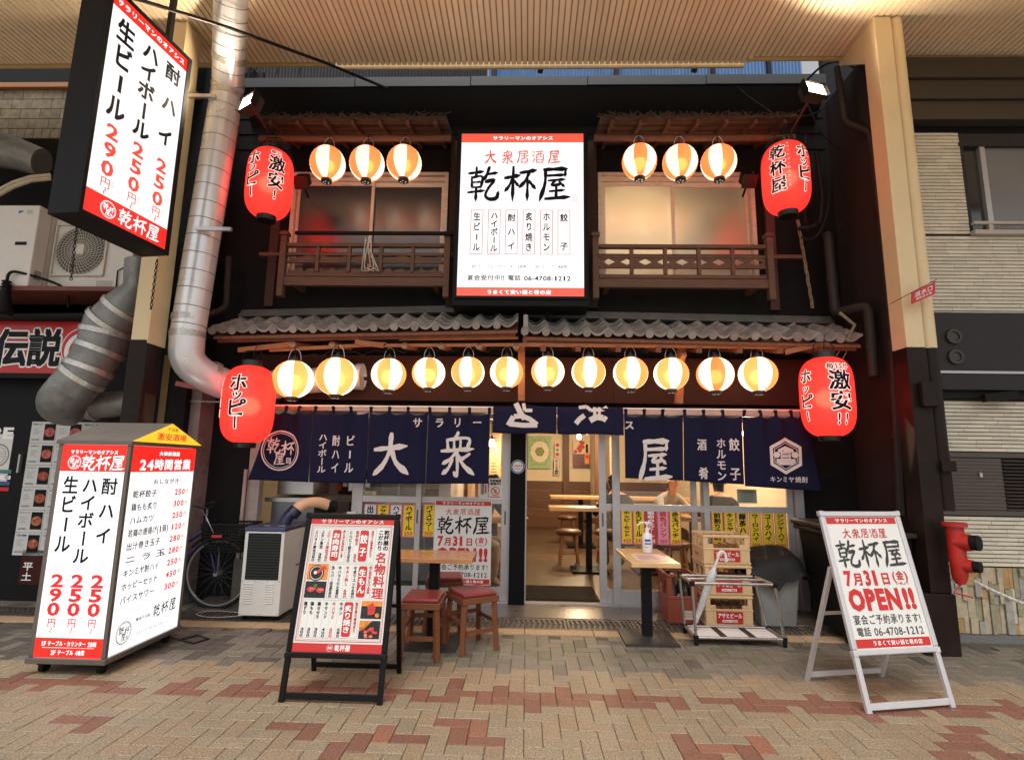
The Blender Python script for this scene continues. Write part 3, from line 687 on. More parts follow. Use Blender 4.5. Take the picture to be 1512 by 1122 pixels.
# ---- reed awnings over the upper windows
REDD = M('dark_reddish_wood', (.12, .045, .022), .65, var=.4, scale=6, bump=.2, dirt=.4)
REED = M('frayed_reed_mat', (.07, .045, .028), .9, var=.5, scale=30, bump=.5, stretch=(1, 8, 1))
for (x0, x1) in ((-2.86, -.88), (.72, 2.72)):
    m = MB(); rr = random.Random(int(x0*10))
    aw = BB(MB().prism([(x0, -.16, 4.985), (x0, .6, 5.16), (x0, .6, 5.18), (x0, -.16, 5.005)], (x1-x0, 0, 0)), 'reed_awning', REED)
    for i in range(260):
        x = rr.uniform(x0, x1); L = rr.uniform(.0, .035); m.tube([(x, -.12, 5.0), (x+rr.uniform(-.03, .03), -.17-L*.5, 4.99+rr.uniform(-.03, .03)), (x+rr.uniform(-.08, .08), -.18-L, 4.985+rr.uniform(-.04, .05))], .0035, 3, cap=False)
    stuff(BB(m, 'reed_fringe', REED, aw))
    for i in range(7):
        x = x0+.12+(x1-x0-.24)*i/6; BB(MB().bar((x, -.14, 4.955), (x, .59, 5.125), .035, .045), 'rafter', REDD, aw)
    for y in (-.05, .08, .22, .36, .5): BB(MB().bar((x0, y, 4.982+(y+.16)*.23), (x1, y, 4.982+(y+.16)*.23), .03, .014), 'lath', REDD, aw)
    BB(MB().cyl((x0-.05, .0, 4.86), (x1+.03, .0, 4.86), .035, 12), 'pole_beam', REDD, aw, smooth=True)
# ---- ground floor openings: aluminium frames and glass
G = glass('clear_glass'); GZ = 2.05
dr = BB(MB().box(-3.02, 2.89, .56, .66, 1.995, 2.055), 'door_frame', ALU)
BB(MB().box(-3.02, 2.89, .565, .655, .036, .052), 'threshold', ALU, dr)
XP = lambda px: atY(px, 745, .6).x
BB(MB().box(XP(365), XP(383), .56, .66, .05, 1.994), 'jamb', M('grey_pipe_paint', (.42, .36, .33), .5, var=.15), dr, bev=.004)
BB(MB().box(XP(1173), XP(1185), .56, .66, .05, 1.994), 'jamb', ALU, dr, bev=.003)
BB(MB().box(XP(753), XP(775.5), .52, .66, .045, 1.994), 'post', M('matt_black_post', (.004, .004, .0045), .7, var=.2), dr, bev=.003)
for a, b in ((751.5, 752.8), (775.7, 777.5)): BB(MB().box(XP(a), XP(b), .545, .655, .05, 1.994), 'jamb', ALU, dr)
def sash(x0, x1, y, mid, name='glazed_door', low=.19, wl=.055, wr=.055, handle=0):
    d = BB(MB().box(x0, x1, y, y+.032, 1.93, 1.992), name, ALU, bev=.002)
    BB(MB().box(x0, x0+wl, y, y+.032, .054, 1.929), 'stile', ALU, d, bev=.002); BB(MB().box(x1-wr, x1, y, y+.032, .054, 1.929), 'stile', ALU, d, bev=.002)
    BB(MB().box(x0+wl+.001, x1-wr-.001, y+.002, y+.03, mid-.032, mid+.032), 'mid_rail', ALU, d)
    BB(MB().box(x0+wl+.001, x1-wr-.001, y+.002, y+.03, .054, low), 'bottom_rail', ALU, d)
    BB(MB().box(x0+wl+.002, x1-wr-.002, y+.013, y+.018, mid+.033, 1.928), 'pane', G, d)
    BB(MB().box(x0+wl+.002, x1-wr-.002, y+.013, y+.018, low+.001, mid-.033), 'pane', G, d)
    if handle: BB(MB().box(handle-.009, handle+.009, y-.004, y+.001, .82, .96), 'handle', M('dark_recess_handle', (.12, .12, .12), .4, .6), d)
    return d
sash(XP(520), XP(622), .575, 1.065, handle=XP(617.5), wl=.115)
sash(XP(613), XP(751), .615, 1.065, wr=.075, handle=XP(746))
sash(XP(885), XP(1030), .615, 1.02, wl=.075, wr=.06, handle=XP(890))
sash(XP(904), XP(1047), .575, 1.02, wl=.08, wr=.06)
sash(XP(1036), XP(1172.5), .615, 1.02, wl=.06, wr=.06)
# ---- interior room shell
FLR = M('worn_brown_floor', (.10, .062, .036), .35, var=.3, scale=4, bump=.06, dirt=.3)
CRW = M('warm_cream_wall', (.78, .68, .52), .75, var=.05)
PLK = M('brown_wainscot_plank', (.13, .055, .026), .5, var=.3, scale=6, bump=.15, stretch=(1, 10, 10), isl=.15)
BB(MB().box(-3.5, 3.45, .67, 8.2, .02, .045), 'floor', FLR)
BB(MB().box(-3.5, 3.45, .81, 8.2, 2.45, 2.52), 'ceiling', M('white_plaster_ceiling', (.6, .55, .45), .8))
BB(MB().box(-3.5, 3.45, 7.8, 7.9, .046, 2.449), 'inner_wall', CRW)
BB(MB().box(-3.5, -3.4, .81, 7.8, .046, 2.449), 'inner_wall', CRW); BB(MB().box(3.35, 3.45, .81, 7.8, .046, 2.449), 'inner_wall', CRW)
dado = atY(800, 709, 7.8).z
for i in range(5):
    h_ = (dado-.05)/5; BB(MB().box(-.4, 3.34, 7.77-.004*(i % 2), 7.795, .05+i*h_, .05+(i+1)*h_-.014), 'wainscot_plank', PLK, bev=.004)
X1 = atY(836, 700, 7.7).x
BB(MB().box(X1-.07, X1+.07, 7.68, 7.765, .05, 2.44), 'inner_post', PLK)
X2 = atY(880, 700, 6.6).x
BB(MB().box(X2, X2+.12, 6.6, 7.68, .05, 2.44), 'inner_wall', CRW); BB(MB().box(X2-.03, X2+.13, 6.5, 6.6, .05, 2.44), 'inner_post', PLK)
a = atZ(785, 927-0, .05); BB(MB().box(-.02, .78, .72, 1.42, .0465, .055), 'doormat', M('dark_coir_mat', (.02, .017, .014), .95, bump=.4))
# kitchen side partition (white tiles and steel)
BB(MB().box(-.95, -.82, .70, 1.9, .05, 2.44), 'inner_wall', M('white_partition', (.66, .64, .62), .5))
BB(MB().box(-3.39, -.96, 2.6, 2.7, .05, 2.44), 'inner_wall', M('kitchen_panel', (.28, .28, .27), .45, .3))
# ------------------------------------------------------------------ lightbox signs
LBW = M('lit_white_acrylic', (.25, .25, .25), .3, var=0, emit=(1, .985, .97), es=.86)
LBR = M('lit_red_acrylic', (.25, .01, .005), .3, var=0, emit=(.80, .018, .012), es=1.0)
LBO = M('lit_coral_acrylic', (.25, .03, .02), .3, var=0, emit=(.84, .085, .05), es=1.0)
LRT = M('lit_red_letters', (.25, .01, .01), .3, var=0, emit=(.75, .015, .02), es=.9)
LOT = M('lit_coral_letters', (.25, .03, .02), .3, var=0, emit=(.80, .06, .035), es=.9)
LWT = M('lit_white_letters', (.25, .25, .25), .3, var=0, emit=(1, 1, 1), es=1.0)
LYL = M('lit_yellow_acrylic', (.7, .45, .03), .3, var=0, emit=(.95, .55, .03), es=.75)
LKB = M('black_translucent_letters', (.006, .007, .02), .4, var=0)
LGR = M('faint_grey_letters', (.1, .1, .1), .4, var=0, emit=(.3, .3, .3), es=.5)
SLG = 'サラリーマンのオアシス'; SLB = 'うまくて安い酒と肴の店'
def logo(s, cx, cy, r, mat, k=1.):
    s.ring(cx, cy, r*.93, r, mat, k); s.ring(cx, cy, r*.84, r*.87, mat, k)
    s.br('乾', cx-r*.33, cy+r*.24, r*.72, r*.74, mat, k); s.br('杯', cx+r*.40, cy+r*.12, r*.62, r*.66, mat, k); s.br('屋', cx, cy-r*.42, r*.56, r*.56, mat, k)
    s.frame(cx+r*.34, cx+r*.56, cy-r*.62, cy-r*.36, r*.04, mat, k); s.h('酒', cx+r*.45, cy-r*.49, r*.16, r*.16, mat, k=k)
def seal(s, cx, cy, r, mat): s.frame(cx-r, cx+r, cy-r, cy+r, r*.14, mat); s.h('乾杯', cx, cy+r*.4, r*1.3, r*.6, mat); s.h('屋印', cx, cy-r*.4, r*1.3, r*.6, mat)
# -- main sign over the entrance
t = thing('main_signboard', 'tall white lightbox sign between the upstairs windows with big black brush lettering', 'sign', (0, .1, 0))
X0, X1, Z0, Z1 = -.745, .565, 3.155, 4.975
m = MB(); m.box(X0-.05, X1+.05, .012, .34, Z0-.10, Z1+.05); m.build('housing', BLK, t, bev=.006)
m = MB(); m.box(X0-.03, X1+.03, -.012, .011, Z0-.03, Z0-.002); m.box(X0-.03, X1+.03, -.012, .011, Z1+.002, Z1+.03); m.box(X0-.03, X0-.002, -.012, .011, Z0-.002, Z1+.002); m.box(X1+.002, X1+.03, -.012, .011, Z0-.002, Z1+.002); m.build('frame', BLK, t)
MB().box(X0, X1, 0, .011, Z0, Z1).build('panel', LBW, t)
for x in (-.35, .2): MB().bar((x, .17, Z0-.1), (x, .42, Z0-.35), .04, .04).build('bracket', BLK, t)
s = Sheet((X0, 0, Z0), (1, 0, 0), (0, 0, 1)); W_, H_ = X1-X0, Z1-Z0
fx = lambda x: (x-80)/705*W_
fy = lambda y: (1035-y)/925*H_
s.rect(0, W_, fy(162), H_, LBO); s.rect(0, W_, 0, fy(988), LBO)
s.h(SLG, fx(436), fy(137), fx(612)-fx(260), .05, LWT, .03, 2); s.h(SLB, fx(425), fy(1014), fx(605)-fx(245), .05, LWT, .03, 2)
for c, x in zip('大衆居酒屋', (250, 348, 438, 525, 618)): s.br(c, fx(x), fy(248), .125, .145, LOT)
for c, x, w in zip('乾杯屋', (213, 425, 620), (178, 178, 172)): s.br(c, fx(x), fy(405), w/705*W_, .37, LKB)
seal(s, fx(732), fy(493), .026, LOT)
for i, txt in enumerate(('生ビール', 'ハイボール', '酎ハイ', '炙り焼き', 'ホルモン', '餃子')):
    cx = fx(181+i*98.6); s.frame(cx-.066, cx+.066, fy(806), fy(555), .007, LOT)
    if i in (2, 5):
        n = len(txt)
        for j, c in enumerate(txt): s.ch(c, cx, fy(600+j*(160/(n-1))), .083, .088, LKB, .03, rot=c in ROT)
    else: s.vt(txt, cx, fy(566), .078, fy(566)-fy(795), LKB, .03)
s.h('1F テーブル・カウンター28席', fx(310), fy(873), fx(465)-fx(155), .036, LGR, .015); s.h('2F テーブル48席', fx(602), fy(873), fx(692)-fx(512), .036, LGR, .015)
s.h('宴会受付中!! 電話', fx(285), fy(936), fx(437)-fx(135), .062, LKB, .02); s.h('06-4708-1212', fx(582), fy(937), fx(712)-fx(452), .058, LKB, .02, gap=.05)
s.done(t)
# -- sign hanging at the left pillar
t = thing('hanging_signboard', 'deep black lightbox sign hung high at the left, with prices in red', 'sign', (0, 0, 0))
P0 = Vector((-3.073, -1.9, 3.085)); P1 = Vector((-2.962, -1.12, 3.085)); u = (P1-P0).normalized(); n = Vector((u.y, -u.x, 0)); L = (P1-P0).length; H_ = 1.79
def ob(a0, a1, n0, n1, z0, z1, mb):   # box in sign axes
    q = [P0+u*a+n*b+Vector((0, 0, z)) for z in (z0, z1) for a, b in ((a0, n0), (a1, n0), (a1, n1), (a0, n1))]
    return mb.add(q, [(0,1,2,3),(7,6,5,4),(4,5,1,0),(5,6,2,1),(6,7,3,2),(7,4,0,3)])
ob(0, L, -.25, -.012, 0, H_, MB()).build('housing', BLK, t, bev=.005)
m = MB()
for a in ((0, L, 0, .035), (0, L, H_-.03, H_), (0, .028, .036, H_-.031), (L-.04, L, .036, H_-.031)): ob(a[0], a[1], -.011, .004, a[2], a[3], m)
m.build('frame', BLK, t)
ob(.029, L-.041, -.011, -.004, .037, H_-.032, MB()).build('panel', LBW, t)
s = Sheet(P0+n*(-.004)+u*.029+Vector((0, 0, .037)), u, (0, 0, 1)); W_ = L-.07; h = H_-.069
s.rect(0, W_, 0, h*.10, LBR); s.rect(0, W_, h*.935, h, LBR)
s.h(SLG, W_*.5, h*.967, W_*.92, .055, LWT, .03, 2)
logo(s, W_*.26, h*.05, .063, LWT, 2)
for i, c in enumerate('乾杯屋'): s.br(c, W_*(.46+i*.18), h*.05, .115, .12, LWT, 2)
for i, (txt, num) in enumerate((('生ビール', '290'), ('ハイボール', '250'), ('酎ハイ', '250'))):
    cx = W_*(.19+i*.315)
    if len(txt) == 3:
        for j, c in enumerate(txt): s.ch(c, cx, h*(.86-j*.165), .155, .16, LKB, .04)
    else: s.vt(txt, cx, h*.91, .16, h*.475, LKB, .04)
    for j, c in enumerate(num): s.ch(c, cx, h*(.385-j*.082), .10, .115, LOT, .03)
    s.ch('円', cx, h*.155, .085, .085, LOT, .01); s.ch('〜', cx, h*.120, .06, .075, LOT, .015, rot=True); s.vt('税抜', cx+.062, h*.175, .02, .045, LGR)
s.done(t)
ob(.1, .14, -.16, -.12, H_, H_+.9, MB()).build('hanger', BLK, t); ob(L-.14, L-.10, -.16, -.12, H_, H_+.9, MB()).build('hanger', BLK, t)

def chain(name, label, a, b, n=26):
    m = MB(); a = Vector(a); b = Vector(b)
    for i in range(n):
        p = a.lerp(b, i/(n-1)); h_ = (b-a).length/n*.68; d = Vector((.5, .85, 0)) if i % 2 else Vector((.85, -.5, 0)); d *= h_*.5
        up = Vector((0, 0, h_)); m.tube([p-d*.7-up*.6, p-d-up*.2, p-d+up*.2, p-d*.7+up*.6, p+d*.7+up*.6, p+d+up*.2, p+d-up*.2, p+d*.7-up*.6, p-d*.7-up*.6], .0042, 5, cap=False)
    return tag(m.build(name, CABLE), label, 'chain', None)
chain('chain', 'rusty chain hanging in front of the cream pillar below the hanging sign', atY(232, 385, -.9), atY(223, 455, -.9), 15)
chain('chain', 'dark chain hanging in front of the round fan grille', atY(114, 330, -.9), atY(105, 412, -.9), 18)
# -- street lightbox with gabled roof
t = thing('street_lightbox', 'standing white and red lightbox with grey gabled cap on the left pavement', 'sign', (-3.0625, -1.09, 0))
BZ = M('bronze_anodised_frame', (.16, .14, .125), .4, .5, var=.1, dirt=.2)
hx, hy = .2625, .40
for a, b in ((-1, -1), (1, -1), (1, 1), (-1, 1)): MB().box(a*hx-(.028 if a > 0 else 0), a*hx+(.028 if a < 0 else 0), b*hy-(.028 if b > 0 else 0), b*hy+(.028 if b < 0 else 0), .112, 1.53).build('corner_post', BZ, t, bev=.003)
MB().box(-hx-.012, hx+.012, -hy-.012, hy+.012, .075, .111).build('base_tray', BZ, t, bev=.004)
MB().box(-hx-.012, hx+.012, -hy-.012, hy+.012, 1.531, 1.555).build('top_tray', BZ, t, bev=.003)
CAPM = M('grey_cap_sheet', (.22, .205, .19), .45, .3, var=.12, dirt=.3)
MB().prism([(-hx-.012, -hy-.012, 1.556), (-hx-.012, hy+.012, 1.556), (-hx-.012, 0, 1.715)], (2*hx+.024, 0, 0)).build('roof_cap', CAPM, t)
MB().prism([(hx+.0125, -hy-.008, 1.558), (hx+.0125, hy+.008, 1.558), (hx+.0125, 0, 1.712)], (.006, 0, 0)).build('gable', LYL, t)
for a in (-1, 1):
    for b in (-1, 1): m = MB(); m.cyl((a*.2-.015, b*.33, .036), (a*.2+.015, b*.33, .036), .036, 14); m.box(a*.2-.03, a*.2+.03, b*.33-.03, b*.33+.03, .05, .074); m.build('caster', BLK, t)
MB().box(-hx+.029, hx-.029, -hy+.006, -hy+.010, .113, 1.529).build('front_panel', LBW, t); MB().box(-hx+.029, hx-.029, hy-.010, hy-.006, .113, 1.529).build('back_panel', LBW, t)
MB().box(hx-.010, hx-.006, -hy+.029, hy-.029, .113, 1.529).build('side_panel', LBW, t); MB().box(-hx+.006, -hx+.010, -hy+.029, hy-.029, .113, 1.529).build('side_panel', LBW, t)
s = Sheet((-hx+.029, -hy+.006, .113), (1, 0, 0), (0, 0, 1)); W_ = 2*hx-.058; h = 1.416
s.rect(0, W_, h*.868, h, LBR); s.rect(0, W_, 0, h*.088, LBR)
s.h(SLG, W_*.5, h*.963, W_*.74, .032, LWT, .03, 2); logo(s, W_*.21, h*.912, .048, LWT, 2)
for i, c in enumerate('乾杯屋'): s.br(c, W_*(.43+i*.225), h*.911, .10, .098, LWT, 2)
for i, (txt, num) in enumerate((('生ビール', '290'), ('ハイボール', '250'), ('酎ハイ', '250'))):
    cx = W_*(.20+i*.30)
    if len(txt) == 3:
        for j, c in enumerate(txt): s.ch(c, cx, h*(.795-j*.118), .115, .12, LKB, .028)
    else: s.vt(txt, cx, h*(.840 if i == 1 else .845), .115, h*(.42 if i == 1 else .375), LKB, .028)
    for j, c in enumerate(num): s.ch(c, cx, h*(.348-j*.065), .088, .088, LRT, .035)
    s.ch('円', cx, h*.155, .060, .062, LRT, .02); s.ch('〜', cx, h*.122, .042, .05, LRT, .02, rot=True); s.vt('税抜', cx+.042, h*.165, .013, .03, LGR)
s.h('1F テーブル・カウンター 28席', W_*.5, h*.062, W_*.82, .034, LWT, .025, 2); s.rect(W_*.12, W_*.88, h*.0435, h*.045, LWT, 2); s.h('2F テーブル 48席', W_*.5, h*.023, W_*.5, .034, LWT, .025, 2)
s.done(t)
s = Sheet((hx-.006, -hy+.029, .113), (0, 1, 0), (0, 0, 1)); W_ = 2*hy-.058
s.rect(0, W_, h*.868, h, LBR); s.h('大衆居酒屋', W_*.55, h*.965, W_*.34, .034, LWT, .03, 2); s.h('24時間営業', W_*.52, h*.905, W_*.82, .085, LWT, .03, 2)
s.h('おしながき', W_*.55, h*.815, W_*.42, .040, LKB, .02)
for i, (a, b) in enumerate((('乾杯餃子', '250'), ('鶏もも炙り', '300'), ('ハムカツ', '250'), ('若鶏の唐揚げ(1個)', '120'), ('出汁巻き玉子', '280'), ('ニ ラ 玉', '280'), ('キンミヤ酎ハイ', '250'), ('ホッピーセット', '450'), ('バイスサワー', '300'))):
    y = h*(.755-i*.064); w = {4: .26, 5: .28, 6: .36, 7: .38, 8: .40}.get(len(a.replace(' ', '')), .44)
    s.h(a, .05+w/2, y, w, .055, LKB, .022); s.h(b, W_-.155, y, .135, .050, LRT, .035, gap=.12); s.ch('円', W_-.062, y, .036, .036, LRT, .01)
s.rect(.04, W_-.04, h*.180, h*.1815, LGR)
logo(s, .13, h*.085, .075, LKB); s.h('難波千日前', .315, h*.125, .15, .025, LKB, .02)
for i, c in enumerate('乾杯屋'): s.br(c, .46+i*.095, h*.135, .078, .085, LKB)
s.h('宴会受付中! 電話 06-4708-1212', .44, h*.055, .36, .024, LGR)
s.done(t)
s = Sheet((hx+.0186, -hy, 1.56), (0, 1, 0), (0, 0, 1)); s.h('千日前', .41, .105, .13, .030, LKB, .01); s.h('激安酒場', .41, .045, .36, .058, LRT, .02); s.done(t)
m = MB(); m.tube([(.2, .3, .06), (.32, .35, .012), (.45, .30, .008), (.5, .42, .008), (.36, .5, .008), (.3, .38, .012)], .006, 6); m.build('power_cable', CABLE, t)

# ------------------------------------------------------------------ A-frame boards
def aframe(name, label, fl, fr, lean, zt, zb, back, fmat, width, rod=.017, corner=.03, hinge=True):
    """fl, fr: front feet; lean: horizontal shift of the top; back: distance of the rear feet"""
    t = thing(name, label, 'a-frame sign', (fl[0], fl[1], 0)); u = Vector((fr[0]-fl[0], fr[1]-fl[1], 0)); W = u.length; u.normalize(); b = Vector((-u.y, u.x, 0))
    up = (b*lean+Vector((0, 0, zt))).normalized(); n = u.cross(up); at = lambda a, h_, k=0.: u*a+up*h_+n*k
    Hf = math.hypot(lean, zt); hb = zb/zt*Hf
    for a in (rod, W-rod): MB().bar(at(a, 0), at(a, hb), rod*2, rod*1.4, n).build('leg', fmat, t, bev=.003)
    MB().bar(at(rod*2, .035), at(W-rod*2, .035), rod*1.1, rod*2.2, up).build('stretcher', fmat, t, bev=.003)
    f = .034; m = MB()
    for a0, a1, h0, h1 in ((0, W, hb, hb+f), (0, W, Hf-f, Hf), (0, f, hb+f+.0005, Hf-f-.0005), (W-f, W, hb+f+.0005, Hf-f-.0005)):
        q = [at(a, h_, k) for k in (-.012, .016) for a, h_ in ((a0, h0), (a1, h0), (a1, h1), (a0, h1))]
        m.add(q, [(3,2,1,0),(4,5,6,7),(0,1,5,4),(1,2,6,5),(2,3,7,6),(3,0,4,7)])
    m.build('frame', fmat, t, bev=.006)
    for a in (0, W):
        for h_ in (hb, Hf): 
            sgn = 1 if a == 0 else -1; s2 = 1 if h_ == hb else -1
            q = [at(a-sgn*.003, h_-s2*.003, k) for k in (-.014, .018)]+[at(a+sgn*corner, h_-s2*.003, k) for k in (-.014, .018)]+[at(a-sgn*.003, h_+s2*corner, k) for k in (-.014, .018)]
            MB().add(q, [(0,2,4),(1,5,3),(0,1,3,2),(0,4,5,1),(2,3,5,4)]).build('corner_cap', fmat, t, bev=.002)
    q = [at(a, h_, .004) for a, h_ in ((f, hb+f), (W-f, hb+f), (W-f, Hf-f), (f, Hf-f))]; MB().prism(q, n*-.008).build('poster', PAPER, t)
    # rear prop
    hk = Hf*(.97 if hinge else .70)
    top = at(0, hk, -.02)
    for a in (rod, W-rod):
        p = at(a, hk, -.022); q = u*a+b*back; MB().bar(q, p, rod*1.8, rod*1.3, b).build('rear_leg', fmat, t, bev=.002)
    c = Vector((0, 0, .045)); MB().bar(u*rod*2+b*(back-.012)+c, u*(W-rod*2)+b*(back-.012)+c, rod*1.0, rod*1.8).build('rear_stretcher', fmat, t)
    MB().bar(u*.02+b*(back-.16)+Vector((0, 0, .48)), u*(W-.02)+b*(back-.16)+Vector((0, 0, .48)), rod*.8, rod*1.2).build('rear_stretcher', fmat, t)
    s = Sheet(at(f, hb+f, .0045), u, up); return t, s, W-2*f, Hf-hb-2*f
def open_poster(s, W, H, bk=INKB):
    s.rect(W*.015, W*.985, H*.94, H*.992, INKR); s.rect(W*.015, W*.985, H*.008, H*.07, INKR)
    s.h(SLG, W*.5, H*.966, W*.74, H*.034, INKW, .03, 2); s.h(SLB, W*.55, H*.039, W*.66, H*.036, INKW, .03, 2)
    for i, c in enumerate('大衆居酒屋'): s.br(c, W*(.25+i*.125), H*.862, W*.105, H*.072, INKR)
    for i, c in enumerate('乾杯屋'): s.br(c, W*(.195+i*.315), H*.70, W*.28, H*.20, bk)
    s.h('7', W*.12, H*.515, W*.115, H*.125, INKR, .05); s.h('月', W*.25, H*.503, W*.14, H*.10, INKR, .045); s.h('31', W*.43, H*.515, W*.20, H*.125, INKR, .05); s.h('日', W*.62, H*.503, W*.14, H*.10, INKR, .045); s.h('(金)', W*.825, H*.525, W*.22, H*.072, INKR, .035); s.h('17時より', W*.83, H*.465, W*.19, H*.022, INKR, .01)
    s.h('OPEN', W*.40, H*.355, W*.70, H*.17, INKR, .06, gap=.05); s.h('!!', W*.865, H*.355, W*.17, H*.17, INKR, .055, gap=.06)
    s.h('宴会ご予約承ります!', W*.5, H*.205, W*.90, H*.075, bk, .012); s.h('電話', W*.15, H*.12, W*.19, H*.068, bk, .012); s.h('06-4708-1212', W*.61, H*.12, W*.66, H*.066, bk, .01, gap=.08)
WMET = M('silver_anodised_frame', (.58, .57, .58), .35, .4, var=.06, dirt=.15, dcol=(.4, .38, .36))
t, s, W_, H_ = aframe('a_frame_sign', 'silver a-frame board with white poster announcing OPEN!! at the right of the pavement', (2.044, -1.717), (2.66, -1.583), .285, 1.155, .30, .52, WMET, .63, hinge=False)
open_poster(s, W_, H_, M('faded_black_ink', (.05, .05, .05), .5, var=0)); s.done(t)
t, s, W_, H_ = aframe('a_frame_menu', 'black framed a-frame menu board with food photos, left of the entrance', (-1.482, -1.785), (-.851, -1.785), .245, 1.09, .235, .515, M('gloss_black_frame', (.006, .006, .006), .4, var=.1, spec=.25), .63)
s.rect(0, W_, H_*.955, H_, INKR); s.rect(0, W_, 0, H_*.062, INKR)
s.h(SLG, W_*.5, H_*.977, W_*.76, .028, INKW, .02, 2); s.ring(W_*.42, H_*.031, .018, .0195, INKW, 2); s.h('乾杯屋', W_*.56, H_*.031, W_*.18, .036, INKW, .03, 2); s.h('乾杯屋', W_*.42, H_*.031, .024, .018, INKW, .03, 2)
s.frame(W_*.02, W_*.98, H_*.075, H_*.945, .0035, INKR); s.frame(W_*.035, W_*.965, H_*.087, H_*.933, .0012, INKR)
nx = lambda x: W_*x
ny = lambda y: H_*(1-y)
def sect(x0, x1, y0, y1, lx, title, side, items, sx):
    s.frame(nx(x0), nx(x1), ny(y1), ny(y0), .0012, INKG)
    s.rrect(nx(lx-.05), nx(lx+.05), ny(y1-.012), ny(y0+.012), .012, INKR, 1.5); s.vt(title, nx(lx), ny(y0+.035), W_*.085, H_*(y1-y0-.07), INKW, .03, 3)
    s.vt(side, nx(sx), ny(y0+.012), W_*.034, H_*(y1-y0-.05), INKR, .03)
    for x, a, b, red in items:
        mt = INKR if red else INKB; s.vt(a, nx(x), ny(y0+.015), W_*.040, H_*(y1-y0)*.115*len(a), mt, .03)
        for j, c in enumerate(b): s.ch(c, nx(x), ny(y1-.06+j*.022), W_*.036, H_*.02, mt, .02)
        s.rect(nx(x-.035), nx(x-.035)+.0006, ny(y1-.01), ny(y0+.01), INKG)
sect(.465, .80, .078, .345, .66, '餃子', '当店十八番!焼きたて', [(.575, '乾杯餃子', '250', 1), (.50, 'にんにく餃子', '250', 0)], .755)
sect(.045, .45, .078, .345, .33, 'お肉寿司', '肉と米の相性良し!', [(.235, '上ロース寿司', '380', 1), (.16, '上タン寿司', '380', 0), (.085, '上ハラミ寿司', '380', 0)], .415)
sect(.30, .80, .358, .615, .69, '生もん', '朝〆限定!とろける新鮮', [(.60, '牛炙りユッケ', '680', 0), (.51, '牛タン刺し', '680', 1), (.42, '牛ハラミたたき', '680', 0), (.34, '生レバー低温', '680', 0)], .775)
sect(.045, .70, .628, .900, .575, '炙り焼き', '乾杯屋の豪快炙り', [(.49, '牛タン', '580', 0), (.405, '牛ハラミ', '500', 1), (.32, '牛サンド', '400', 0), (.235, '鶏せせり', '300', 0), (.155, '鶏もも', '300', 0), (.08, '鶏ずり', '300', 0)], .665)
s.vt('乾杯屋の', nx(.925), ny(.085), W_*.068, H_*.165, INKB, .03); s.vt('こだわり', nx(.855), ny(.085), W_*.062, H_*.165, INKB, .03); s.vt('名物料理', nx(.885), ny(.26), W_*.135, H_*.36, INKR, .03)
# the four printed food pictures
F_OR = M('print_orange', (.62, .20, .03), .5, var=.5, scale=40); F_DK = M('print_charcoal', (.03, .03, .032), .5, var=.5, scale=30); F_RD = M('print_meat_red', (.55, .035, .03), .5, var=.45, scale=60); F_PK = M('print_pink', (.66, .16, .12), .5, var=.3, scale=50); F_GN = M('print_green', (.05, .14, .04), .5, var=.2); F_CR = M('print_rice', (.72, .66, .55), .5, var=.1, scale=60)
def pic(x0, x1, y0, y1, kind):
    X0, X1, Y0, Y1 = nx(x0), nx(x1), ny(y1), ny(y0); w, h = X1-X0, Y1-Y0; cx, cy = (X0+X1)/2, (Y0+Y1)/2; rr = random.Random(kind)
    if kind == 0: s.rect(X0, X1, Y0, Y1, F_OR); s.disc(cx-w*.05, cy-h*.08, w*.36, F_DK, 2); s.ring(cx-w*.05, cy-h*.08, w*.28, w*.31, F_CR, 3); s.poly([(cx-w*.1, cy), (cx+w*.3, cy+h*.4), (cx+w*.4, cy+h*.3), (cx+w*.05, cy-h*.12)], F_RD, 4); s.disc(cx-.1*w, cy-.06*h, w*.08, F_CR, 5)
    if kind == 1:
        s.rect(X0, X1, Y0, Y1, F_DK)
        for a, b in ((-.2, .02), (.24, -.02)): s.disc(cx+a*w, cy+b*h-.004, w*.15, F_CR, 2, sy=.6); s.disc(cx+a*w, cy+b*h, w*.2, F_RD, 3, sy=.55); s.disc(cx+a*w+.005, cy+b*h+.002, w*.12, F_PK, 4, sy=.3)
        s.poly([(cx, cy), (cx+w*.1, cy+h*.35), (cx-w*.12, cy+h*.3)], F_GN, 2)
    if kind == 2: s.rect(X0, X1, Y0, Y1, F_DK); s.rect(X0, X1, Y1-h*.3, Y1, F_OR, 2); s.poly([(cx-w*.15, cy-h*.3), (cx+w*.15, cy-h*.25), (cx+w*.2, cy+h*.1), (cx+w*.05, cy+h*.4), (cx-w*.2, cy+h*.2)], F_RD, 3); s.disc(cx+w*.3, cy-h*.3, w*.1, F_OR, 3)
    if kind == 3:
        s.rect(X0, X1, Y0, Y1, F_DK); s.poly([(X0, cy-h*.1), (X0, Y1), (cx+w*.1, Y1), (X0+w*.2, cy)], F_OR, 2)
        for i in range(16): s.disc(cx+rr.uniform(-.33, .33)*w, cy+rr.uniform(-.4, .12)*h, w*.085, F_RD if i % 2 else F_PK, 3+i*.15, seg=8, sy=.7)
pic(.045, .285, .358, .480, 0); pic(.045, .285, .492, .615, 1); pic(.72, .955, .628, .757, 2); pic(.72, .955, .771, .900, 3)
s.done(t)
MB().box(.27, .33, .232, .252, 1.075, 1.105).build('clip', STEEL, t)
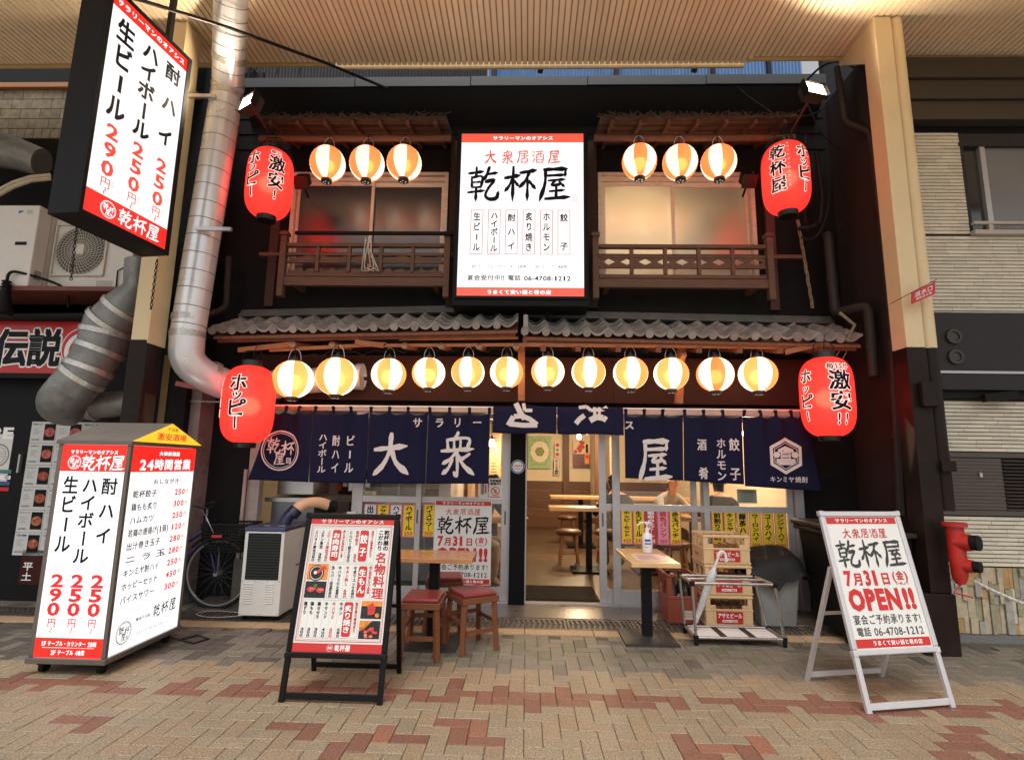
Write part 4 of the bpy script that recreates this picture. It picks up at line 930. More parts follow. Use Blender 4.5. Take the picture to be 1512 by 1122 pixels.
# ------------------------------------------------------------------ lanterns
GO = paper('lit_amber_gore', (.85, .34, .11), (1.0, .36, .095), .66); GW = paper('lit_white_gore', (.85, .80, .70), (1.0, .84, .66), 1.0)
UO = paper('orange_paper_gore', (.78, .24, .06), (1, .28, .09), .58); UW = paper('white_paper_gore', (.82, .76, .68), (1, .80, .68), .72)
LR = paper('lit_red_vinyl', (.80, .05, .04), (1.0, .06, .045), .46, .3)
CAP = M('black_lantern_cap', (.008, .008, .008), .3, var=.1)
def inner(t, w, rad, off):
    L = bpy.data.lights.new('lantern_bulb', 'POINT'); L.energy = w; L.color = (1, .78, .50); L.shadow_soft_size = rad; o = bpy.data.objects.new('lantern_bulb', L); COL.objects.link(o); o.parent = t; o.location = off
def ball(x, y, z, r, rot, mo, mw, label, group, pw=.62, sq=.96):
    t = thing('paper_lantern', label, 'lantern', (x, y, z), group=group)
    t.rotation_euler = (0, 0, rot)
    prof = []; n = 26
    for i in range(n+1):
        a = -PI/2+.30+(PI-.60)*i/n; rib = 1 if i % 2 else .987
        prof.append((r*math.cos(a)*rib, r*sq*math.sin(a)*rib))
    m = MB(); m.lathe(prof, 48, segmat=lambda k: (k//6) % 2); m.build('shade', [mo, mw], t, smooth=False)
    z0 = prof[0][1]; m = MB(); m.lathe([(.001, z0-.035), (r*.27, z0-.035), (r*.31, z0-.028), (r*.31, z0+.004), (r*.2, z0+.01), (.001, z0+.01)], 20); m.build('bottom_cap', CAP, t, smooth=True)
    for k in range(5): a = 2*PI*k/5; m = MB().disc((r*.16*math.cos(a), r*.16*math.sin(a), z0-.0358), r*.04, (0, 0, -1), 8); m.build('vent_hole', mw, t)
    z1 = prof[-1][1]; m = MB(); m.lathe([(r*.12, z1-.01), (r*.29, z1-.004), (r*.29, z1+.025), (r*.25, z1+.03), (.001, z1+.03)], 20); m.cyl((0, 0, z1+.03), (0, 0, z1+.055), r*.1, 10); m.build('top_cap', CAP, t, smooth=True)
    m = MB(); w = r*.32; H_ = r*.62; pts = [(w*math.cos(PI*i/12), 0, z1+.01+H_*math.sin(PI*i/12)) for i in range(13)]
    c, s_ = math.cos(-rot), math.sin(-rot); pts = [(x_*c, x_*s_, z_) for x_, _, z_ in pts]
    m.tube(pts, .0035, 6); m.build('wire_handle', STEEL, t)
    m = MB(); m.tube([(0, 0, z1+.05), (.004, 0, z1+H_+.01), (.0, 0, z1+H_+.05)], .004, 6); m.build('cord', CABLE, t)
    inner(t, pw, r*.34, (0, 0, -r*.12)); return t
LOW = [(433,560), (497,556), (574,553), (633,551), (691,550), (748,550), (809,549), (869,550), (931,551), (991,552), (1056,553), (1119,553)]
ORD = ['first', 'second', 'third', 'fourth', 'fifth', 'sixth', 'seventh', 'eighth', 'ninth', 'tenth', 'eleventh', 'twelfth']
rots = [0, 0, 1, .35, .05, -.2, .55, 0, .05, 0, .9, .0]; dia = [59, 60, 51, 49, 49, 49, 49, 50, 51, 51, 54, 55]
LOW_G = 'round lanterns under the tiled eaves'
for i, (px, py) in enumerate(LOW):
    y = .13 if i > 1 else .02; p = atY(px, py, y); r = dia[i]/805*(Vector(p)-CAM).dot(_fw)/2*1.0
    a = {0: -22.5, 1: 22.5}[0]
    white_front = rots[i] < .3
    base = (-PI/2)-R(22.5)-R(45) if white_front else (-PI/2)-R(22.5)
    ex = {3: R(20), 5: R(26), 1: R(6), 6: R(14), 2: R(-4), 4: R(-3), 10: R(-10)}.get(i, 0)
    mo = UO if i == 10 else GO
    ball(p.x, y, p.z, r, base+ex, mo, GW, 'round %s lantern, %s from the left in the row under the tiled eaves' % ('orange and white' if i == 10 else 'amber and white', ORD[i]), LOW_G)
UP = [(484,241), (542,241), (597,240), (944,238), (1004,239), (1061,239)]
POS = ['leftmost of three at the left upstairs window', 'middle of three at the left upstairs window', 'rightmost of three at the left upstairs window', 'leftmost of three at the right upstairs window', 'middle of three at the right upstairs window', 'rightmost of three at the right upstairs window']
for i, (px, py) in enumerate(UP):
    y = -.05; p = atY(px, py, y); r = 48/805*(Vector(p)-CAM).dot(_fw)/2*1.06
    base = (-PI/2)-R(22.5)-R(45)+({3: R(38), 4: R(45), 5: R(60), 0: R(2), 1: R(0), 2: R(-2)}[i])
    ball(p.x, y, p.z-.01, r, base, UO, UW, 'round orange and white lantern, '+POS[i], 'round lanterns at the upstairs windows', sq=1.04)
def red_lantern(loc, R0, H0, label, texts, rot=0., tilt=0.):
    t = thing('red_lantern', label, 'lantern', loc, group='big red vinyl lanterns'); t.rotation_euler = (tilt, 0, rot)
    rad = lambda z: R0*max(.001, 1-abs(z/(H0/2*1.035))**4.2)**.42
    prof = [(rad(-H0/2+H0*i/96)*(1.0 if i % 2 else .992), -H0/2+H0*i/96) for i in range(97)]
    m = MB(); m.lathe(prof, 56); m.build('shade', LR, t, smooth=False)
    for s_, nm in ((-1, 'bottom_cap'), (1, 'top_cap')):
        z = s_*H0/2; m = MB(); a = [(.001, z-.05), (R0*.40, z-.05), (R0*.42, z-.04), (R0*.43, z+.012), (.001, z+.012)] if s_ < 0 else [(.001, z-.012), (R0*.44, z-.012), (R0*.42, z+.055), (R0*.38, z+.06), (.001, z+.06)]
        m.lathe(a, 28); m.build(nm, CAP, t, smooth=True)
    m = MB(); w = R0*.42; m.tube([(-w, 0, H0/2+.02), (-w*.95, 0, H0/2+.12), (-w*.7, 0, H0/2+.16), (w*.7, 0, H0/2+.16), (w*.95, 0, H0/2+.12), (w, 0, H0/2+.02)], .005, 6); m.build('wire_handle', BLK, t)
    m = MB(); m.tube([(0, 0, H0/2+.05), (.01, 0, H0/2+.15), (.03, .02, H0/2+.24)], .004, 6); m.build('cord', CABLE, t)
    inner(t, 3.2, .09, (0, 0, -.02))
    for (ph, items) in texts:
        def warp(q, ph=ph):
            a = q.x/R0+ph; r = rad(q.z)+.003-q.y; return Vector((r*math.sin(a), -r*math.cos(a), q.z))
        s = Sheet((0, 0, 0), (1, 0, 0), (0, 0, 1), warp)
        for (kind, c, x, z, w, h_) in items:
            if kind == 'b': s.out(c, x, z, w, h_, LWT2, .0075, 1, .03, rot=c in ROT); s.ch(c, x, z, w, h_, LKB, .03, 3, rot=c in ROT)
            elif kind == 'w': s.ch(c, x, z, w, h_, LWT2, .0, 1)
            elif kind == 'B': s.br(c, x, z, w, h_, LKB, 2)
        s.done(t)
    return t
LWT2 = M('lantern_white_print', (.7, .62, .58), .6, var=0, emit=(1, .55, .5), es=.75)
def hoppy(H0, k=1.): return [('b', 'ホ', 0, .24*H0, .17*k, .18*k), ('b', 'ッ', .0, .085*H0, .12*k, .11*k), ('b', 'ピ', -.0, -.08*H0, .19*k, .18*k), ('b', 'ー', .0, -.26*H0, .13*k, .13*k)]
def maker(H0): return [('w', c, .19, .20*H0-i*.032, .026, .026) for i, c in enumerate('乾杯屋大衆居酒屋')]
p = atY(367, 597, -.1); red_lantern(p, .238, .74, 'big red lantern hanging at the lower left corner of the eaves, writing on its front', [(.02, hoppy(.74)), (-1.15, [('b', c, 0, .2-i*.1, .07, .08) for i, c in enumerate('毎日激安')])])
p = atY(1221, 586, -.1); red_lantern(p, .232, .74, 'big red lantern hanging at the lower right corner of the eaves beside the drainpipe', [(.02, [('b', '毎', -.075, .26, .07, .06), ('b', '日', 0, .26, .07, .06), ('b', 'が', .075, .26, .07, .06), ('b', '激', 0, .125, .20, .19), ('b', '安', .0, -.065, .20, .18), ('b', '!', -.03, -.22, .02, .10), ('b', '!', .04, -.22, .02, .10)]), (-1.30, hoppy(.74, .8))])
p = atY(398, 272, -.12); red_lantern(p, .225, .72, 'big red lantern hanging beside the left upstairs window, under the left floodlight', [(-.35, hoppy(.72, .92)), (.72, [('b', '毎', -.04, .25, .05, .05), ('b', '日', .02, .25, .05, .05), ('b', '激', 0, .12, .16, .17), ('b', '安', .0, -.06, .16, .17), ('b', '!', 0, -.2, .02, .09)])])
p = atY(1160, 264, -.12); red_lantern(p, .222, .72, 'big red lantern hanging beside the right upstairs window, under the right floodlight', [(.38, hoppy(.72, .92)), (-.75, [('b', c, 0, .19-i*.17, .15, .16) for i, c in enumerate('乾杯屋')]+[('w', c, .10, .27-i*.045, .03, .034) for i, c in enumerate('サラリーマンのオアシス')])])
# wiring looping between the lanterns
m = MB(); tops = [atY(px, py-38, .1) for px, py in LOW]
for a, b in zip(tops[:-1], tops[1:]):
    m.tube([a.lerp(b, t/8)+Vector((0, 0, -.035*math.sin(PI*t/8)+.02*math.sin(t*2+a.x*5))) for t in range(9)], .004, 5)
tag(m.build('lantern_wire', CABLE), 'thin dark wire looping along the top of the lower lanterns', 'wire')
m = MB()
for ch_ in (UP[:3], UP[3:]):
    tops = [atY(px, py-33, .0) for px, py in ch_]
    for a, b in zip(tops[:-1], tops[1:]): m.tube([a.lerp(b, t/8)+Vector((0, 0, -.02*math.sin(PI*t/8)+.03)) for t in range(9)], .0035, 5)
tag(m.build('lantern_wire', M('pale_wire', (.4, .36, .3), .6)), 'thin pale wire joining the upstairs round lanterns', 'wire')

# ------------------------------------------------------------------ floodlights
def flood(label, p, base, aim, watts):
    t = thing('floodlight', label, 'floodlight', p, group='floodlights on arms above the red lanterns')
    d = Vector(aim).normalized(); s_ = d.cross(Vector((0, 0, 1))).normalized(); u = s_.cross(d)
    def q(a, b, c): return s_*a+u*b+d*c
    m = MB(); f = [q(x, y, .03) for x, y in ((-.11, -.085), (.11, -.085), (.11, .085), (-.11, .085))]; g_ = [q(x, y, -.09) for x, y in ((-.09, -.065), (.09, -.065), (.09, .065), (-.09, .065))]
    m.add(f+g_, [(4,5,6,7),(0,4,7,3),(1,2,6,5),(0,1,5,4),(3,7,6,2)]); m.build('housing', M('dark_bronze_cast', (.05, .04, .035), .4, .4), t)
    m = MB(); m.add([q(x, y, .024) for x, y in ((-.095, -.068), (.095, -.068), (.095, .068), (-.095, .068))], [(0, 1, 2, 3)]); m.build('lens', M('flood_lens', (1, 1, 1), emit=(1, .86, .66), es=22), t)
    for sx in (-.122, .122): MB().bar(q(sx, 0, -.02), q(sx, 0, .045), .012, .16, u).build('bezel', BLK, t)
    b = Vector(base)-Vector(p); m = MB(); m.tube([q(0, -.02, -.05), b], .012, 8); m.build('arm', M('red_brown_arm', (.08, .02, .015), .5), t)
    L = bpy.data.lights.new('flood_lamp', 'SPOT'); L.energy = watts; L.color = (1, .80, .58); L.spot_size = R(150); L.spot_blend = .6; L.shadow_soft_size = .06
    lo = bpy.data.objects.new('flood_lamp', L); COL.objects.link(lo); lo.parent = t; lo.location = d*.045; lo.rotation_euler = d.to_track_quat('-Z', 'Y').to_euler()
flood('lit floodlight on an arm at the top left, beside the silver duct', atY(368, 152, -.55), atY(420, 232, .5), (-.45, -.75, .20), 100)
flood('lit floodlight on an arm at the top right, beside the cream pillar', atY(1202, 134, -.55), atY(1130, 262, .5), (.22, -.80, .26), 150)
for sx, px, py, lb in ((1, 447, 266, 'small black spotlight clamped left of the left upstairs window'), (-1, 1104, 264, 'small black spotlight clamped right of the right upstairs window')):
    p = atY(px, py, .1); t = thing('spotlight', lb, 'spotlight', p, group='black spotlights on the upstairs window posts')
    m = MB(); m.bar((0, .06, .05), (0, -.04, -.05), .13, .11); m.build('housing', BLK, t, bev=.01); m = MB(); m.bar((0, -.041, -.051), (0, -.055, -.065), .15, .14); m.build('bezel', CAP, t, bev=.005)
    m = MB(); m.tube([(0, .06, .05), (-.08*sx, .2, .06), (-.12*sx, .44, .03)], .012, 8); m.build('arm', BLK, t)

# ------------------------------------------------------------------ noren curtains and their pole
PY = .28; PZ = 2.012
pole = tag(MB().tube([atY(398, 599, PY), atY(1200, 606.5, PY)], .0135, 12).build('curtain_pole', M('white_plastic_pole', (.72, .66, .62), .4), smooth=True), 'white pole carrying the dark blue shop curtains', 'pole')
tag(MB().bar(atY(545, 603, .50), atY(1172, 611, .50), .02, .055).build('door_head_board', M('pale_head_trim', (.62, .52, .46), .5)), 'pale horizontal trim board seen behind the tops of the blue curtains', 'trim')
def pz(x): return PZ+(x+.1)*.0042-.018
def curtain(label, bounds, zb, seed, cat='curtain'):
    t = thing('noren_curtain', label, cat, (0, PY, 0))
    xs0, xs1 = bounds[0][0], bounds[-1][1]
    def f(x, z):
        top = max(0, min(1, (z-zb)/(PZ-zb))); 
        w = .016*math.sin(x*7.3+seed+z)+.009*math.sin(x*17+seed*2+z*2.5)+(.022*top**2+.003)*math.sin(x*2*PI/.205+seed)+.008*top*math.sin(x*41+seed)
        return w+.035*(1-top)-.012
    xt = lambda x, z: x
    for bi, (a, b, za, zbb) in enumerate(bounds):
        m = MB(); nx_ = 64; nz_ = 26; n = 0; vs = []
        ntab = max(2, round((b-a)/.2))
        for j in range(nz_+1):
            for i in range(nx_+1):
                s_ = i/nx_; x = a+.004+(b-a-.008)*s_; zb_ = za+(zbb-za)*s_; sag = .030*abs(math.sin(PI*s_*ntab))**.8
                zt_ = pz(x)-.028-sag; z = zb_+(zt_-zb_)*j/nz_
                sl = (1-j/nz_)*.0
                if bi == 0 and xs0 < -2: x += (j/nz_)*.20*(1-s_)
                if bi == len(bounds)-1 and xs1 > 2: x -= (j/nz_)*.10*s_
                vs.append((x, f(x, z), z))
        fs = [(j*(nx_+1)+i, j*(nx_+1)+i+1, (j+1)*(nx_+1)+i+1, (j+1)*(nx_+1)+i) for j in range(nz_) for i in range(nx_)]
        m.add(vs, fs); o = m.build('cloth_panel', NAVY, t, smooth=True)
        sm = o.modifiers.new('thickness', 'SOLIDIFY'); sm.thickness = .0016; sm.offset = 1
        for k in range(ntab+(1 if bi == len(bounds)-1 else 0)):
            x = a+.02+(b-a-.03)*k/ntab
            if bi == 0 and xs0 < -2: x += .20*(1-k/ntab)
            if bi == len(bounds)-1 and xs1 > 2: x -= .10*k/ntab
            q = pz(x)+.018-PZ+.0; zc = PZ+(x+.1)*.0042+.001
            MB().tube([(x-.016, 0, zc), (x+.016, 0, zc)], .0165, 12).build('tab', NAVY, t)
            yy = f(x, pz(x)-.04); m = MB(); m.add([(x-.016, -.0165, zc), (x+.016, -.0165, zc), (x+.016, yy-.002, zc-.055), (x-.016, yy-.002, zc-.055), (x-.016, -.0135, zc), (x+.016, -.0135, zc), (x+.016, yy+.001, zc-.055), (x-.016, yy+.001, zc-.055)], [(0,1,2,3),(7,6,5,4),(0,3,7,4),(1,5,6,2)]); m.build('tab', NAVY, t)
    def warp(q): return Vector((q.x, f(q.x, q.z)-.0065+q.y, q.z))
    return t, Sheet((0, 0, 0), (1, 0, 0), (0, 0, 1), warp)
def P2(px, py): p = atY(px, py, PY); return p.x, p.z
t, s = curtain('dark blue curtain left of the door with a round white logo', [(-2.86, -2.215, 1.250, 1.236), (-2.215, -1.637, 1.236, 1.232), (-1.637, -1.028, 1.232, 1.240), (-1.028, -.381, 1.240, 1.252)], 1.24, .6)
x, z = P2(413, 665); logo(s, x, z, .205, NWHITE)
for txt, px, y0, y1, w in (('ハイボール', 478, 640, 699, .085), ('酎ハイ', 497, 641, 701, .09), ('ビール', 517, 641, 701, .095)):
    x, za = P2(px, y0); _, zb_ = P2(px, y1); s.vt(txt, x, za, w, za-zb_, NWHITE, .022)
x, z = P2(577, 671); s.br('大', x, z, .36, .40, NWHITE); x, z = P2(675, 671); s.br('衆', x, z, .35, .42, NWHITE)
for c, px in zip('サラリー', (617, 649, 676, 705)): x, z = P2(px, 624.5); s.ch(c, x, z, .105, .105, NWHITE, .03)
s.done(t)
t, s = curtain('dark blue curtain right of the door with a white hexagon crest', [(.982, 1.576, 1.330, 1.314), (1.576, 2.178, 1.312, 1.286), (2.178, 2.926, 1.270, 1.232)], 1.28, 2.1)
x, z = P2(929, 628); s.ch('ス', x, z, .10, .10, NWHITE, .03); x, z = P2(968, 679); s.br('屋', x, z, .33, .41, NWHITE)
for c, px, py, w in (('酒', 1036, 657, .105), ('肴', 1039, 699, .105), ('餃', 1084, 657, .112), ('子', 1086, 700, .115)): x, z = P2(px, py); s.ch(c, x, z, w, w*1.15, NWHITE, .025)
x, za = P2(1063, 647); _, zb_ = P2(1063, 711); s.vt('ホルモン', x, za, .10, za-zb_, NWHITE, .025)
x, z = P2(1160, 673); hx_ = PI/2; s.hexa(x, z, .136, .170, NWHITE); s.hexa(x, z, .117, .124, NWHITE)
s.poly([(x-.075, z+.062), (x, z+.098), (x+.075, z+.062), (x+.075, z+.035), (x, z+.03), (x-.075, z+.035)], NWHITE); s.poly([(x-.09, z-.03), (x+.09, z-.03), (x+.09, z-.065), (x+.055, z-.09), (x-.055, z-.09), (x-.09, z-.065)], NWHITE); s.rect(x-.05, x+.05, z-.03, z+.035, NWHITE, 1.2); s.disc(x-.085, z+.01, .03, NWHITE, 1.4); s.disc(x+.085, z+.01, .03, NWHITE, 1.4)
for dz in (.045, .012, -.022, -.055): s.rect(x-.036, x+.036, z+dz, z+dz+.007, NAVY, 3)
x, z = P2(1165, 708); s.h('キンミヤ焼酎', x, z, .36, .062, NWHITE, .015)
s.done(t)
# the middle curtain is thrown over the pole: two short folded flaps showing the lower halves of two characters
t = thing('folded_noren_curtain', 'short middle dark blue curtain flipped up over the pole above the doorway', 'curtain', (0, PY, 0))
fold = lambda x, z: -.030-.012*math.sin((x+.4)*9)-.018*(PZ-z)*4*.5-.005*math.sin(x*23+z*9)
for a, b, w in ((-.352, .296, 1), (.304, .972, 2)):
    m = MB(); vs = []; nx_ = 30; cols = []
    path = [(.03, 1.80), (.028, 1.90), (.022, 1.985), (.0, 2.036), (-.024, 2.02)]
    for i in range(nx_+1):
        x = a+(b-a)*i/nx_; hump = .018*math.exp(-((x+.0)/.09)**2) if w == 1 else .0
        for (y, z) in path: vs.append((x, y, z+pz(x)-PZ+.018+(hump if z > 2 else 0)))
        for k in range(1, 9): z = 2.01-(2.01-(1.758+.004*math.sin(x*11)))*k/8; vs.append((x, fold(x, z), z))
    c = len(path)+8; m.add(vs, [(i*c+j, (i+1)*c+j, (i+1)*c+j+1, i*c+j+1) for i in range(nx_) for j in range(c-1)]); o = m.build('cloth_panel', NAVY, t, smooth=True)
    sm = o.modifiers.new('thickness', 'SOLIDIFY'); sm.thickness = .002; sm.offset = 0
warp = lambda q: Vector((q.x, fold(q.x, q.z)-.005+q.y, q.z))
s = Sheet((0, 0, 0), (1, 0, 0), (0, 0, 1), warp)
def C3(pts): return [P2(620+x/4.315, 480+y/4.315) for x, y in pts]
def strip(pts, w, mat=NWHITE, k=1.):
    pts = C3(pts); P = [Vector(p) for p in pts]
    for i in range(len(P)-1):
        for j in range(3):
            a = P[i].lerp(P[i+1], j/3); b = P[i].lerp(P[i+1], (j+1.08)/3); d = (P[i+1]-P[i]).normalized(); n = Vector((-d.y, d.x))*w/2
            s.poly([tuple(a-n), tuple(b-n), tuple(b+n), tuple(a+n)], mat, k+.1*(i*3+j))
strip([(612, 500), (640, 560), (668, 600)], .055); strip([(660, 500), (668, 545), (715, 545)], .035, k=2); strip([(600, 585), (650, 580), (700, 600), (745, 635)], .05, k=3); strip([(598, 585), (565, 640)], .055, k=4); strip([(572, 632), (660, 640), (745, 638)], .05, k=5); strip([(612, 510), (560, 505)], .0001)
strip([(1010, 528), (1060, 522), (1085, 545), (1165, 540), (1190, 522)], .035); strip([(1110, 525), (1112, 600)], .032, k=2); strip([(1140, 525), (1142, 600)], .028, k=3); strip([(1080, 610), (1120, 588), (1165, 592), (1185, 606)], .06, k=4); strip([(990, 630), (1015, 600), (1045, 578)], .05, k=5)
s.done(t)
# ------------------------------------------------------------------ ducts and pipes
def bands(path, r, every, name, mat, par, w=.004):
    """swaged seams round a duct"""
    P = [Vector(p) for p in path]
    for a, b in zip(P[:-1], P[1:]):
        d = (b-a); n = int(d.length/every)
        for i in range(n): c = a+d*((i+.5)/n); t = d.normalized(); m = MB(); m.tube([c-t*w, c, c+t*w], [r+.001, r+.004, r+.001], 28, cap=False); m.build(name, mat, par, smooth=True)
def arc(pts, n=6, rad=.3):
    """round the corners of a polyline (quadratic)"""
    P = [Vector(p) for p in pts]; out = [P[0]]
    if rad < .2:
        for i in range(1, len(P)-1):
            a = P[i]+(P[i-1]-P[i]).normalized()*rad; b = P[i]+(P[i+1]-P[i]).normalized()*rad
            for k in range(n+1): t = k/n; out.append(a*(1-t)**2+P[i]*2*t*(1-t)+b*t*t)
        return out+[P[-1]]
    for i in range(1, len(P)-1):
        a = P[i].lerp(P[i-1], .5) if i > 1 else P[i].lerp(P[i-1], .35 if (P[i]-P[i-1]).length > 1 else .5); b = P[i].lerp(P[i+1], .5) if i < len(P)-2 else P[i].lerp(P[i+1], .4)
        if (P[i]-P[i-1]).length > 1: a = P[i]+(P[i-1]-P[i]).normalized()*rad
        if (P[i]-P[i+1]).length > 1: b = P[i]+(P[i+1]-P[i]).normalized()*rad
        for k in range(n+1): t = k/n; out.append(a*(1-t)**2+P[i]*2*t*(1-t)+b*t*t)
    return out+[P[-1]]
t = thing('silver_duct', 'shiny galvanised duct running down the left edge of the shop into its eaves', 'duct')
T = Vector((-3.13, -.30, 5.25)); Bm = Vector((-3.262, -.30, 2.62)); TT = atZ(341, -6, 5.74); e1 = Vector((-3.26, -.28, 2.30)); e2 = Vector((-2.93, .18, 2.14)); e3 = Vector((-2.62, .36, 2.26)); e4 = atY(532, 556, .36)
m = MB(); m.tube([T, Bm], .150, 32); m.build('straight_pipe', GALV, t, smooth=True)
m = MB(); m.tube([TT+Vector((.02, 0, .8)), TT, T.lerp(TT, .5), T], .151, 32); m.build('upper_pipe', GALV, t, smooth=True); bands([T, TT], .152, .11, 'seam', M('duct_seam', (.30, .30, .31), .4, .8), t)
bands([T, Bm], .150, .175, 'seam', M('duct_seam', (.30, .30, .31), .4, .8), t)
m = MB(); m.tube(arc([Bm, e1, e2, e3], 8), .152, 32); m.build('elbow', GALV, t, smooth=True)
m = MB(); m.tube([e3, e4], .135, 28); m.build('branch_pipe', GALV, t, smooth=True)
for c, d, r in ((Bm, (0, 0, 1), .156), (Bm+Vector((0, 0, .16)), (0, 0, 1), .155), ((e1+e2)/2+Vector((-.03, -.02, .03)), (e2-e1), .160), (e2+Vector((.0, .0, .02)), (.6, .4, .1), .160), (T, (0, -.3, 1), .158), (T.lerp(TT, .35), TT-T, .158), (T-Vector((0, 0, .12)), (0, 0, 1), .155), (e4, (1, 0, 0), .142)):
    d = Vector(d).normalized(); m = MB(); m.tube([c-d*.03, c-d*.028, c+d*.028, c+d*.03], [r-.006, r, r, r-.006], 28, cap=False); m.build('tape_band', TAPE if r > .15 else GALV, t, smooth=True)
for z, sgn in ((5.02, -1), (3.62, 1)):
    m = MB(); m.bar((-3.19-.26*(sgn < 0), -.47, z), (-3.19+.30*(sgn > 0)+.05, -.47, z-.01), .03, .035); m.build('wall_bracket', STEEL, t)
t = thing('wrapped_duct', 'fat grey duct bound with silver tape, elbowing down in front of the red shop sign', 'duct')
def dp(px, py, y): return atY(px, py, y)
path = [dp(204, 385, -.15), dp(203, 425, -.15), dp(186, 452, -.15), dp(160, 480, -.15), dp(149, 515, -.15), dp(130, 548, -.18), dp(103, 577, -.2)]
m = MB(); m.tube(path, [.115, .125, .19, .215, .21, .205, .20], 28); m.build('body', GALVD, t, smooth=True)
ap = arc([dp(112, 568, -.2), dp(84, 598, -.15), dp(120, 600, .10), dp(200, 594, .22)], 8); m = MB(); m.tube(ap, [.20 if i < len(ap)*.55 else .135+.065*max(0, 1-(i-len(ap)*.55)/3) for i in range(len(ap))], 28); m.build('elbow', GALVD, t, smooth=True)
for a, b, f, r in ((2, 3, .2, .20), (2, 3, .9, .222), (3, 4, .35, .222), (4, 5, .1, .217), (4, 5, .9, .214), (5, 6, .3, .212)):
    c = path[a].lerp(path[b], f); d = (path[b]-path[a]).normalized(); m = MB(); m.tube([c-d*.028, c-d*.024, c+d*.024, c+d*.028], [r-.01, r+.004, r+.004, r-.01], 28, cap=False); m.build('tape_band', TAPE, t, smooth=True)
c = dp(140, 597, .12); m = MB(); m.tube([c-Vector((.03, 0, 0)), c, c+Vector((.03, 0, 0))], [.16, .168, .15], 24, cap=False); m.build('tape_band', TAPE, t, smooth=True)
t = tag(MB().tube([dp(-25, 215, .1), dp(20, 226, .1), dp(62, 240, .15)], [.22, .18, .15], 20).build('grey_duct', GALVD, smooth=True), 'stub of grey duct at the far left under the tiled wall', 'duct')
m = MB()
for k in range(2): m.tube([dp(-5, 283+k*7, 0), dp(20, 270+k*6, 0), dp(45, 262+k*5, .0), dp(75, 259+k*5, .1)], .022, 10)
tag(m.build('refrigerant_pipes', M('beige_pipe_wrap', (.50, .44, .32), .7), smooth=True), 'pair of beige wrapped pipes above the left air conditioner', 'pipes')
DP = M('dark_pvc_pipe', (.040, .034, .032), .35, var=.15, dirt=.2)
def downpipe(label, pts, r=.035):
    t = thing('downpipe', label, 'pipe'); P = [Vector(p) for p in pts]
    m = MB(); m.tube(arc(P, 5, .07), r, 14); m.build('pipe', DP, t, smooth=True)
    for p in P[1:-1]: m = MB(); m.tube([p+Vector((0, 0, -.05)), p+Vector((0, 0, .05))], r+.006, 14); 
    for p, q in ((P[0], P[1]), (P[-2], P[-1])):
        c = p.lerp(q, .6); d = (q-p).normalized(); m = MB(); m.tube([c-d*.02, c+d*.02], r+.006, 14); m.build('clip', DP, t)
downpipe('dark downpipe with an offset high up behind the cream right pillar', [dp(1236, 100, .05), dp(1248, 182, .05), dp(1284, 194, -.1), dp(1302, 330, -.15), dp(1316, 480, -.15), dp(1330, 760, -.15)], .034)
downpipe('dark downpipe stepping out over the right end of the tiled roof', [dp(1222, 345, .35), dp(1233, 462, .3), dp(1282, 452, .0), dp(1290, 556, .0)], .048)
downpipe('thin dark pipe along the left wall above the tiled roof', [dp(338, 380, .45), dp(334, 455, .45), dp(305, 466, .3), dp(296, 468, .2)], .035)
t = thing('cable_bundle', 'tangle of black cables and conduit on the right upper corner of the facade', 'cables')
for pts, r in (([dp(1205, 225, .3), dp(1212, 270, .3), dp(1215, 320, .28), dp(1205, 335, .25), dp(1180, 338, .25)], .025), ([dp(1222, 255, .3), dp(1226, 300, .28), dp(1212, 345, .25), dp(1196, 356, .25), dp(1184, 350, .25)], .012), ([dp(1208, 250, .28), dp(1215, 290, .2), dp(1210, 330, .2)], .012), ([dp(1240, 290, .3), dp(1256, 310, .3), dp(1240, 340, .3), dp(1228, 330, .3)], .006), ([dp(1150, 175, .3), dp(1200, 172, .1), dp(1232, 150, 0)], .008), ([dp(1072, 112, .3), dp(1100, 140, .3), dp(1142, 168, .3)], .006), ([dp(1190, 120, .2), dp(1215, 95, 0), dp(1240, 90, .1), dp(1262, 100, .2)], .012), ([dp(1190, 200, .4), dp(1186, 260, .4), dp(1190, 330, .4)], .014), ([dp(1258, 230, .4), dp(1215, 205, .4), dp(1190, 150, .35)], .008)):
    m = MB(); m.tube(arc(pts, 4), r, 8); m.build('cable', CABLE, t, smooth=True)
TW = M('tan_twisted_cable', (.32, .24, .14), .7, var=.3)
m = MB()
for ph in (0, 2.1, 4.2): m.tube([dp(1178+22*i/30, 325+130*i/30, .45)+Vector((.012*math.sin(i*.5+ph), -.012*math.cos(i*.5+ph), 0)) for i in range(31)], .006, 5)
tag(m.build('twisted_cable', TW), 'twisted tan cable dangling below the right upstairs lantern', 'cable')
m = MB(); m.tube([dp(1226, 520, .2), dp(1250, 505, .1), dp(1262, 480, .1), dp(1240, 462, .2)], .016, 8); m.tube([dp(1245, 490, .1), dp(1250, 520, .1), dp(1235, 545, .15)], .005, 6); m.tube([dp(1250, 485, .1), dp(1244, 512, .1), dp(1225, 540, .2)], .005, 6); tag(m.build('loose_pipe', TW), 'loose tan hose curling off the right end of the tiled eaves', 'hose')
m = MB(); m.tube([dp(150, -14, -2.0), dp(205, 0, -1.7), dp(340, 42, -1.0), dp(480, 93, -.2), dp(572, 131, .26)], .016, 8)
tag(m.build('overhead_cable', CABLE, smooth=True), 'thick black cable slanting across the soffit from top left to the roof edge', 'cable')
m = MB(); rr = random.Random(4)
for i in range(9):
    x = 358+rr.uniform(0, 26); m.tube([dp(x, 94, .9), dp(x+rr.uniform(-12, 12), 108, .8), dp(x+rr.uniform(-14, 14), 126, .85)], .008, 5)
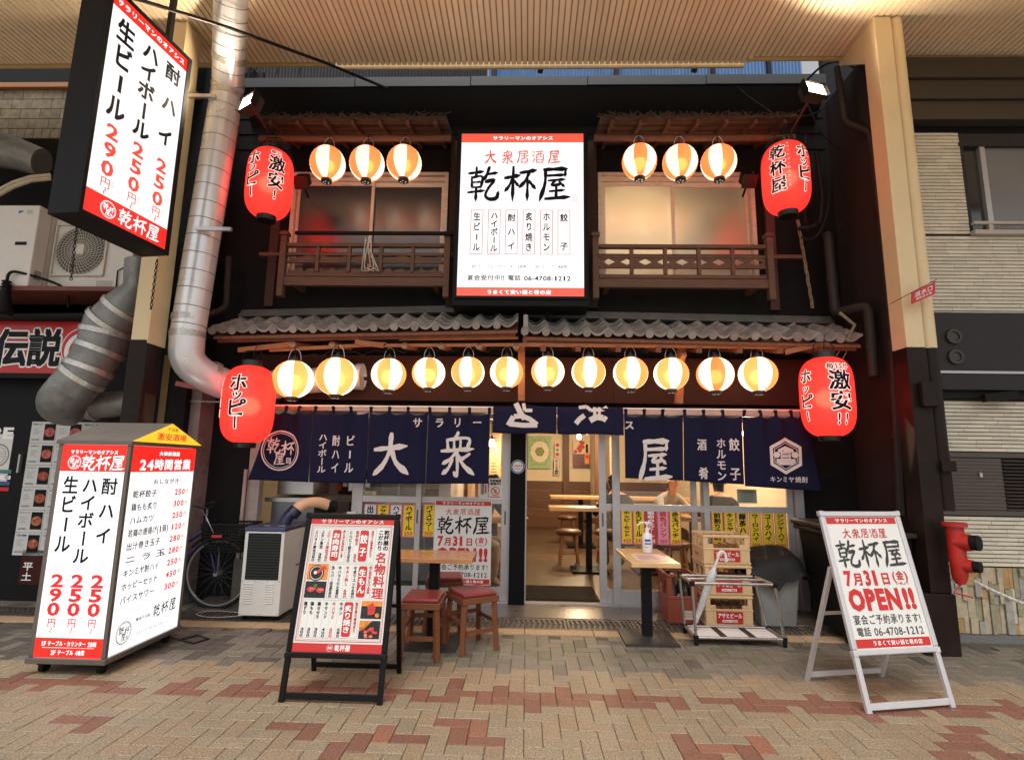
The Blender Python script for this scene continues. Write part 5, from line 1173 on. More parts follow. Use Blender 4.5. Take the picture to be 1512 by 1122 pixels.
for x in (412, 445): m.tube([dp(x, 94, .8), dp(x-3, 110, .8), dp(x+4, 126, .8)], .008, 5)
tag(m.build('wire_tangle', CABLE), 'knot of wires in the gap between soffit and roof at the left', 'wires')
# pale clutter caught on the balcony
m = MB(); pal = M('pale_twine', (.55, .5, .42), .8); 
for i in range(7):
    x = 540+rr.uniform(-3, 10); m.tube([dp(x, 345+rr.uniform(0, 10), .22), dp(x+rr.uniform(-4, 6), 370, .24), dp(x+rr.uniform(-8, 12), 398+rr.uniform(-6, 6), .26), dp(x+rr.uniform(-12, 14), 400, .25)], .005, 5)
tag(m.build('twine', pal), 'bundle of pale twine tied to the left balcony railing', 'twine')

# ------------------------------------------------------------------ right neighbour: tiled facade
N = thing('tiled_building', 'neighbouring building at the right edge with cream strip tiles, dark bands and stone plinth', 'building')
CT = M('cream_strip_tile', (.62, .57, .45), .45, var=.1, scale=6, isl=.10, dirt=.2, dcol=(.35, .32, .25)); JT = M('dark_tile_joint', (.06, .055, .045), .9)
DKP = M('charcoal_panel', (.035, .032, .033), .45, var=.12, scale=3, bump=.04)
XL, XR, YR = 3.72, 7.2, -.15
def tiles(x0, x1, z0, z1, pitch=.036):
    MB().box(x0, x1, YR+.012, YR+.2, z0, z1).build('tile_bed', JT, N)
    m = MB(); z = z0; k = 0; r2 = random.Random(int(z0*100))
    while z < z1-pitch*.5:
        x = x0-r2.uniform(0, .2); L = .227
        while x < x1:
            a = max(x, x0+.001); b = min(x+L-.003, x1-.001)
            if b > a+.01: y = YR-r2.uniform(0, .003); m.box(a, b, y, YR+.0115, z+.004, z+pitch-.004)
            x += L
        z += pitch
    stuff(m.build('strip_tile', CT, N))
zl = lambda y: atY(1450, y, YR).z
WX = atY(1393, 300, YR).x+.02
tiles(XL, 4.30, zl(346), zl(195)); tiles(XL, XR, zl(465), zl(347)); tiles(XL, XR, zl(667), zl(590)); tiles(XL, XR, zl(836), zl(762))
for a, b in ((83, 116), (117, 147), (148, 178)): MB().prism([(XL, YR-.02, zl(b)), (XL, YR+.01, zl(a)), (XL, YR+.2, zl(a)), (XL, YR+.2, zl(b))], (XR-XL, 0, 0)).build('lap_board', M('dark_lap_board', (.060, .048, .036), .5, var=.15, scale=3, dirt=.25), N, bev=.003)
MB().box(XL, XR, YR+.1, YR+.25, zl(195)+.001, zl(178)).build('soffit_shadow_strip', BLK, N)  # black box stands in for the shadow under the lap boards
# window with frame, two panes, sill rail
wz0, wz1 = zl(344), zl(214); w = MB().box(4.301, XR, YR+.02, YR+.12, wz1, zl(196)).build('window', DKP, N)
MB().box(4.301, 4.35, YR+.02, YR+.12, wz0, wz1-.001).build('frame', DKP, w)
mx = atY(1457, 300, YR+.05).x
MB().box(mx-.02, mx+.03, YR+.03, YR+.09, wz0, wz1-.001).build('mullion', ALU, w)
GD = M('dark_window_glass', (.02, .022, .025), .06, var=0, spec=.8); GF = M('grey_frosted_window', (.17, .17, .17), .22, var=.1, scale=2, spec=.7)
MB().box(4.351, mx-.021, YR+.07, YR+.08, wz0, wz1-.001).build('pane', GD, w); MB().box(mx+.031, XR, YR+.06, YR+.07, wz0, wz1-.001).build('pane', GF, w)
PR = M('pale_painted_rail', (.42, .38, .33), .4); MB().box(4.31, XR, YR-.05, YR-.01, zl(334), zl(330)).build('guard_rail', PR, N); MB().box(4.30, XR, YR-.06, YR+.0, zl(349), zl(343)).build('sill', PR, N)
for x in (4.45, 5.6, 6.6): MB().box(x, x+.04, YR-.045, YR-.015, zl(343)+.001, zl(334)-.001).build('rail_post', PR, N)
MB().box(XL, XR, YR-.10, YR+.05, zl(578), zl(466)).build('band_panel', DKP, N, bev=.004)
MB().box(XL, XR, YR-.112, YR-.101, zl(554.5), zl(551)).build('band_trim', ALU, N)
for px, py in ((1408, 497), (1411, 527)):
    p = atY(px, py, YR-.11); m = MB(); m.lathe([(.001, .002), (.045, .002), (.047, .014), (.068, .014), (.072, .0), (.072, -.005)], 24); m.v = [(x, -z, y) for x, y, z in m.v]; m.build('round_vent', M('bronze_vent', (.05, .042, .035), .45, .3), N, loc=p, smooth=True)
MB().box(XL, XR, YR-.05, YR+.2, zl(590)+.001, zl(578)-.001).build('band_shadow_gap', BLK, N)
m = MB(); m.bar(atY(1452, 588, YR-.13), atY(1500, 583, YR-.13), .05, .07); m.build('black_bracket', BLK, N)
LV = M('brown_louvre', (.075, .058, .048), .5, var=.15)
z0, z1 = zl(761), zl(668); MB().box(XL, XR, YR+.03, YR+.2, z0, z1).build('louvre_back', BLK, N)
sx = atY(1481, 700, YR).x
nl = 15; hz = (z1-z0-.10)/nl
MB().box(XL, XR, YR-.012, YR+.02, z1-.045, z1-.001).build('louvre_frame', LV, N); MB().box(XL, XR, YR-.012, YR+.02, z0+.001, z0+.045).build('louvre_frame', LV, N)
for i in range(nl):
    z = z0+.05+i*hz; MB().box(XL, sx-.006, YR-.002-(i % 2)*.003, YR+.02, z, z+hz-.003).build('plank', LV, N); MB().prism([(sx, YR-.02, z), (sx, YR+.015, z+hz-.012), (sx, YR+.025, z+hz-.012), (sx, YR-.01, z)], (XR-sx, 0, 0)).build('louvre_slat', LV, N)
p = atY(1449, 701, YR-.02); MB().box(p.x-.012, p.x+.012, YR-.02, YR-.004, p.z-.02, p.z+.02).build('latch', ALU, N)
# split stone plinth
SC = [M('stone_'+n_, c, .75, var=.3, scale=14, bump=.6, bscale=25) for n_, c in (('beige', (.46, .38, .26)), ('grey', (.34, .32, .28)), ('ochre', (.40, .25, .11)), ('pale', (.56, .50, .39)), ('olive', (.30, .27, .18)))]
MB().box(XL, XR, YR+.015, YR+.2, .05, zl(837)).build('stone_bed', JT, N); zt_ = zl(837); x = XL; r3 = random.Random(9)
while x < 5.6:
    w_ = r3.uniform(.03, .07); z = .055
    while z < zt_-.02:
        h_ = min(r3.uniform(.08, .30), zt_-.002-z)
        if zt_-z-h_ < .05: h_ = zt_-.002-z
        d = r3.uniform(.0, .035); j = lambda: r3.uniform(-.002, .002)
        m = MB(); m.prism([(x+.002+j(), YR-.004-d, z+.002), (x+w_-.002+j(), YR-.004-d+j()*2, z+.002), (x+w_-.002, YR-.004-d+j()*2, z+h_-.002), (x+.002+j(), YR-.004-d, z+h_-.002)], (0, d+.018, 0)); m.build('stone', r3.choice(SC), N)
        z += h_
    x += w_
MB().box(XL, XR, YR-.06, YR+.2, -.01, .05).build('base_step', M('grey_granite', (.16, .16, .155), .6, var=.2, scale=50), N)
MB().box(4.9, 5.3, YR-.35, YR-.12, 0, .16).build('black_block', BLK, None)
bpy.data.objects['black_block']['label'] = 'low black block on the ground at the far right wall'; bpy.data.objects['black_block']['category'] = 'block'

# ------------------------------------------------------------------ left neighbour: grill shop
LN = thing('grill_shop_building', 'black fronted neighbouring shop on the left with a brown tiled wall above', 'building')
YL = .38
BT = M('mottled_brown_tile', (.17, .135, .085), .6, var=.55, scale=14, bump=.2, isl=.15)
MB().box(-8, -3.75, YL, YL+.3, 0, 3.22).build('wall', BLK, LN)
MB().box(-8, -3.75, YL+.75, YL+.95, 3.22, 7).build('wall', BLKW, LN)
MB().box(-8, -3.75, YL, YL+.75, 3.0, 3.215).build('ledge', BLK, LN)
tz0, tz1 = atY(30, 205, YL).z, atY(30, 133, YL).z; MB().box(-8, -4.1, YL+.012, YL+.3, tz0, tz1).build('tile_bed', JT, LN)
rw = (tz1-tz0)/5
for i in range(5):
    x = -7.2-(i % 2)*.12
    while x < -4.12:
        L = .24 if i else .10
        if -7.0 < x: MB().box(x, min(x+L-.006, -4.11), YL-.004, YL+.0115, tz0+i*rw+.004, tz0+(i+1)*rw-.004).build('wall_tile', BT, LN)
        x += L
MB().box(-8, -4.0, YL-.05, YL+.2, tz1+.002, tz1+.06).build('orange_trim', M('orange_trim_paint', (.28, .12, .04), .5), LN)
MB().box(-8, -4.0, YL-.02, YL+.3, tz1+.061, 6.4).build('upper_fascia', BLK, LN)
# shelf with air conditioners
RUST = M('rust_red_angle_iron', (.16, .045, .03), .6, var=.25, dirt=.3)
sf = tag(MB().box(-6.6, -4.15, -.12, .55, 3.11, 3.155).build('steel_shelf', RUST), 'rust red angle iron shelf carrying the two air conditioners', 'shelf')
def acunit(label, x0, x1, y0, y1, z0, z1, fan):
    t = thing('air_conditioner', label, 'air conditioner', (x0, y0, z0)); w, d, h_ = x1-x0, y1-y0, z1-z0
    MB().box(0, w, 0, d, 0, h_).build('cabinet', PLAST, t, bev=.012)
    if fan:
        cx, cz, r = w*.36, h_*.56, min(w*.30, h_*.42); DK = M('fan_recess', (.10, .10, .095), .8)
        m = MB().disc((cx, -.002, cz), r, (0, -1, 0), 40); m.build('fan_opening', DK, t)
        GR = M('cream_fan_grille', (.60, .57, .50), .45)
        m = MB()
        for k in range(40):
            a = 2*PI*k/40; m.tube([(cx+rr_*math.cos(a+rr_*2.2), -.022+rr_*.03, cz+rr_*math.sin(a+rr_*2.2)) for rr_ in (.05, r*.35, r*.6, r*.85, r*1.12)], .0026, 4, cap=False)
        for q in range(1, 9): m.tube([(cx+r*q/8*math.cos(2*PI*i/32), -.020, cz+r*q/8*math.sin(2*PI*i/32)) for i in range(33)], .0022, 4, cap=False)
        stuff(m.build('fan_grille', GR, t)); q = r*1.06
        m = MB()
        for a, b in (((-q, -q), (q, -q)), ((q, -q), (q, q)), ((q, q), (-q, q)), ((-q, q), (-q, -q))): m.bar((cx+a[0], -.015, cz+a[1]), (cx+b[0], -.015, cz+b[1]), .02, .016)
        m.build('grille_frame', GR, t); MB().box(cx-.055, cx+.055, -.032, -.024, cz-.055, cz+.055).build('fan_badge', GR, t, bev=.004)
        MB().box(w*.60, w*.80, -.0015, -.0005, h_*.06, h_*.16).build('rating_label', M('grey_label', (.45, .44, .40), .5, var=.3, scale=80), t)
        m = MB(); m.tube([(w*.86, -.01, .02), (w*.86, -.02, h_*.28), (w*.92, -.02, h_*.32), (w*.99, -.01, h_*.32)], .007, 6); m.build('drain_wire', BLK, t)
    else:
        s_ = Sheet((0, 0, 0), (1, 0, 0), (0, 0, 1)); s_.poly([(w-.22, h_*.89), (w-.22, h_*.93), (w-.17, h_*.93)], M('blue_mark', (.02, .16, .42), .5), 1); s_.poly([(w-.22, h_*.89), (w-.17, h_*.93), (w-.17, h_*.92)], INKB, 1.5); s_.rect(w-.13, w-.07, h_*.89, h_*.94, M('grey_label', (.45, .44, .40), .5), 1); s_.done(t, 'label_print')
        MB().box(w-.20, w-.08, -.006, .0, h_*.50, h_*.54).build('handle_recess', BLK, t, bev=.002)
        for a in (.3, .6): MB().box(w+.0005, w+.003, d*a, d*a+.006, .01, h_-.02).build('side_seam', M('seam_grey', (.3, .29, .27)), t)
        for k in range(5): MB().box(w-.001, w+.003, .05, .13, .10+k*.02, .108+k*.02).build('vent_slot', BLK, t)
    return t
acunit('cream air conditioner cabinet with small blue mark at the far left edge', -6.35, atY(44, 400, -.1).x, -.1, .40, 3.16, atY(30, 303, -.1).z, False)
acunit('white air conditioner with round fan grille behind the chain', atY(72, 400, .1).x, atY(193, 400, .1).x, .1, .5, 3.16, atY(100, 322, .1).z, True)
t = thing('gooseneck_lamp', 'black unlit outdoor lamp on a curved arm under the left air conditioner', 'lamp', atY(12, 405, -.15))
m = MB(); m.tube(arc([(0, 0, -.10), (0, 0, .04), (.12, .05, .03), (.46, .2, -.06), (.48, .22, -.28)], 5), .014, 8); m.build('arm', BLK, t, smooth=True)
m = MB(); m.lathe([(.001, -.08), (.03, -.08), (.034, -.16), (.05, -.20), (.045, -.22), (.09, -.36), (.095, -.40), (.10, -.41), (.08, -.43), (.001, -.43)], 20); m.build('lamp_body', BLK, t, smooth=True)
m = MB(); 
for k in range(3): m.lathe([(.034, -.07-k*.03), (.044, -.078-k*.03), (.034, -.088-k*.03)], 16)
m.build('cooling_rings', BLK, t)
MB().tube([atY(-40, 467, .1), atY(130, 466, .1), atY(200, 464, .2)], .03, 10).build('conduit', CABLE); tag(bpy.data.objects['conduit'], 'black horizontal conduit running above the red shop sign', 'conduit')
# red sign
t = thing('red_shop_sign', 'red signboard with two bold black characters outlined in white, far left', 'sign', (0, .22, 0)); q0 = Vector((-6.6, .22, 2.315)); q1 = Vector((-4.72, .22, 2.875))
MB().box(-6.6, -4.72, 0, .1, 2.315, 2.875).build('panel', M('glossy_red_sign', (.50, .018, .02), .3, var=.04), t); MB().box(-6.6, -4.70, -.012, .1, 2.26, 2.313).build('frame', BLK, t); MB().box(-6.6, -4.70, -.012, .1, 2.877, 2.91).build('frame', BLK, t)
s = Sheet((0, 0, 0), (1, 0, 0), (0, 0, 1))
for c, px in (('伝', 17), ('説', 66)): p = atY(px, 515, .22); s.out(c, p.x, p.z, .37, .42, INKW, .022, 1, .03); s.ch(c, p.x, p.z, .37, .42, INKB, .045, 3)
p = atY(122, 518, .22); s.ring(p.x, p.z, .15, .20, INKW, 1); s.ring(p.x-.02, p.z+.03, .21, .218, INKW, 1); s.ch('の', p.x, p.z, .20, .22, INKW, .03, 2); s.done(t)
# door, notices and menu cards
MB().box(atY(19.5, 690, .3).x, atY(22, 690, .3).x, YL-.04, YL-.002, 1.28, 1.47).build('handle', STEEL, LN)
t = tag(MB().box(atY(-30, 680, YL).x, atY(18, 660, YL).x, YL-.004, YL-.001, 1.18, 1.68).build('door_notice', PAPER), 'white notice with a grey ring on the black door at far left', 'notice')
s = Sheet((0, YL-.004, 0), (1, 0, 0), (0, 0, 1)); p = atY(-2, 672, YL); s.ring(p.x, p.z, .105, .12, INKG); s.ring(p.x, p.z, .08, .086, INKG)
for k in range(4): s.rect(p.x-.07, p.x+.07, p.z-.03+k*.02, p.z-.026+k*.02, INKR if k % 2 else INKG)
a = atY(18, 700, YL).x
for k, c in enumerate((M('teal_print', (.05, .2, .2), .6), INKW, M('blue_print', (.04, .1, .22), .6), INKR)): s.rect(a-.3, a-.008, p.z-.19-k*.06, p.z-.15-k*.06, c)
s.ch('中', a-.05, p.z-.23, .05, .05, INKB, .01); p = atY(10, 639, YL); s.h('OPE', p.x-.16, p.z, .50, .13, INKW, .05); s.done(t)
bd = thing('menu_card_board', 'rows of white menu cards with meat pictures on the black left shop front', 'menu board', (0, YL, 0))
MEAT = [M('meat_print_%d' % i, c, .5, var=.7, scale=18) for i, c in enumerate(((.42, .06, .05), (.50, .10, .07), (.30, .035, .02), (.34, .07, .02), (.38, .16, .05), (.25, .07, .03)))]
cx0 = atY(46, 640, YL).x; cz1 = atY(46, 622, YL).z; cw, chh = .275, .226
for i in range(3):
    for j in range(6):
        x = cx0+i*(cw+.004); z = cz1-(j+1)*(chh+.003); MB().box(x, x+cw, -.006, -.001, z, z+chh).build('menu_card', M('card_white', (.55, .55, .54), .45, var=.03), bd)
        s = Sheet((x, -.006, z), (1, 0, 0), (0, 0, 1)); s.rect(.145, .266, .03, .205, BLK); s.disc(.206, .115, .056, MEAT[(i+j) % 6], 2, sy=.85)
        for k in range(5): s.disc(.19+.02*(k % 3), .10+.02*(k//2), .016, MEAT[(i+j+k+1) % 6], 3+k*.2, 8)
        s.h(('特選カルビ', '上塩タン', 'ハラミ', 'ホルモン', 'ビビンバ', '冷麺')[j], .07, .198, .11, .022, INKB, .01)
        for k in range(4): s.rect(.03, .03+.05+.015*((k*7+j) % 3), .15-k*.018, .154-k*.018, INKG)
        s.h('680円税込', .065, .035, .09, .018, INKB, .01); s.done(bd)
t = tag(MB().box(atY(34, 815, YL).x, -4.3, YL-.006, YL-.001, .16, .50).build('hours_panel', M('dark_red_panel', (.05, .012, .012), .4)), 'dark red panel with white opening day characters under the menu cards', 'panel')
s = Sheet((0, YL-.006, 0), (1, 0, 0), (0, 0, 1)); p = atY(42, 836, YL)
for k, (a, b) in enumerate(zip('平日', '土日')): s.ch(a, p.x+k*.19, p.z, .11, .09, INKW, .02); s.ch(b, p.x+k*.19, p.z-.10, .11, .09, INKW, .02)
s.done(t)
# narrow gap between the shops
gp = thing('gap_wall', 'old brick and flaking plaster wall strips in the gap behind the street lightbox', 'wall', (0, 0, 0))
a, b, c, d = [atY(px, 600, .42).x for px in (240, 250, 273, 303)]
MB().box(a, b, .36, .55, 0, 2.55).build('ochre_post', M('ochre_post_paint', (.16, .09, .025), .6), gp)
MB().box(c, d, .34, .6, 0, 2.45).build('plaster_pier', PLASTER, gp)
z = 0
for i in range(32):
    for k in range(2):
        x0 = b+.004+(k*.5-(i % 2)*.25)*(c-b); x1 = x0+(c-b)*.5-.004; x0 = max(x0, b+.004); x1 = min(x1, c-.004)
        if i % 2 and k == 1: MB().box(x1+.004, c-.004, .40, .5, z, z+.062).build('brick', BRICKM, gp)
        if x1 > x0+.01: MB().box(x0, x1, .40+random.uniform(0, .006), .5, z, z+.062).build('brick', BRICKM, gp)
    z += .072
MB().box(-4.4, a-.002, .45, .6, 0, 3.0).build('backing', BLK, gp); MB().box(3.58, 4.6, .82, .9, 3.0, 7.2).build('backing', BLK, N); MB().box(-4.4, -3.56, .62, .75, 0, 6.2).build('backing', BLK, gp)
tag(MB().bar(atY(260, 566, .25), atY(322, 578, .25), .02, .05).build('red_plate', M('faded_red_plate', (.42, .12, .10), .6, var=.3)), 'small faded red strip fixed below the silver duct elbow', 'plate')
tag(MB().tube([atY(280, 592, .3), atY(345, 594, .2)], .008, 6).build('bracket_rod', STEEL), 'thin metal rod sticking out left of the lower left red lantern', 'rod')
# ------------------------------------------------------------------ tables and stools on the pavement
STW = M('varnished_red_brown_wood', (.16, .052, .022), .3, var=.3, scale=6, bump=.06, stretch=(1, 1, 8))
VIN = M('dark_red_vinyl_seat', (.21, .030, .030), .35, var=.12, scale=20, bump=.06)
TTOP = M('honey_table_top', (.42, .19, .075), .18, var=.3, scale=5, bump=.03, stretch=(1, 7, 7))
PTOP = M('pale_pine_laminate', (.62, .40, .19), .3, var=.12, scale=4, stretch=(1, 6, 1))
def ptable(label, x0, x1, y0, y1, h_, top, edge, loc, base=.44, th=.035):
    t = thing('table', label, 'table', loc)
    MB().box(x0, x1, y0, y1, h_-th, h_).build('table_top', top, t, bev=.003)
    MB().box(-.04, .04, -.04, .04, .03, h_-th-.008).build('post', BLK, t, bev=.003)
    MB().box(-.13, .13, -.13, .13, h_-th-.0075, h_-th-.0005).build('mount_plate', BLK, t)
    m = MB(); b = base/2; m.box(-b, b, -b, b, 0, .018); m.add([(-b+.01, -b+.01, .0185), (b-.01, -b+.01, .0185), (b-.01, b-.01, .0185), (-b+.01, b-.01, .0185), (-.06, -.06, .032), (.06, -.06, .032), (.06, .06, .032), (-.06, .06, .032)], [(0,1,5,4),(1,2,6,5),(2,3,7,6),(3,0,4,7),(4,5,6,7)])
    m.build('base_plate', BLKW2, t); return t
BLKW2 = M('scuffed_black_iron', (.035, .033, .031), .55, .2, var=.3, scale=8, dirt=.3)
ptable('small varnished table on a black post between the stools, left of the door', -.46, .33, -.24, .20, .70, TTOP, None, (-.75, -.62, 0))
ptable('narrow pale topped table on a black post, carrying the sanitiser bottle', -.20, .19, -.42, .38, .685, PTOP, None, (1.04, -.35, 0))
s = Sheet((1.04, -.35, .685), (1, 0, 0), (0, 1, 0)); s.rect(-.13, .13, -.30, .05, M('pink_paper', (.72, .55, .52), .5), 1); 
for k in range(5): s.rect(-.10, .06+.03*(k % 2), -.25+k*.05, -.235+k*.05, INKR if k % 2 else INKG, 2)
sp = thing('table_notice', 'pinkish printed sheet taped on the pale table top', 'notice'); s.done(sp, 'sheet')
t = thing('sanitiser_bottle', 'white pump bottle of hand sanitiser standing on the pale table', 'bottle', (1.085, -.22, .687))
WP = M('white_plastic', (.78, .77, .76), .35, var=.03)
m = MB(); m.lathe([(.001, 0), (.041, 0), (.045, .006), (.045, .13), (.040, .155), (.018, .175), (.016, .19), (.001, .19)], 24); m.build('body', WP, t, smooth=True)
m = MB(); m.lathe([(.001, .19), (.019, .19), (.019, .21), (.008, .213), (.006, .245), (.001, .245)], 16); m.build('pump_collar', WP, t, smooth=True)
m = MB(); m.tube([(.03, 0, .262), (-.02, 0, .262), (-.06, 0, .255), (-.085, 0, .235)], .007, 8); m.box(-.015, .015, -.01, .01, .245, .258); m.build('pump_spout', WP, t, smooth=True)
def wp(q): a = q.x/.045; return Vector((.0462*math.sin(a), -.0462*math.cos(a), q.z))
s = Sheet((0, 0, 0), (1, 0, 0), (0, 0, 1), wp); s.rect(-.03, .02, .10, .12, M('blue_label_print', (.03, .09, .35), .4)); s.rect(-.03, .025, .075, .088, MATS['blue_label_print']); s.rect(-.03, .0, .05, .056, INKG); s.done(t, 'label_print')
def stool(label, loc, rz, w=.33, d=.34, h_=.43):
    t = thing('stool', label, 'stool', loc, rz, group='wooden stools round the varnished table'); hw, hd = w/2, d/2
    MB().box(-hw, hw, -hd, hd, h_-.065, h_-.018).build('seat_frame', STW, t, bev=.004)
    m = MB(); m.box(-hw+.012, hw-.012, -hd+.012, hd-.012, h_-.0175, h_+.012); m.build('seat', VIN, t, bev=.010)
    for a in (-1, 1):
        for b in (-1, 1): MB().bar((a*(hw-.03), b*(hd-.03), h_-.0655), (a*(hw-.012), b*(hd-.012), 0), .038, .038).build('leg', STW, t, bev=.003)
    for a in (-1, 1): MB().bar((a*(hw-.022), -hd+.045, .22), (a*(hw-.022), hd-.045, .22), .02, .03).build('stretcher', STW, t)
    for b, z in ((-1, .155), (1, .24)): MB().bar((-hw+.045, b*(hd-.022), z), (hw-.045, b*(hd-.022), z), .02, .03).build('stretcher', STW, t)
    return t
stool('left red topped wooden stool, squarely in front of the varnished table', (-.785, -.87, 0), 0, .30, .36, .425)
stool('right red topped wooden stool, turned askew beside the varnished table', (-.43, -.69, 0), R(32), .32, .33, .43)
stool('red topped wooden stool behind the varnished table, mostly hidden', (-.73, -.18, 0), R(8), .33, .33, .44)

# ------------------------------------------------------------------ beer crates, bottles, umbrella stand
CRY = M('cream_yellow_crate', (.76, .52, .28), .45, var=.06, dirt=.2, dcol=(.45, .28, .14)); CRB = M('dull_brown_crate', (.26, .055, .028), .45, var=.1, dirt=.2)
CRR = M('crate_red_print', (.55, .025, .02), .45, var=0); CRI = M('brown_bottle_dividers', (.34, .17, .07), .6, var=.3, scale=20)
def crate(label, loc, w, d, h_, mat, txt=None, div=True, group=None, lift=.0):
    t = thing('beer_crate' if txt else 'bottle_crate', label, 'crate', loc, group=group); e = .014
    m = MB(); m.box(0, w, 0, d, 0, .02); m.build('floor', mat, t)
    for nm, (x0, x1, y0, y1) in (('front_wall', (0, w, 0, e)), ('back_wall', (0, w, d-e, d)), ('side_wall', (0, e, e+.0005, d-e-.0005)), ('side_wall', (w-e, w, e+.0005, d-e-.0005))):
        horiz = x1-x0 > y1-y0; L = (x1-x0) if horiz else (y1-y0)
        def B(a, b, z0, z1): return (x0+a, x0+b, y0, y1, z0, z1) if horiz else (x0, x1, y0+a, y0+b, z0, z1)
        m = MB(); cw = .045 if horiz else .05
        m.box(*B(0, L, .0201, h_*.56)); m.box(*B(0, cw, h_*.56, h_-.03)); m.box(*B(L-cw, L, h_*.56, h_-.03)); m.box(*B(0, L, h_-.0299, h_)) 
        m.box(*B(cw, L*.22, h_*.56, h_*.68)); m.box(*B(L*.78, L-cw, h_*.56, h_*.68))
        if not horiz: m.box(*B(L*.42, L*.58, h_*.56, h_-.03))
        m.build(nm, mat, t, bev=.003)
    for z in (h_-.022, .008, h_*.50): 
        m = MB(); q = .007; m.box(-q, w+q, -q, -.0005, z, z+.012); m.box(-q, -.0005, 0, d, z, z+.012); m.box(w+.0005, w+q, 0, d, z, z+.012); m.build('rim_rib', mat, t, bev=.002)
    for x in (w*.18, w*.82): MB().box(x-.008, x+.008, -.006, -.0005, .021, h_*.5-.001).build('rib', mat, t)
    if div:
        m = MB(); zt = h_*.60
        for i in range(1, 5): m.box(e+(w-2*e)*i/5-.002, e+(w-2*e)*i/5+.002, e, d-e, .0205, zt)
        for i in range(1, 4): m.box(e+.001, w-e-.001, e+(d-2*e)*i/4-.002, e+(d-2*e)*i/4+.002, .0206, zt-.004)
        stuff(m.build('divider', CRI, t))
    if txt:
        s = Sheet((0, -.0075, 0), (1, 0, 0), (0, 0, 1)); s.rect(w*.22, w*.78, h_*.10, h_*.48, CRR, 0); s.h(txt, w*.5, h_*.35, w*.52, h_*.17, INKW, .05, 2); s.rect(w*.34, w*.66, h_*.14, h_*.22, INKW, 1.5); s.h('中びん・20本', w*.5, h_*.18, w*.29, h_*.06, CRR, .04, 3)
        s.done(t)
        s = Sheet((-.0075, d, 0), (0, -1, 0), (0, 0, 1)); s.h('Asahi', d*.45, h_*.30, d*.35, h_*.16, CRR, .02, 1); s.done(t)
    return t
CG = 'stack of cream beer crates behind the umbrella stand'
for i, nm in enumerate(('bottom', 'middle', 'top')): crate('cream beer crate with red label, %s of the stack of three' % nm, (1.672+(.006 if i == 1 else 0), .07, .004+i*.273), .43, .36, .270, CRY, 'アサヒビール', True, CG)
rc = crate('tall brown red bottle crate with dark bottles, left of the cream crates', (1.335, .12, .004), .28, .36, .44, CRB, None, False)
s = Sheet((0, -.0075, 0), (1, 0, 0), (0, 0, 1)); s.rect(.15, .23, .04, .12, M('pale_crate_label', (.6, .5, .42), .5), 1); s.rect(.155, .225, .065, .07, CRR, 2); s.rect(.155, .225, .09, .095, CRR, 2); s.done(rc, 'label_print')
s = Sheet((-.0075, .36, 0), (0, -1, 0), (0, 0, 1)); s.h('清酒', .16, .28, .09, .12, M('pink_crate_print', (.6, .25, .2), .5), .03, 1); s.done(rc)
BG = M('dark_bottle_glass', (.012, .010, .006), .08, var=0, spec=.8)
for i, (x, y, cp) in enumerate(((.07, .09, 0), (.19, .08, 1), (.07, .24, 1), (.19, .24, 0))):
    t = thing('bottle', ['dark bottle with a pale cap in the brown red crate', 'dark bottle with a black cap, front right in the brown red crate', 'dark bottle with a black cap, back left in the brown red crate', 'dark bottle with a black cap, back right in the brown red crate'][(0, 1, 2, 3)[i]], 'bottle', (1.335+x, .12+y, .028), group='bottles in the brown red crate')
    m = MB(); m.lathe([(.001, 0), (.045, 0), (.047, .01), (.047, .25), (.035, .30), (.016, .34), (.014, .395), (.001, .395)], 18); m.build('glass_body', BG, t, smooth=True)
    m = MB(); m.cyl((0, 0, .3955), (0, 0, .412), .0165, 14); m.build('cap', M('pale_cap', (.6, .55, .4), .4) if i == 0 else BLK, t)
    m = MB(); m.lathe([(.0475, .08), (.0475, .20)], 18); m.build('label_band', PAPER, t)
t = thing('umbrella_stand', 'chrome tube umbrella stand with a white drip tray, in front of the beer crates', 'umbrella stand', (1.41, -.49, 0))
W_, D_, H_ = .72, .33, .475; r = .012
CHR = M('worn_chrome_tube', (.48, .46, .44), .28, .9, var=.2, scale=12, dirt=.3)
tl = [(.0, .0), (W_, 0), (W_, D_), (0, D_)]; ins = [(-.02, -.01), (W_-.06, -.01), (W_-.09, D_), (-.03, D_)]
for (x, y), (a, b) in zip(tl, ins): m = MB(); m.cyl((x, y, .05), (a, b, H_), r, 12); m.build('upright', CHR, t, smooth=True)
for i in range(4):
    a, b = ins[i], ins[(i+1) % 4]; m = MB(); m.cyl((a[0], a[1], H_+.014), (b[0], b[1], H_+.014), r*1.1, 12); m.build('top_rail', CHR, t, smooth=True)
    a, b = tl[i], tl[(i+1) % 4]; m = MB(); m.cyl((a[0], a[1], .06), (b[0], b[1], .06), r, 12); m.build('bottom_rail', CHR, t, smooth=True)
m = MB(); m.cyl((-.025, D_*.55, H_+.014), (W_-.075, D_*.55, H_+.014), r*.9, 12); m.build('divider_rail', CHR, t, smooth=True)
for (x, y) in tl: m = MB(); m.cyl((x, y, 0), (x, y, .045), .017, 12); m.build('foot', BLK, t)
for (x, y), (a, b) in zip(tl, ins): m = MB(); m.box(x-.018, x+.018, y-.018, y+.018, .043, .078); m.build('corner_joint', BLK, t, bev=.004); m = MB(); m.box(a-.018, a+.018, b-.018, b+.018, H_-.008, H_+.03); m.build('corner_joint', BLK, t, bev=.004)
MB().box(.02, W_-.02, .02, D_-.02, .048, .056).build('drip_tray', WP, t)
for x in (.22, .46): MB().box(x, x+.045, .02, D_-.02, .0565, .066).build('tray_strap', BLKW2, t)
t = thing('umbrella', 'closed clear plastic umbrella with a white crook handle, leaning in the chrome stand', 'umbrella')
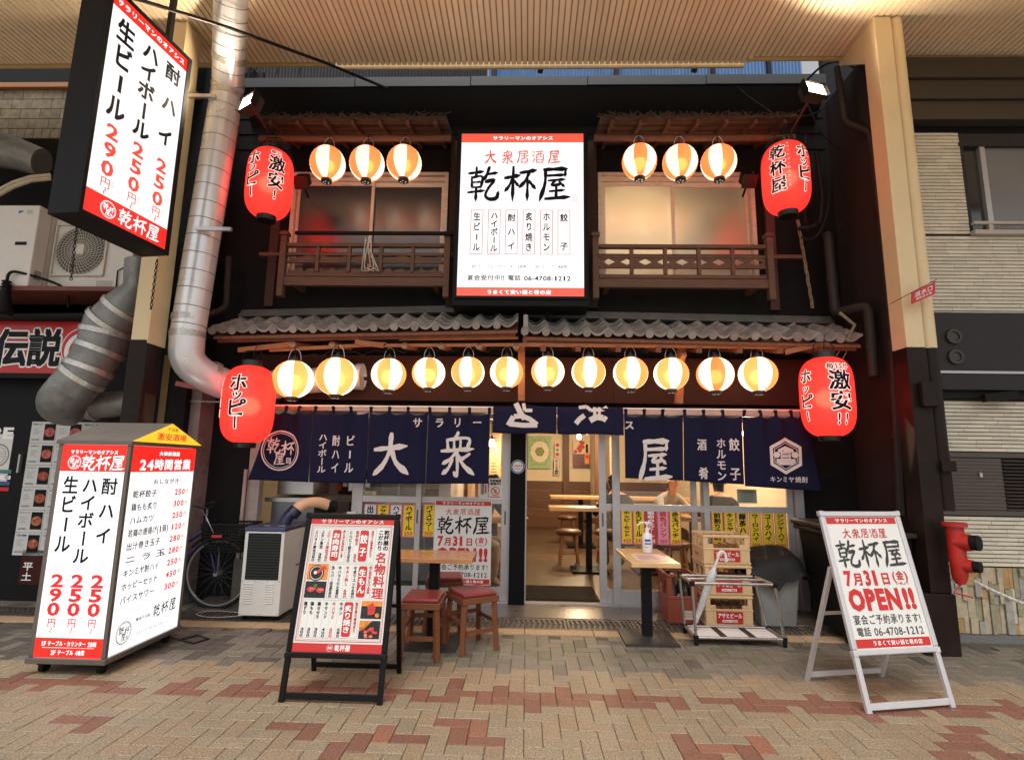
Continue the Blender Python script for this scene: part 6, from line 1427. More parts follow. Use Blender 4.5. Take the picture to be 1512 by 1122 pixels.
a = Vector((1.44, -.30, .07)); b = atY(1055, 838, -.38); d = (b-a).normalized(); UP_ = M('clear_vinyl_folded', (.62, .62, .62), .25, var=.2, scale=30, bump=.4, bscale=60)
m = MB(); L = (b-a).length; m.tube([a, a+d*.05, a+d*L*.3, a+d*L*.75, a+d*L*.92, a+d*L], [.004, .014, .024, .032, .036, .012], 14)
m.v = [tuple(Vector(v)+Vector((.003*math.sin(i*2.1), .003*math.cos(i*1.7), 0))) for i, v in enumerate(m.v)]; m.build('folded_canopy', UP_, t, smooth=True)
m = MB(); h0 = a+d*L; pts = [h0, h0+d*.10]+[h0+d*.10+Vector((.032-.032*math.cos(PI*k/8), 0, .045*math.sin(PI*k/8))) for k in range(1, 9)]; pts.append(pts[-1]+Vector((.0, 0, -.04))); m.tube(pts, .011, 10); m.build('crook_handle', WP, t, smooth=True)
m = MB(); m.cyl(a-d*.03, a, .004, 8); m.build('tip', STEEL, t)
# ------------------------------------------------------------------ bins behind
t = thing('covered_bin', 'pale grey plastic bin under a black cloth cover beside the crates', 'bin', (2.36, .30, 0))
m = MB(); 
for (z, q) in ((.0, 0),): m.add([(-.17, -.20, .0), (.15, -.20, .0), (.15, .18, .0), (-.17, .18, .0), (-.20, -.24, .48), (.19, -.24, .48), (.19, .2, .48), (-.20, .2, .48)], [(0,3,2,1),(0,1,5,4),(1,2,6,5),(2,3,7,6),(3,0,4,7),(4,5,6,7)])
m.build('bin_body', M('grey_plastic_bin', (.26, .26, .25), .5, var=.1, dirt=.4), t, bev=.015)
m = MB(); n = 26; vs = [(0.0, 0.0, .64)]
for q, (sx_, sz) in enumerate(((.10, .645), (.19, .64), (.235, .60), (.27, .50), (.30, .42))):
    for k in range(n):
        a = 2*PI*k/n; cx, cy = math.cos(a), math.sin(a); e_ = 1/max(abs(cx), abs(cy))**.75; dr = (.012*math.sin(k*2.4)+.010*math.sin(k*1.1+1))*(q/4); zz_ = sz+(0.05*math.sin(k*.9+.5)+.02*math.sin(k*2.6))*(q/4)**2+ (.05 if q < 3 else .02)*math.sin(a+.8)
        vs.append((cx*e_*(sx_+dr), cy*e_*(sx_+dr)*1.0, zz_))
fs = [(0, 1+k, 1+(k+1) % n) for k in range(n)]+[(1+q*n+k, 1+(q+1)*n+k, 1+(q+1)*n+(k+1) % n, 1+q*n+(k+1) % n) for q in range(4) for k in range(n)]
m.add(vs, fs); m.build('cloth_cover', M('black_tarp', (.022, .022, .023), .55, var=.2, bump=.15, bscale=20), t, smooth=True)
t = thing('wheeled_bin', 'large black wheeled bin with a folded brown lid behind the silver a-frame', 'bin', (2.93, -.12, 0))
m = MB(); m.add([(-.22, -.30, .05), (.30, -.30, .05), (.30, .30, .05), (-.22, .30, .05), (-.30, -.36, .88), (.32, -.36, .88), (.32, .34, .88), (-.30, .34, .88)], [(0,3,2,1),(0,1,5,4),(1,2,6,5),(2,3,7,6),(3,0,4,7),(4,5,6,7)]); m.build('bin_body', BLK, t, bev=.02)
MB().box(-.34, .34, -.39, .36, .881, .925).build('rim', M('dark_olive_plastic', (.035, .03, .022), .5), t, bev=.012); MB().box(-.36, .30, -.2, .36, .926, .975).build('lid', MATS['dark_olive_plastic'], t, bev=.015)
for x in (-.2, .27): m = MB(); m.cyl((x-.02, -.25, .06), (x+.02, -.25, .06), .06, 16); m.build('wheel', BLK, t)
# ------------------------------------------------------------------ spot cooler
t = thing('spot_cooler', 'white portable air cooler with navy top, black intake grille and a beige hose', 'air cooler', (-2.62, -.12, 0))
CW, CD, CH_ = .375, .58, .79
MB().box(0, CW, 0, CD, .045, CH_).build('cabinet', PLAST, t, bev=.006)
MB().box(-.006, CW+.006, -.008, CD+.006, CH_+.001, CH_+.04).build('top_cover', M('navy_top_cover', (.035, .045, .12), .4, var=.2, scale=5, dirt=.3, dcol=(.12, .12, .16)), t, bev=.010)
MB().box(.035, CW-.03, -.004, -.0005, .36, .775).build('intake_recess', M('intake_black', (.02, .022, .021), .7), t)
for i in range(16): MB().box(.04, CW-.035, -.010, -.0045, .372+i*.025, .381+i*.025).build('grille_bar', M('grille_black', (.035, .037, .036), .5), t)
for c in (0, 1):
    for k in range(9): x = .035+c*.20; z = .15+k*.021; MB().prism([(x, -.0005, z), (x, -.009, z+.004), (x, -.0005, z+.013)], (.078, 0, 0)).build('vent_louvre', PLAST, t)
for (x, z) in ((.015, .06), (CW-.015, .06), (.015, .345), (CW-.015, .345), (.015, .78), (CW-.015, .78), (.19, .06), (.13, .345), (.25, .345)): m = MB().disc((x, -.0012, z), .005, (0, -1, 0), 8); m.build('screw', INKG, t)
MB().box(CW+.0005, CW+.003, .3, .38, .44, .45).build('scratch_vent', BLK, t)
for x in (.04, CW-.04):
    for y in (.05, CD-.05): m = MB(); m.cyl((x-.012, y, .022), (x+.012, y, .022), .022, 12); m.build('caster', BLK, t)
a = Vector((.27, .22, CH_+.041)); m = MB(); m.tube(arc([a, a+Vector((.01, .01, .06)), a+Vector((.06, .04, .12))], 5), .056, 20); m.build('outlet_boot', M('navy_boot', (.015, .02, .06), .25, var=.1, bump=.1), t, smooth=True)
e = a+Vector((.06, .04, .12)); m = MB(); m.tube([e-Vector((.015, .01, .03)), e+Vector((.02, .02, .025))], .066, 20); m.build('boot_collar', MATS['navy_boot'], t, smooth=True)
m = MB(); m.tube(arc([e, e+Vector((.07, .06, .08)), e+Vector((.18, .16, .09)), e+Vector((.27, .24, .05))], 6), .054, 20); m.build('hose', M('beige_hose', (.74, .46, .28), .45, var=.08, bump=.1, bscale=30), t, smooth=True)
m = MB(); q = e+Vector((.27, .24, .05)); m.tube([q-Vector((.02, .02, 0)), q+Vector((.05, .04, -.01))], .058, 20); m.build('nozzle', BLK, t, smooth=True)
for (x, y) in ((.12, .1), (.25, .12)): MB().box(x, x+.06, y, y+.03, CH_+.0405, CH_+.042).build('cover_label', PAPER, t)
# ------------------------------------------------------------------ bicycle
t = thing('bicycle', 'blue city bicycle with a black wire front basket, half hidden behind the street lightbox', 'bicycle', (-3.05, .26, 0))
RUB = M('tyre_rubber', (.018, .018, .018), .7, var=.2); BLU = M('blue_frame_paint', (.004, .006, .09), .3, var=.1)
for x in (0, -1.06):
    Rw = .335; m = MB(); m.tube([(x+Rw*math.cos(2*PI*i/48), 0, Rw+.004+Rw*math.sin(2*PI*i/48)*.985) for i in range(49)], .019, 8, cap=False); wh = m.build('wheel', RUB, t, smooth=True)
    m = MB(); m.tube([(x+(Rw-.028)*math.cos(2*PI*i/48), 0, Rw+.004+(Rw-.028)*math.sin(2*PI*i/48)) for i in range(49)], .011, 6, cap=False); m.build('rim', STEEL, wh, smooth=True)
    m = MB(); m.cyl((x, -.05, Rw), (x, .05, Rw), .022, 12); m.build('hub', STEEL, wh)
    m = MB()
    for k in range(28): a = 2*PI*k/28; m.cyl((x+.02*math.cos(a+1.2*(-1)**k), .02*(-1)**k, Rw+.02*math.sin(a+1.2*(-1)**k)), (x+(Rw-.03)*math.cos(a), 0, Rw+(Rw-.03)*math.sin(a)), .0014, 4)
    stuff(m.build('spokes', M('dull_spoke_steel', (.12, .12, .12), .4, .7), wh))
H0 = Vector((-.14, 0, .80)); 
for nm, a, b, r in (('fork', (0, -.045, .34), (-.10, -.03, .62), .012), ('fork', (0, .045, .34), (-.10, .03, .62), .012), ('head_tube', (-.10, 0, .62), (-.17, 0, .86), .02), ('down_tube', (-.12, 0, .66), (-.60, 0, .30), .018), ('top_tube', (-.15, 0, .76), (-.66, 0, .42), .016), ('seat_tube', (-.60, 0, .30), (-.74, 0, .74), .016), ('chain_stay', (-.60, .04, .30), (-1.06, .05, .34), .01), ('seat_stay', (-.70, .03, .60), (-1.06, .05, .34), .01)):
    m = MB(); m.cyl(a, b, r, 10); m.build(nm, BLU, t, smooth=True)
m = MB(); m.tube(arc([(-.36, -.28, .98), (-.22, -.24, 1.02), (-.17, -.05, .96), (-.17, .05, .96), (-.22, .24, 1.02), (-.36, .28, .98)], 4), .011, 8); m.cyl((-.17, 0, .86), (-.17, 0, .97), .012, 8); m.build('handlebar', M('dark_chrome', (.12, .12, .12), .3, .8), t, smooth=True)
MB().prism([(-.95, -.10, .80), (-.65, -.03, .79), (-.65, .03, .79), (-.95, .10, .80)], (0, 0, .05)).build('saddle', BLK, t, bev=.01)
m = MB(); m.tube([(Rw2*math.cos(R(a_)), 0, .34+Rw2*math.sin(R(a_))) for Rw2 in (.375,) for a_ in range(10, 150, 10)], .012, 5); m.build('mudguard', BLK, t)
m = MB(); bx0, bx1, by, z0, z1 = -.12, .32, .17, .56, .82; BW = M('black_wire_basket', (.012, .012, .012), .4)
def bp(u, v, z):  # basket tapers downwards
    k = (z-z0)/(z1-z0); c = (bx0+bx1)/2; return (c+(u*(bx1-bx0)/2)*(.78+.22*k), v*by*(.78+.22*k), z)
for z in [z0+(z1-z0)*i/9 for i in range(10)]: m.tube([bp(-1, -1, z), bp(1, -1, z), bp(1, 1, z), bp(-1, 1, z), bp(-1, -1, z)], .006 if z < z1-.001 else .011, 5, cap=False)
for k in range(15):
    u = -1+2*k/14
    for v in (-1, 1): m.cyl(bp(u, v, z0), bp(u, v, z1), .0045, 4)
for k in range(9):
    v = -1+2*k/8
    for u in (-1, 1): m.cyl(bp(u, v, z0), bp(u, v, z1), .0045, 4)
    m.cyl(bp(-1, v, z0), bp(1, v, z0), .0028, 4)
stuff(m.build('basket', BW, t))
MB().box(.0, .10, -by-.012, -by-.004, .70, .725).build('red_reflector', M('red_reflector_strip', (.5, .02, .02), .3), t)
m = MB(); m.tube(arc([(-.2, -.05, .95), (-.05, -.22, .90), (.05, -.1, .60), (.02, -.05, .36)], 5), .004, 5); m.build('brake_cable', STEEL, t)
tag(MB().box(-3.01, -2.86, .47, .55, .02, .44).build('grey_box', M('grey_metal_box', (.14, .13, .11), .6, .3, dirt=.3)), 'grey metal box on the ground behind the bicycle wheel', 'box')
m = MB(); m.tube(arc([(-2.60, .02, .012), (-2.9, -.10, .010), (-3.15, .05, .010), (-3.0, .16, .012), (-2.7, .1, .012)], 6), .005, 5); tag(m.build('hose_loop', M('pale_hose', (.35, .33, .28), .6)), 'thin pale hose curled on the ground before the bicycle', 'hose')
# ------------------------------------------------------------------ menu strips and notices on the glass
YS = M('yellow_strip_paper', (.80, .55, .03), .6, var=.03); PS = M('pink_strip_paper', (.72, .30, .38), .6, var=.03); RS = M('red_strip_paper', (.50, .03, .05), .6, var=.03); WS = M('white_strip_paper', (.70, .69, .68), .6); PB = M('pink_strip_border', (.60, .16, .20), .6)
def strips(items, px0, px1, py0, py1, y, gname, where):
    a = atY(px0, py0, y); b = atY(px1, py1, y); n = len(items); w = (b.x-a.x)/n; h_ = a.z-b.z
    for i, (txt, num, mat, col) in enumerate(items):
        t = thing('menu_strip', '%s paper strip %s, %s of %d %s' % ({YS: 'yellow', PS: 'pink', RS: 'red', WS: 'white'}[mat], 'menu', ORD[i], n, where), 'menu strip', (a.x+i*w, y, b.z), group=gname)
        MB().box(.003, w-.003, -.0015, 0, 0, h_).build('sheet', PB if mat != RS else RS, t)
        s = Sheet((0, -.0015, 0), (1, 0, 0), (0, 0, 1)); s.rect(.012, w-.012, .012, h_-.012, mat, .5); ink = {0: INKB, 1: INKW, 2: INKR}[col]
        L = min(h_*.74, w*.86*len(txt)); s.vt(txt, w/2, h_-.02, w*.56, L, ink, .045, 2)
        if num: s.h(num, w/2, .038, w*.66, .042, INKR if col != 1 else INKW, .02, 2)
        s.done(t)
strips([('ホッピーセット', '450', YS, 0), ('生ビール', '290', YS, 0), ('昭和の生ビール', '380', RS, 1), ('桃色パンツ', '380', PS, 2), ('赤玉パンチ', '380', YS, 0)], 916, 1007, 751, 805, .582, 'menu strips on the glass behind the sanitiser', 'behind the sanitiser bottle, from the left')
strips([('前割り焼酎', '350', YS, 0), ('キンミヤ割り', '300', YS, 0), ('緑茶ハイ', '300', YS, 0), ('ウーロンハイ', '300', YS, 0), ('コークハイ', '280', YS, 0), ('ジンジャーハイ', '280', YS, 0)], 1049, 1164, 754, 811, .622, 'menu strips on the glass behind the beer crates', 'behind the beer crates, from the left')
strips([('出汁巻', '280', WS, 0), ('アサヒスーパー', '450', YS, 0), ('ハイサワー', '300', WS, 0), ('ハイボール', '250', YS, 0)], 538, 612, 743, 793, .585, 'menu strips on the glass behind the black a-frame', 'behind the black a-frame, from the left')
strips([('バイスサワー', '300', YS, 0)], 625, 642, 743, 793, .625, 'menu strips on the glass behind the black a-frame', 'strip beside the white poster, alone')
t = thing('opening_poster', 'white poster with red bands announcing OPEN!! on the glass behind the varnished table', 'poster', (0, 0, 0))
a = atY(642.5, 738, .60); b = atY(724, 864, .60); MB().box(a.x, b.x, .598, .6, b.z, a.z).build('sheet', PAPER, t); s = Sheet((a.x, .598, b.z), (1, 0, 0), (0, 0, 1)); open_poster(s, b.x-a.x, a.z-b.z); s.done(t)
t = thing('no_drink_notice', 'small white notice with a red prohibition ring around a beer mug, on the left glass', 'notice'); a = atY(722, 706, .60); b = atY(741, 737, .60); w = b.x-a.x; h_ = a.z-b.z
MB().box(a.x, b.x, .6105, .612, b.z, a.z).build('sheet', PAPER, t); s = Sheet((a.x, .6105, b.z), (1, 0, 0), (0, 0, 1)); s.h('年齢確認', w/2, h_*.88, w*.86, h_*.13, INKB, .06); s.h('実施中!', w/2, h_*.74, w*.8, h_*.12, INKB, .06)
s.ring(w/2, h_*.38, w*.27, w*.33, INKR, 2); s.rect(w*.38, w*.60, h_*.28, h_*.47, F_OR, 1); s.poly([(w*.28, h_*.50), (w*.32, h_*.53), (w*.72, h_*.26), (w*.68, h_*.23)], INKR, 3); s.rect(w*.12, w*.88, h_*.08, h_*.13, INKR, 1); s.done(t)
t = thing('white_notice', 'narrow white notice with a red line on the left glass, beside the prohibition notice', 'notice'); a = atY(708, 712, .60); b = atY(720, 737, .60); MB().box(a.x, b.x, .6115, .613, b.z, a.z).build('sheet', PAPER, t); s = Sheet((a.x, .6115, b.z), (1, 0, 0), (0, 0, 1)); s.rect(.06, .075, .06, .15, INKR); s.rect(.02, .05, .05, .16, INKG); s.done(t)
t = thing('round_sticker', 'round white sticker with a blue rim on the black post beside the doorway', 'sticker'); p = atY(764.5, 689, .52)
m = MB(); m.v = []; s = Sheet(p, (1, 0, 0), (0, 0, 1)); s.disc(0, 0, .072, PAPER, .5); s.ring(0, 0, .055, .069, M('sticker_blue', (.08, .12, .30), .5), 2); s.h('24時間営業', 0, .01, .09, .02, INKR, .02, 2); s.rect(-.035, .035, -.02, -.016, INKR, 2); s.rect(-.03, .03, -.03, -.026, INKG, 2); s.done(t, 'sticker_face')
# ------------------------------------------------------------------ inside the tavern
PIN = M('pine_table_wood', (.66, .40, .20), .35, var=.15, scale=5, stretch=(1, 6, 6)); LEA = M('brown_leather_seat', (.13, .045, .028), .4, var=.15); PL2 = M('pine_stool_leg', (.42, .19, .08), .5, var=.2)
def itable(label, x0, x1, yc, h_, w=.62):
    t = thing('indoor_table', label, 'table', ((x0+x1)/2, yc, .045), group='pine tables inside the tavern'); hw = (x1-x0)/2
    MB().box(-hw, hw, -w/2, w/2, h_-.05, h_).build('table_top', PIN, t, bev=.004)
    for sx_ in ((-hw+.55, hw-.5) if hw > .6 else (0,)): MB().box(sx_-.04, sx_+.04, -.04, .04, .03, h_-.051).build('post', BLK, t); MB().box(sx_-.24, sx_+.24, -.24, .24, 0, .029).build('base_plate', BLK, t)
    return t
def istool(label, x, y, h_=.46, r=.185):
    t = thing('round_stool', label, 'stool', (x, y, .045), group='round stools inside the tavern')
    m = MB(); m.lathe([(.001, h_-.05), (r*.96, h_-.05), (r, h_-.03), (r, h_), (r*.85, h_+.025), (.001, h_+.03)], 24); m.build('seat', LEA, t, smooth=True)
    for k in range(4): a = PI/4+k*PI/2; m = MB(); m.cyl((r*.7*math.cos(a), r*.7*math.sin(a), h_-.051), (r*1.02*math.cos(a), r*1.02*math.sin(a), 0), .018, 10); m.build('leg', PL2, t, smooth=True)
    for k in range(4): a = PI/4+k*PI/2; b_ = a+PI/2; m = MB(); m.cyl((r*.9*math.cos(a), r*.9*math.sin(a), .16+.03*(k % 2)), (r*.9*math.cos(b_), r*.9*math.sin(b_), .16+.03*(k % 2)), .010, 8); m.build('rung', PL2, t, smooth=True)
    return t
p = atY(811, 748, 2.3); itable('nearest pine table inside, ending in the open doorway', p.x, p.x+1.9, 2.45, p.z-.045, .45)
p = atY(813, 732, 4.6); itable('second pine table inside, behind the nearest one', p.x, p.x+2.6, 4.8, p.z-.045, .5)
itable('pine table by the right glass with diners', 1.75, 2.9, 2.6, .74); itable('pine table far right inside', 1.9, 3.1, 4.9, .74); itable('pine table just behind the left glass', -.72, -.12, 2.1, .72)
for i, (px, py, y) in enumerate(((840, 832, 2.0), (838, 800, 3.1), (877, 806, 3.0), (897, 832, 2.1))): p = atZ(px, py, .045); istool('brown round stool inside, '+['in the middle of the doorway', 'behind the first stool in the doorway', 'back right of the doorway behind the door stile', 'right, seen through the first glass pane'][i], p.x, p.y)
for i, (x, y) in enumerate(((1.9, 1.95), (2.6, 2.0), (-.42, 1.6))): istool('brown round stool inside, '+['under the left diner', 'under the right diner', 'behind the left glass by the poster'][i], x, y)
def poster_in(name, label, px0, py0, px1, py1, y, paint):
    a = atY(px0, py0, y); b = atY(px1, py1, y); t = thing(name, label, 'poster'); MB().box(a.x, b.x, y, y+.004, b.z, a.z).build('sheet', PAPER, t); s = Sheet((a.x, y, b.z), (1, 0, 0), (0, 0, 1)); paint(s, b.x-a.x, a.z-b.z); s.done(t, 'print')
GRP = M('green_poster', (.34, .50, .26), .5); GR2 = M('green_leaf_print', (.10, .26, .07), .5); TANP = M('tan_print', (.45, .30, .10), .5); DRP = M('dark_plum_print', (.09, .012, .02), .4); ORP = M('orange_label_print', (.85, .28, .04), .5)
def pg(s, w, h_):
    s.rect(0, w, 0, h_, GRP, .5); s.ring(w/2, h_*.52, w*.36, w*.38, INKW, 2, sy=1.15); s.disc(w/2, h_*.52, w*.36, M('poster_cream', (.78, .70, .55), .5), 1, sy=1.15); s.disc(w/2, h_*.52, w*.21, GR2, 2, 6); s.ring(w/2, h_*.54, w*.13, w*.16, TANP, 3, 6, PI/2); s.h('宮', w/2, h_*.54, w*.16, w*.16, TANP, .02, 3)
    r5 = random.Random(1)
    for k in range(34): a = 2*PI*k/34; q = r5.uniform(.9, 1.2); s.disc(w/2+w*.44*q*math.cos(a), h_*.5+h_*.42*q*math.sin(a)*.95, w*.03, GR2 if k % 4 else INKR, 1.5, 5, ph=a) if abs(w*.44*q*math.cos(a)) < w*.46 and abs(h_*.42*q*math.sin(a)) < h_*.45 else None
poster_in('green_poster', 'green poster with a pale oval and a crest on the back wall', 780, 643.5, 814, 692, 7.72, pg)
def pr_(s, w, h_):
    s.rect(0, w, 0, h_, DRP, .5); s.rect(0, w, h_*.5, h_, M('cream_print', (.72, .55, .36), .5), .8); r5 = random.Random(2)
    for k in range(9): s.disc(w*r5.uniform(.1, .55), h_*r5.uniform(.55, .93), w*.10, INKR, 1.5+k*.1, 8)
    s.rect(w*.62, w*.86, h_*.14, h_*.55, ORP, 3); s.rect(w*.68, w*.80, h_*.55, h_*.86, BLK, 3); s.disc(w*.74, h_*.40, w*.09, INKR, 4); s.rect(w*.1, w*.35, h_*.1, h_*.14, INKR, 2)
poster_in('plum_poster', 'dark poster with red blossoms and an orange bottle on the back wall', 846, 650, 874, 690.5, 7.70, pr_)
def pw(s, w, h_): s.rect(0, w, 0, h_, M('pale_notice', (.7, .66, .58), .5), .5); s.frame(0, w, 0, h_, .006, INKB, 1); s.vt('キンミヤ焼酎', w/2, h_*.95, w*.6, h_*.9, INKB, .05, 2)
poster_in('slanted_notice', 'narrow black and white notice between the two wall posters', 817.5, 678, 826, 702, 7.72, pw)
def pd(s, w, h_): s.rect(0, w, 0, h_, M('pale_notice', (.7, .66, .58), .5), .5); s.disc(w/2, h_*.82, w*.35, INKR, 2); s.disc(w/2, h_*.5, w*.3, GR2, 2); s.disc(w/2, h_*.2, w*.33, INKR, 2)
poster_in('dot_notice', 'small notice with three coloured dots on the back wall', 819, 653, 827, 675, 7.72, pd)
def pm_(s, w, h_):
    s.rect(0, w, 0, h_, M('amber_menu', (.72, .48, .24), .5), .5)
    for k in range(14): s.rect(w*.1, w*(.5+.03*((k*5) % 9)), h_*(.05+k*.065), h_*(.065+k*.065), INKB if k % 5 else INKR, 1)
poster_in('wall_menu', 'tall amber menu sheet on the partition behind the left glass', 724, 640, 739, 705, 1.9, pm_)
poster_in('wall_menu', 'pale wall menu behind the right glass, left half', 900, 645, 915, 700, 6.4, pm_)
def pt(s, w, h_): s.rect(0, w, 0, h_, M('teal_paper', (.20, .26, .25), .5), .5); [s.rect(w*.15, w*.85, h_*(.15+k*.13), h_*(.18+k*.13), INKB, 1) for k in range(6)]
poster_in('teal_notice', 'grey green sheet taped inside the right glass under the curtain', 1088, 722, 1118, 743, .67, pt)
for i in range(9):
    x = atY(664+i*5.3, 730, 1.95).x; mt = (M('amber_menu', (.72, .48, .24), .5), PLK, PIN)[i % 3]; tag(MB().box(x, x+.042, 1.97+.01*(i % 2), 1.99+.01*(i % 2), 1.0, 1.32+.02*(i % 2)).build('wooden_menu_tag', mt), 'narrow wooden menu tag behind the left glass, %s from the left' % ORD[i], 'menu tag', 'wooden menu tags behind the left glass')
# kitchen behind the far left opening
K = thing('kitchen_counter', 'stainless kitchen counter and cabinets behind the open hatch at the left', 'counter', (0, 0, 0))
GK = M('scratched_grey_steel', (.24, .25, .26), .38, .6, var=.2, scale=6, dirt=.2, dcol=(.4, .4, .4))
MB().box(-2.84, -2.36, .85, 1.5, .05, 1.0).build('cabinet', GK, K); MB().box(-2.90, -2.30, .80, 1.5, 1.0, 1.045).build('counter_top', STEEL, K)
MB().prism([(-2.30, .80, 1.0), (-1.70, 1.35, 1.0), (-1.70, 1.75, 1.0), (-2.30, 1.5, 1.0)], (0, 0, .045)).build('counter_top', STEEL, K)
MB().box(-2.84, -2.42, .95, 1.45, 1.07, 1.4).build('fryer', STEEL, K, bev=.01); MB().box(-2.36, -1.9, 1.6, 1.9, 1.05, 1.35).build('spice_rack', DKWOOD, K)
for i in range(6): MB().box(-2.34+i*.07, -2.29+i*.07, 1.5, 1.56, 1.10+.05*(i % 2), 1.18+.03*(i % 3)).build('jar', (INKR, PAPER, STEEL)[i % 3], K)
MB().box(-2.1, -1.9, 1.25, 1.7, .05, .98).build('dark_shelf', DKWOOD, K); MB().box(-1.93, -1.87, .95, 1.0, .05, .95).build('leg_panel', PAPER, K)
MB().box(-2.05, -1.85, 1.35, 1.5, 1.046, 1.10).build('food_tray', M('yellow_tray', (.7, .62, .2), .5), K)
MB().box(-1.72, -1.0, 1.2, 1.6, .92, .97).build('sink_edge', M('cream_steel', (.55, .52, .42), .4, .3), K); MB().box(-1.6, -1.0, 1.3, 1.7, .1, .91).build('cabinet', GK, K)
m = MB(); m.tube(arc([(-1.55, 1.4, .98), (-1.55, 1.4, 1.3), (-1.48, 1.25, 1.3), (-1.47, 1.22, 1.2)], 5), .012, 8); m.build('tap', STEEL, K, smooth=True)
m = MB(); m.tube([(-2.99, .5, .05), (-2.985, .5, 1.35)], .02, 10); tag(m.build('standpipe', M('pinkish_pipe', (.45, .33, .30), .5)), 'pinkish vertical pipe beside the left door jamb', 'pipe')
# lamps inside: doorway pendants, then unseen ones added to brighten the rooms
for i, (px, py, y, e) in enumerate(((855, 645, 4.4, 60), (867, 638, 5.6, 75), (726, 655, 1.7, 12), (990, 640, 2.8, 44), (1100, 640, 2.8, 40), (900, 620, 1.5, 14))):
    p = atY(px, py, y); bulb('pendant_lamp', 'warm bare pendant bulb inside, ' + ['left one above the tables in the doorway', 'right one above the tables in the doorway', 'behind the left glass by the menu sheet', 'above the diners at the right', 'at the far right behind the curtain', 'just inside the door behind the folded curtain'][i], (p.x, y, p.z), e, r=.045, cord=2.42-p.z, group='pendant bulbs inside the tavern')
t = thing('kitchen_tube_light', 'white fluorescent tube light in the kitchen behind the left curtain', 'lamp', (-2.0, 1.2, 2.38)); m = MB(); m.cyl((-.5, 0, 0), (.5, 0, 0), .015, 10); m.build('tube', M('tube_glow', (1, 1, 1), emit=(1, .97, .9), es=14), t); MB().box(-.55, .55, -.05, .05, .02, .06).build('fitting', PAPER, t)
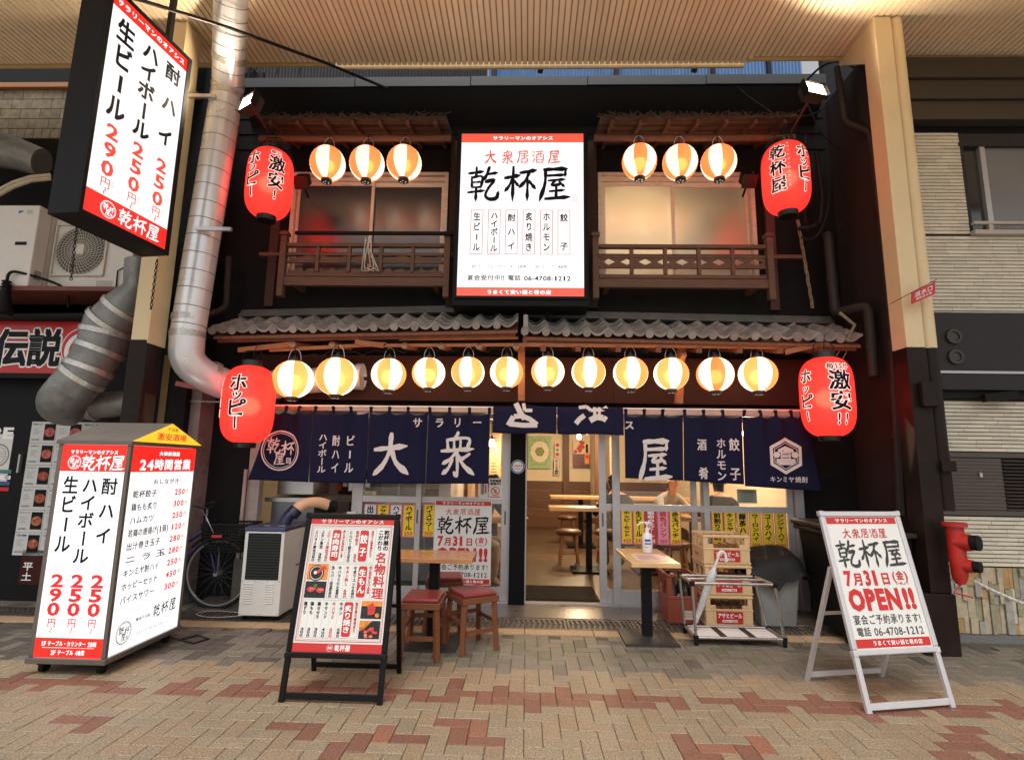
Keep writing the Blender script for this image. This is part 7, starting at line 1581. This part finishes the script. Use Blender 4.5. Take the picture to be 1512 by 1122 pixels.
# ------------------------------------------------------------------ people inside
SKIN = M('skin', (.52, .27, .17), .5, var=.05)
def person(label, loc, rz, shirt, hair, lean=.25, reach=.35, trou=None):
    t = thing('person', label, 'person', loc, rz, None)
    J = [('pel', (0, 0, .50), .15), ('wai', (0, -.03-.3*lean*.3, .66), .13), ('che', (0, -.08-.3*lean, .88), .155), ('nec', (0, -.11-.45*lean, 1.04), .058), ('hd0', (0, -.14-.5*lean, 1.13), .075), ('hd1', (0, -.16-.5*lean, 1.22), .092), ('hd2', (0, -.15-.5*lean, 1.30), .06),
         ('sl', (-.17, -.08-.4*lean, .97), .065), ('el', (-.25, -.2-.5*lean, .76), .046), ('wl', (-.16, -.38-reach*.5, .80), .032), ('sr', (.17, -.08-.4*lean, .97), .065), ('er', (.26, -.22-.5*lean, .75), .046), ('wr', (.12, -.42-reach*.5, .81), .032),
         ('hl', (-.10, -.02, .47), .10), ('kl', (-.13, -.45, .50), .068), ('al', (-.12, -.40, .10), .045), ('fl', (-.12, -.55, .05), .035), ('hr', (.10, -.02, .47), .10), ('kr', (.14, -.45, .50), .068), ('ar', (.13, -.38, .10), .045), ('fr', (.13, -.53, .05), .035)]
    E_ = [('pel', 'wai'), ('wai', 'che'), ('che', 'nec'), ('nec', 'hd0'), ('hd0', 'hd1'), ('hd1', 'hd2'), ('che', 'sl'), ('sl', 'el'), ('el', 'wl'), ('che', 'sr'), ('sr', 'er'), ('er', 'wr'), ('pel', 'hl'), ('hl', 'kl'), ('kl', 'al'), ('al', 'fl'), ('pel', 'hr'), ('hr', 'kr'), ('kr', 'ar'), ('ar', 'fr')]
    ix = {j[0]: i for i, j in enumerate(J)}; V = [j[1] for j in J]; RR = [j[2] for j in J]; EE = [(ix[a], ix[b]) for a, b in E_]
    for sd, w_ in ((-1, 'wl'), (1, 'wr')):    # hands: palm and five fingers
        b = Vector(V[ix[w_]]); pi = len(V); V.append(tuple(b+Vector((-sd*.01, -.06, -.005)))); RR.append(.026); EE.append((ix[w_], pi))
        for k in range(4): f0 = Vector(V[pi])+Vector(((k-1.5)*.019, -.03, 0)); V.append(tuple(f0)); RR.append(.009); EE.append((pi, len(V)-1)); V.append(tuple(f0+Vector((0, -.035+.004*abs(k-1), -.018)))); RR.append(.008); EE.append((len(V)-2, len(V)-1))
        V.append(tuple(b+Vector((-sd*.04, -.05, -.005)))); RR.append(.010); EE.append((ix[w_], len(V)-1))
    me = bpy.data.meshes.new('body'); me.from_pydata(V, EE, []); o = bpy.data.objects.new('body', me); COL.objects.link(o)
    md = o.modifiers.new('skin', 'SKIN'); 
    if not me.skin_vertices: 
        bm = bmesh.new(); bm.from_mesh(me); bm.verts.layers.skin.verify(); bm.to_mesh(me); bm.free()
    for i, sv in enumerate(me.skin_vertices[0].data): sv.radius = (RR[i], RR[i]); sv.use_root = (i == 0)
    ss = o.modifiers.new('sub', 'SUBSURF'); ss.levels = ss.render_levels = 2
    dg = bpy.context.evaluated_depsgraph_get(); m2 = bpy.data.meshes.new_from_object(o.evaluated_get(dg)); bpy.data.objects.remove(o)
    m2.materials.clear()
    for q in (SKIN, shirt, trou or DKWOOD, hair): m2.materials.append(q)
    nk = V[ix['nec']][2]; hy_ = V[ix['hd1']][1]
    for p_ in m2.polygons:
        c = p_.center; p_.use_smooth = True
        if c.z > nk-.01: p_.material_index = 3 if (c.z > 1.235 or (c.y > hy_+.02 and c.z > 1.09)) else 0
        elif c.z < .57 and abs(c.x) < .24: p_.material_index = 2
        elif c.y < -.28-.5*lean and c.z > .6: p_.material_index = 0
        else: p_.material_index = 1
    bd_ = bpy.data.objects.new('body', m2); COL.objects.link(bd_); bd_.parent = t
    m = MB(); hz_, hy = 1.21, V[ix['hd1']][1]
    m.prism([(-.012, hy-.085, 1.19), (.012, hy-.085, 1.19), (.006, hy-.112, 1.185), (-.006, hy-.112, 1.185)], (0, .004, .04)); m.build('nose', SKIN, t)
    for sd in (-1, 1): m = MB(); m.lathe([(.001, -.012), (.011, 0), (.001, .012)], 8); m.build('eye', BLK, t, loc=(sd*.034, hy-.082, 1.225)); m = MB(); m.lathe([(.001, -.03), (.02, 0), (.001, .03)], 8); m.build('ear', SKIN, t, loc=(sd*.092, hy, 1.21))
    MB().box(-.022, .022, hy-.090, hy-.08, 1.155, 1.161).build('mouth', M('lip', (.35, .08, .07), .5), t)
    return t
SB = M('black_tshirt', (.02, .02, .022), .8, var=.1); SG = M('grey_shirt', (.30, .29, .28), .8, var=.1); KH = M('khaki_trousers', (.35, .25, .16), .8); HR = M('dark_hair', (.012, .009, .008), .5)
person('person in a black t-shirt seated at the right, leaning over the table', (1.35, 2.15, .045), R(200), SB, HR, .5)
person('person in a grey shirt seated further right at the same table', (2.0, 3.2, .045), R(20), SG, HR, .5)
person('person with dark sleeves seated behind the right door', (2.55, 1.95, .045), R(170), SB, HR, .6)
person('person in khaki trousers seated behind the left glass, seen beside the white poster', (-.66, 1.45, .045), R(60), SB, HR, .3, trou=KH)
for i, (x, y, z) in enumerate(((1.9, 2.5, .785), (2.1, 2.7, .785), (2.5, 2.55, .785), (1.2, 2.45, .93), (1.05, 2.45, .93))):
    t = thing('tableware', ['white plate on the right inside table, left one', 'white plate on the right inside table, middle one', 'white plate on the right inside table, right one', 'white bowl on the nearest inside table, right one', 'white bowl on the nearest inside table, left one'][i], 'dish', (x, y, z+.002), group='dishes on the inside tables'); m = MB(); m.lathe([(.001, .004), (.05, .004), (.08, .02), (.085, .02), (.052, 0), (.001, 0)], 20); m.build('dish', WP, t, smooth=True)
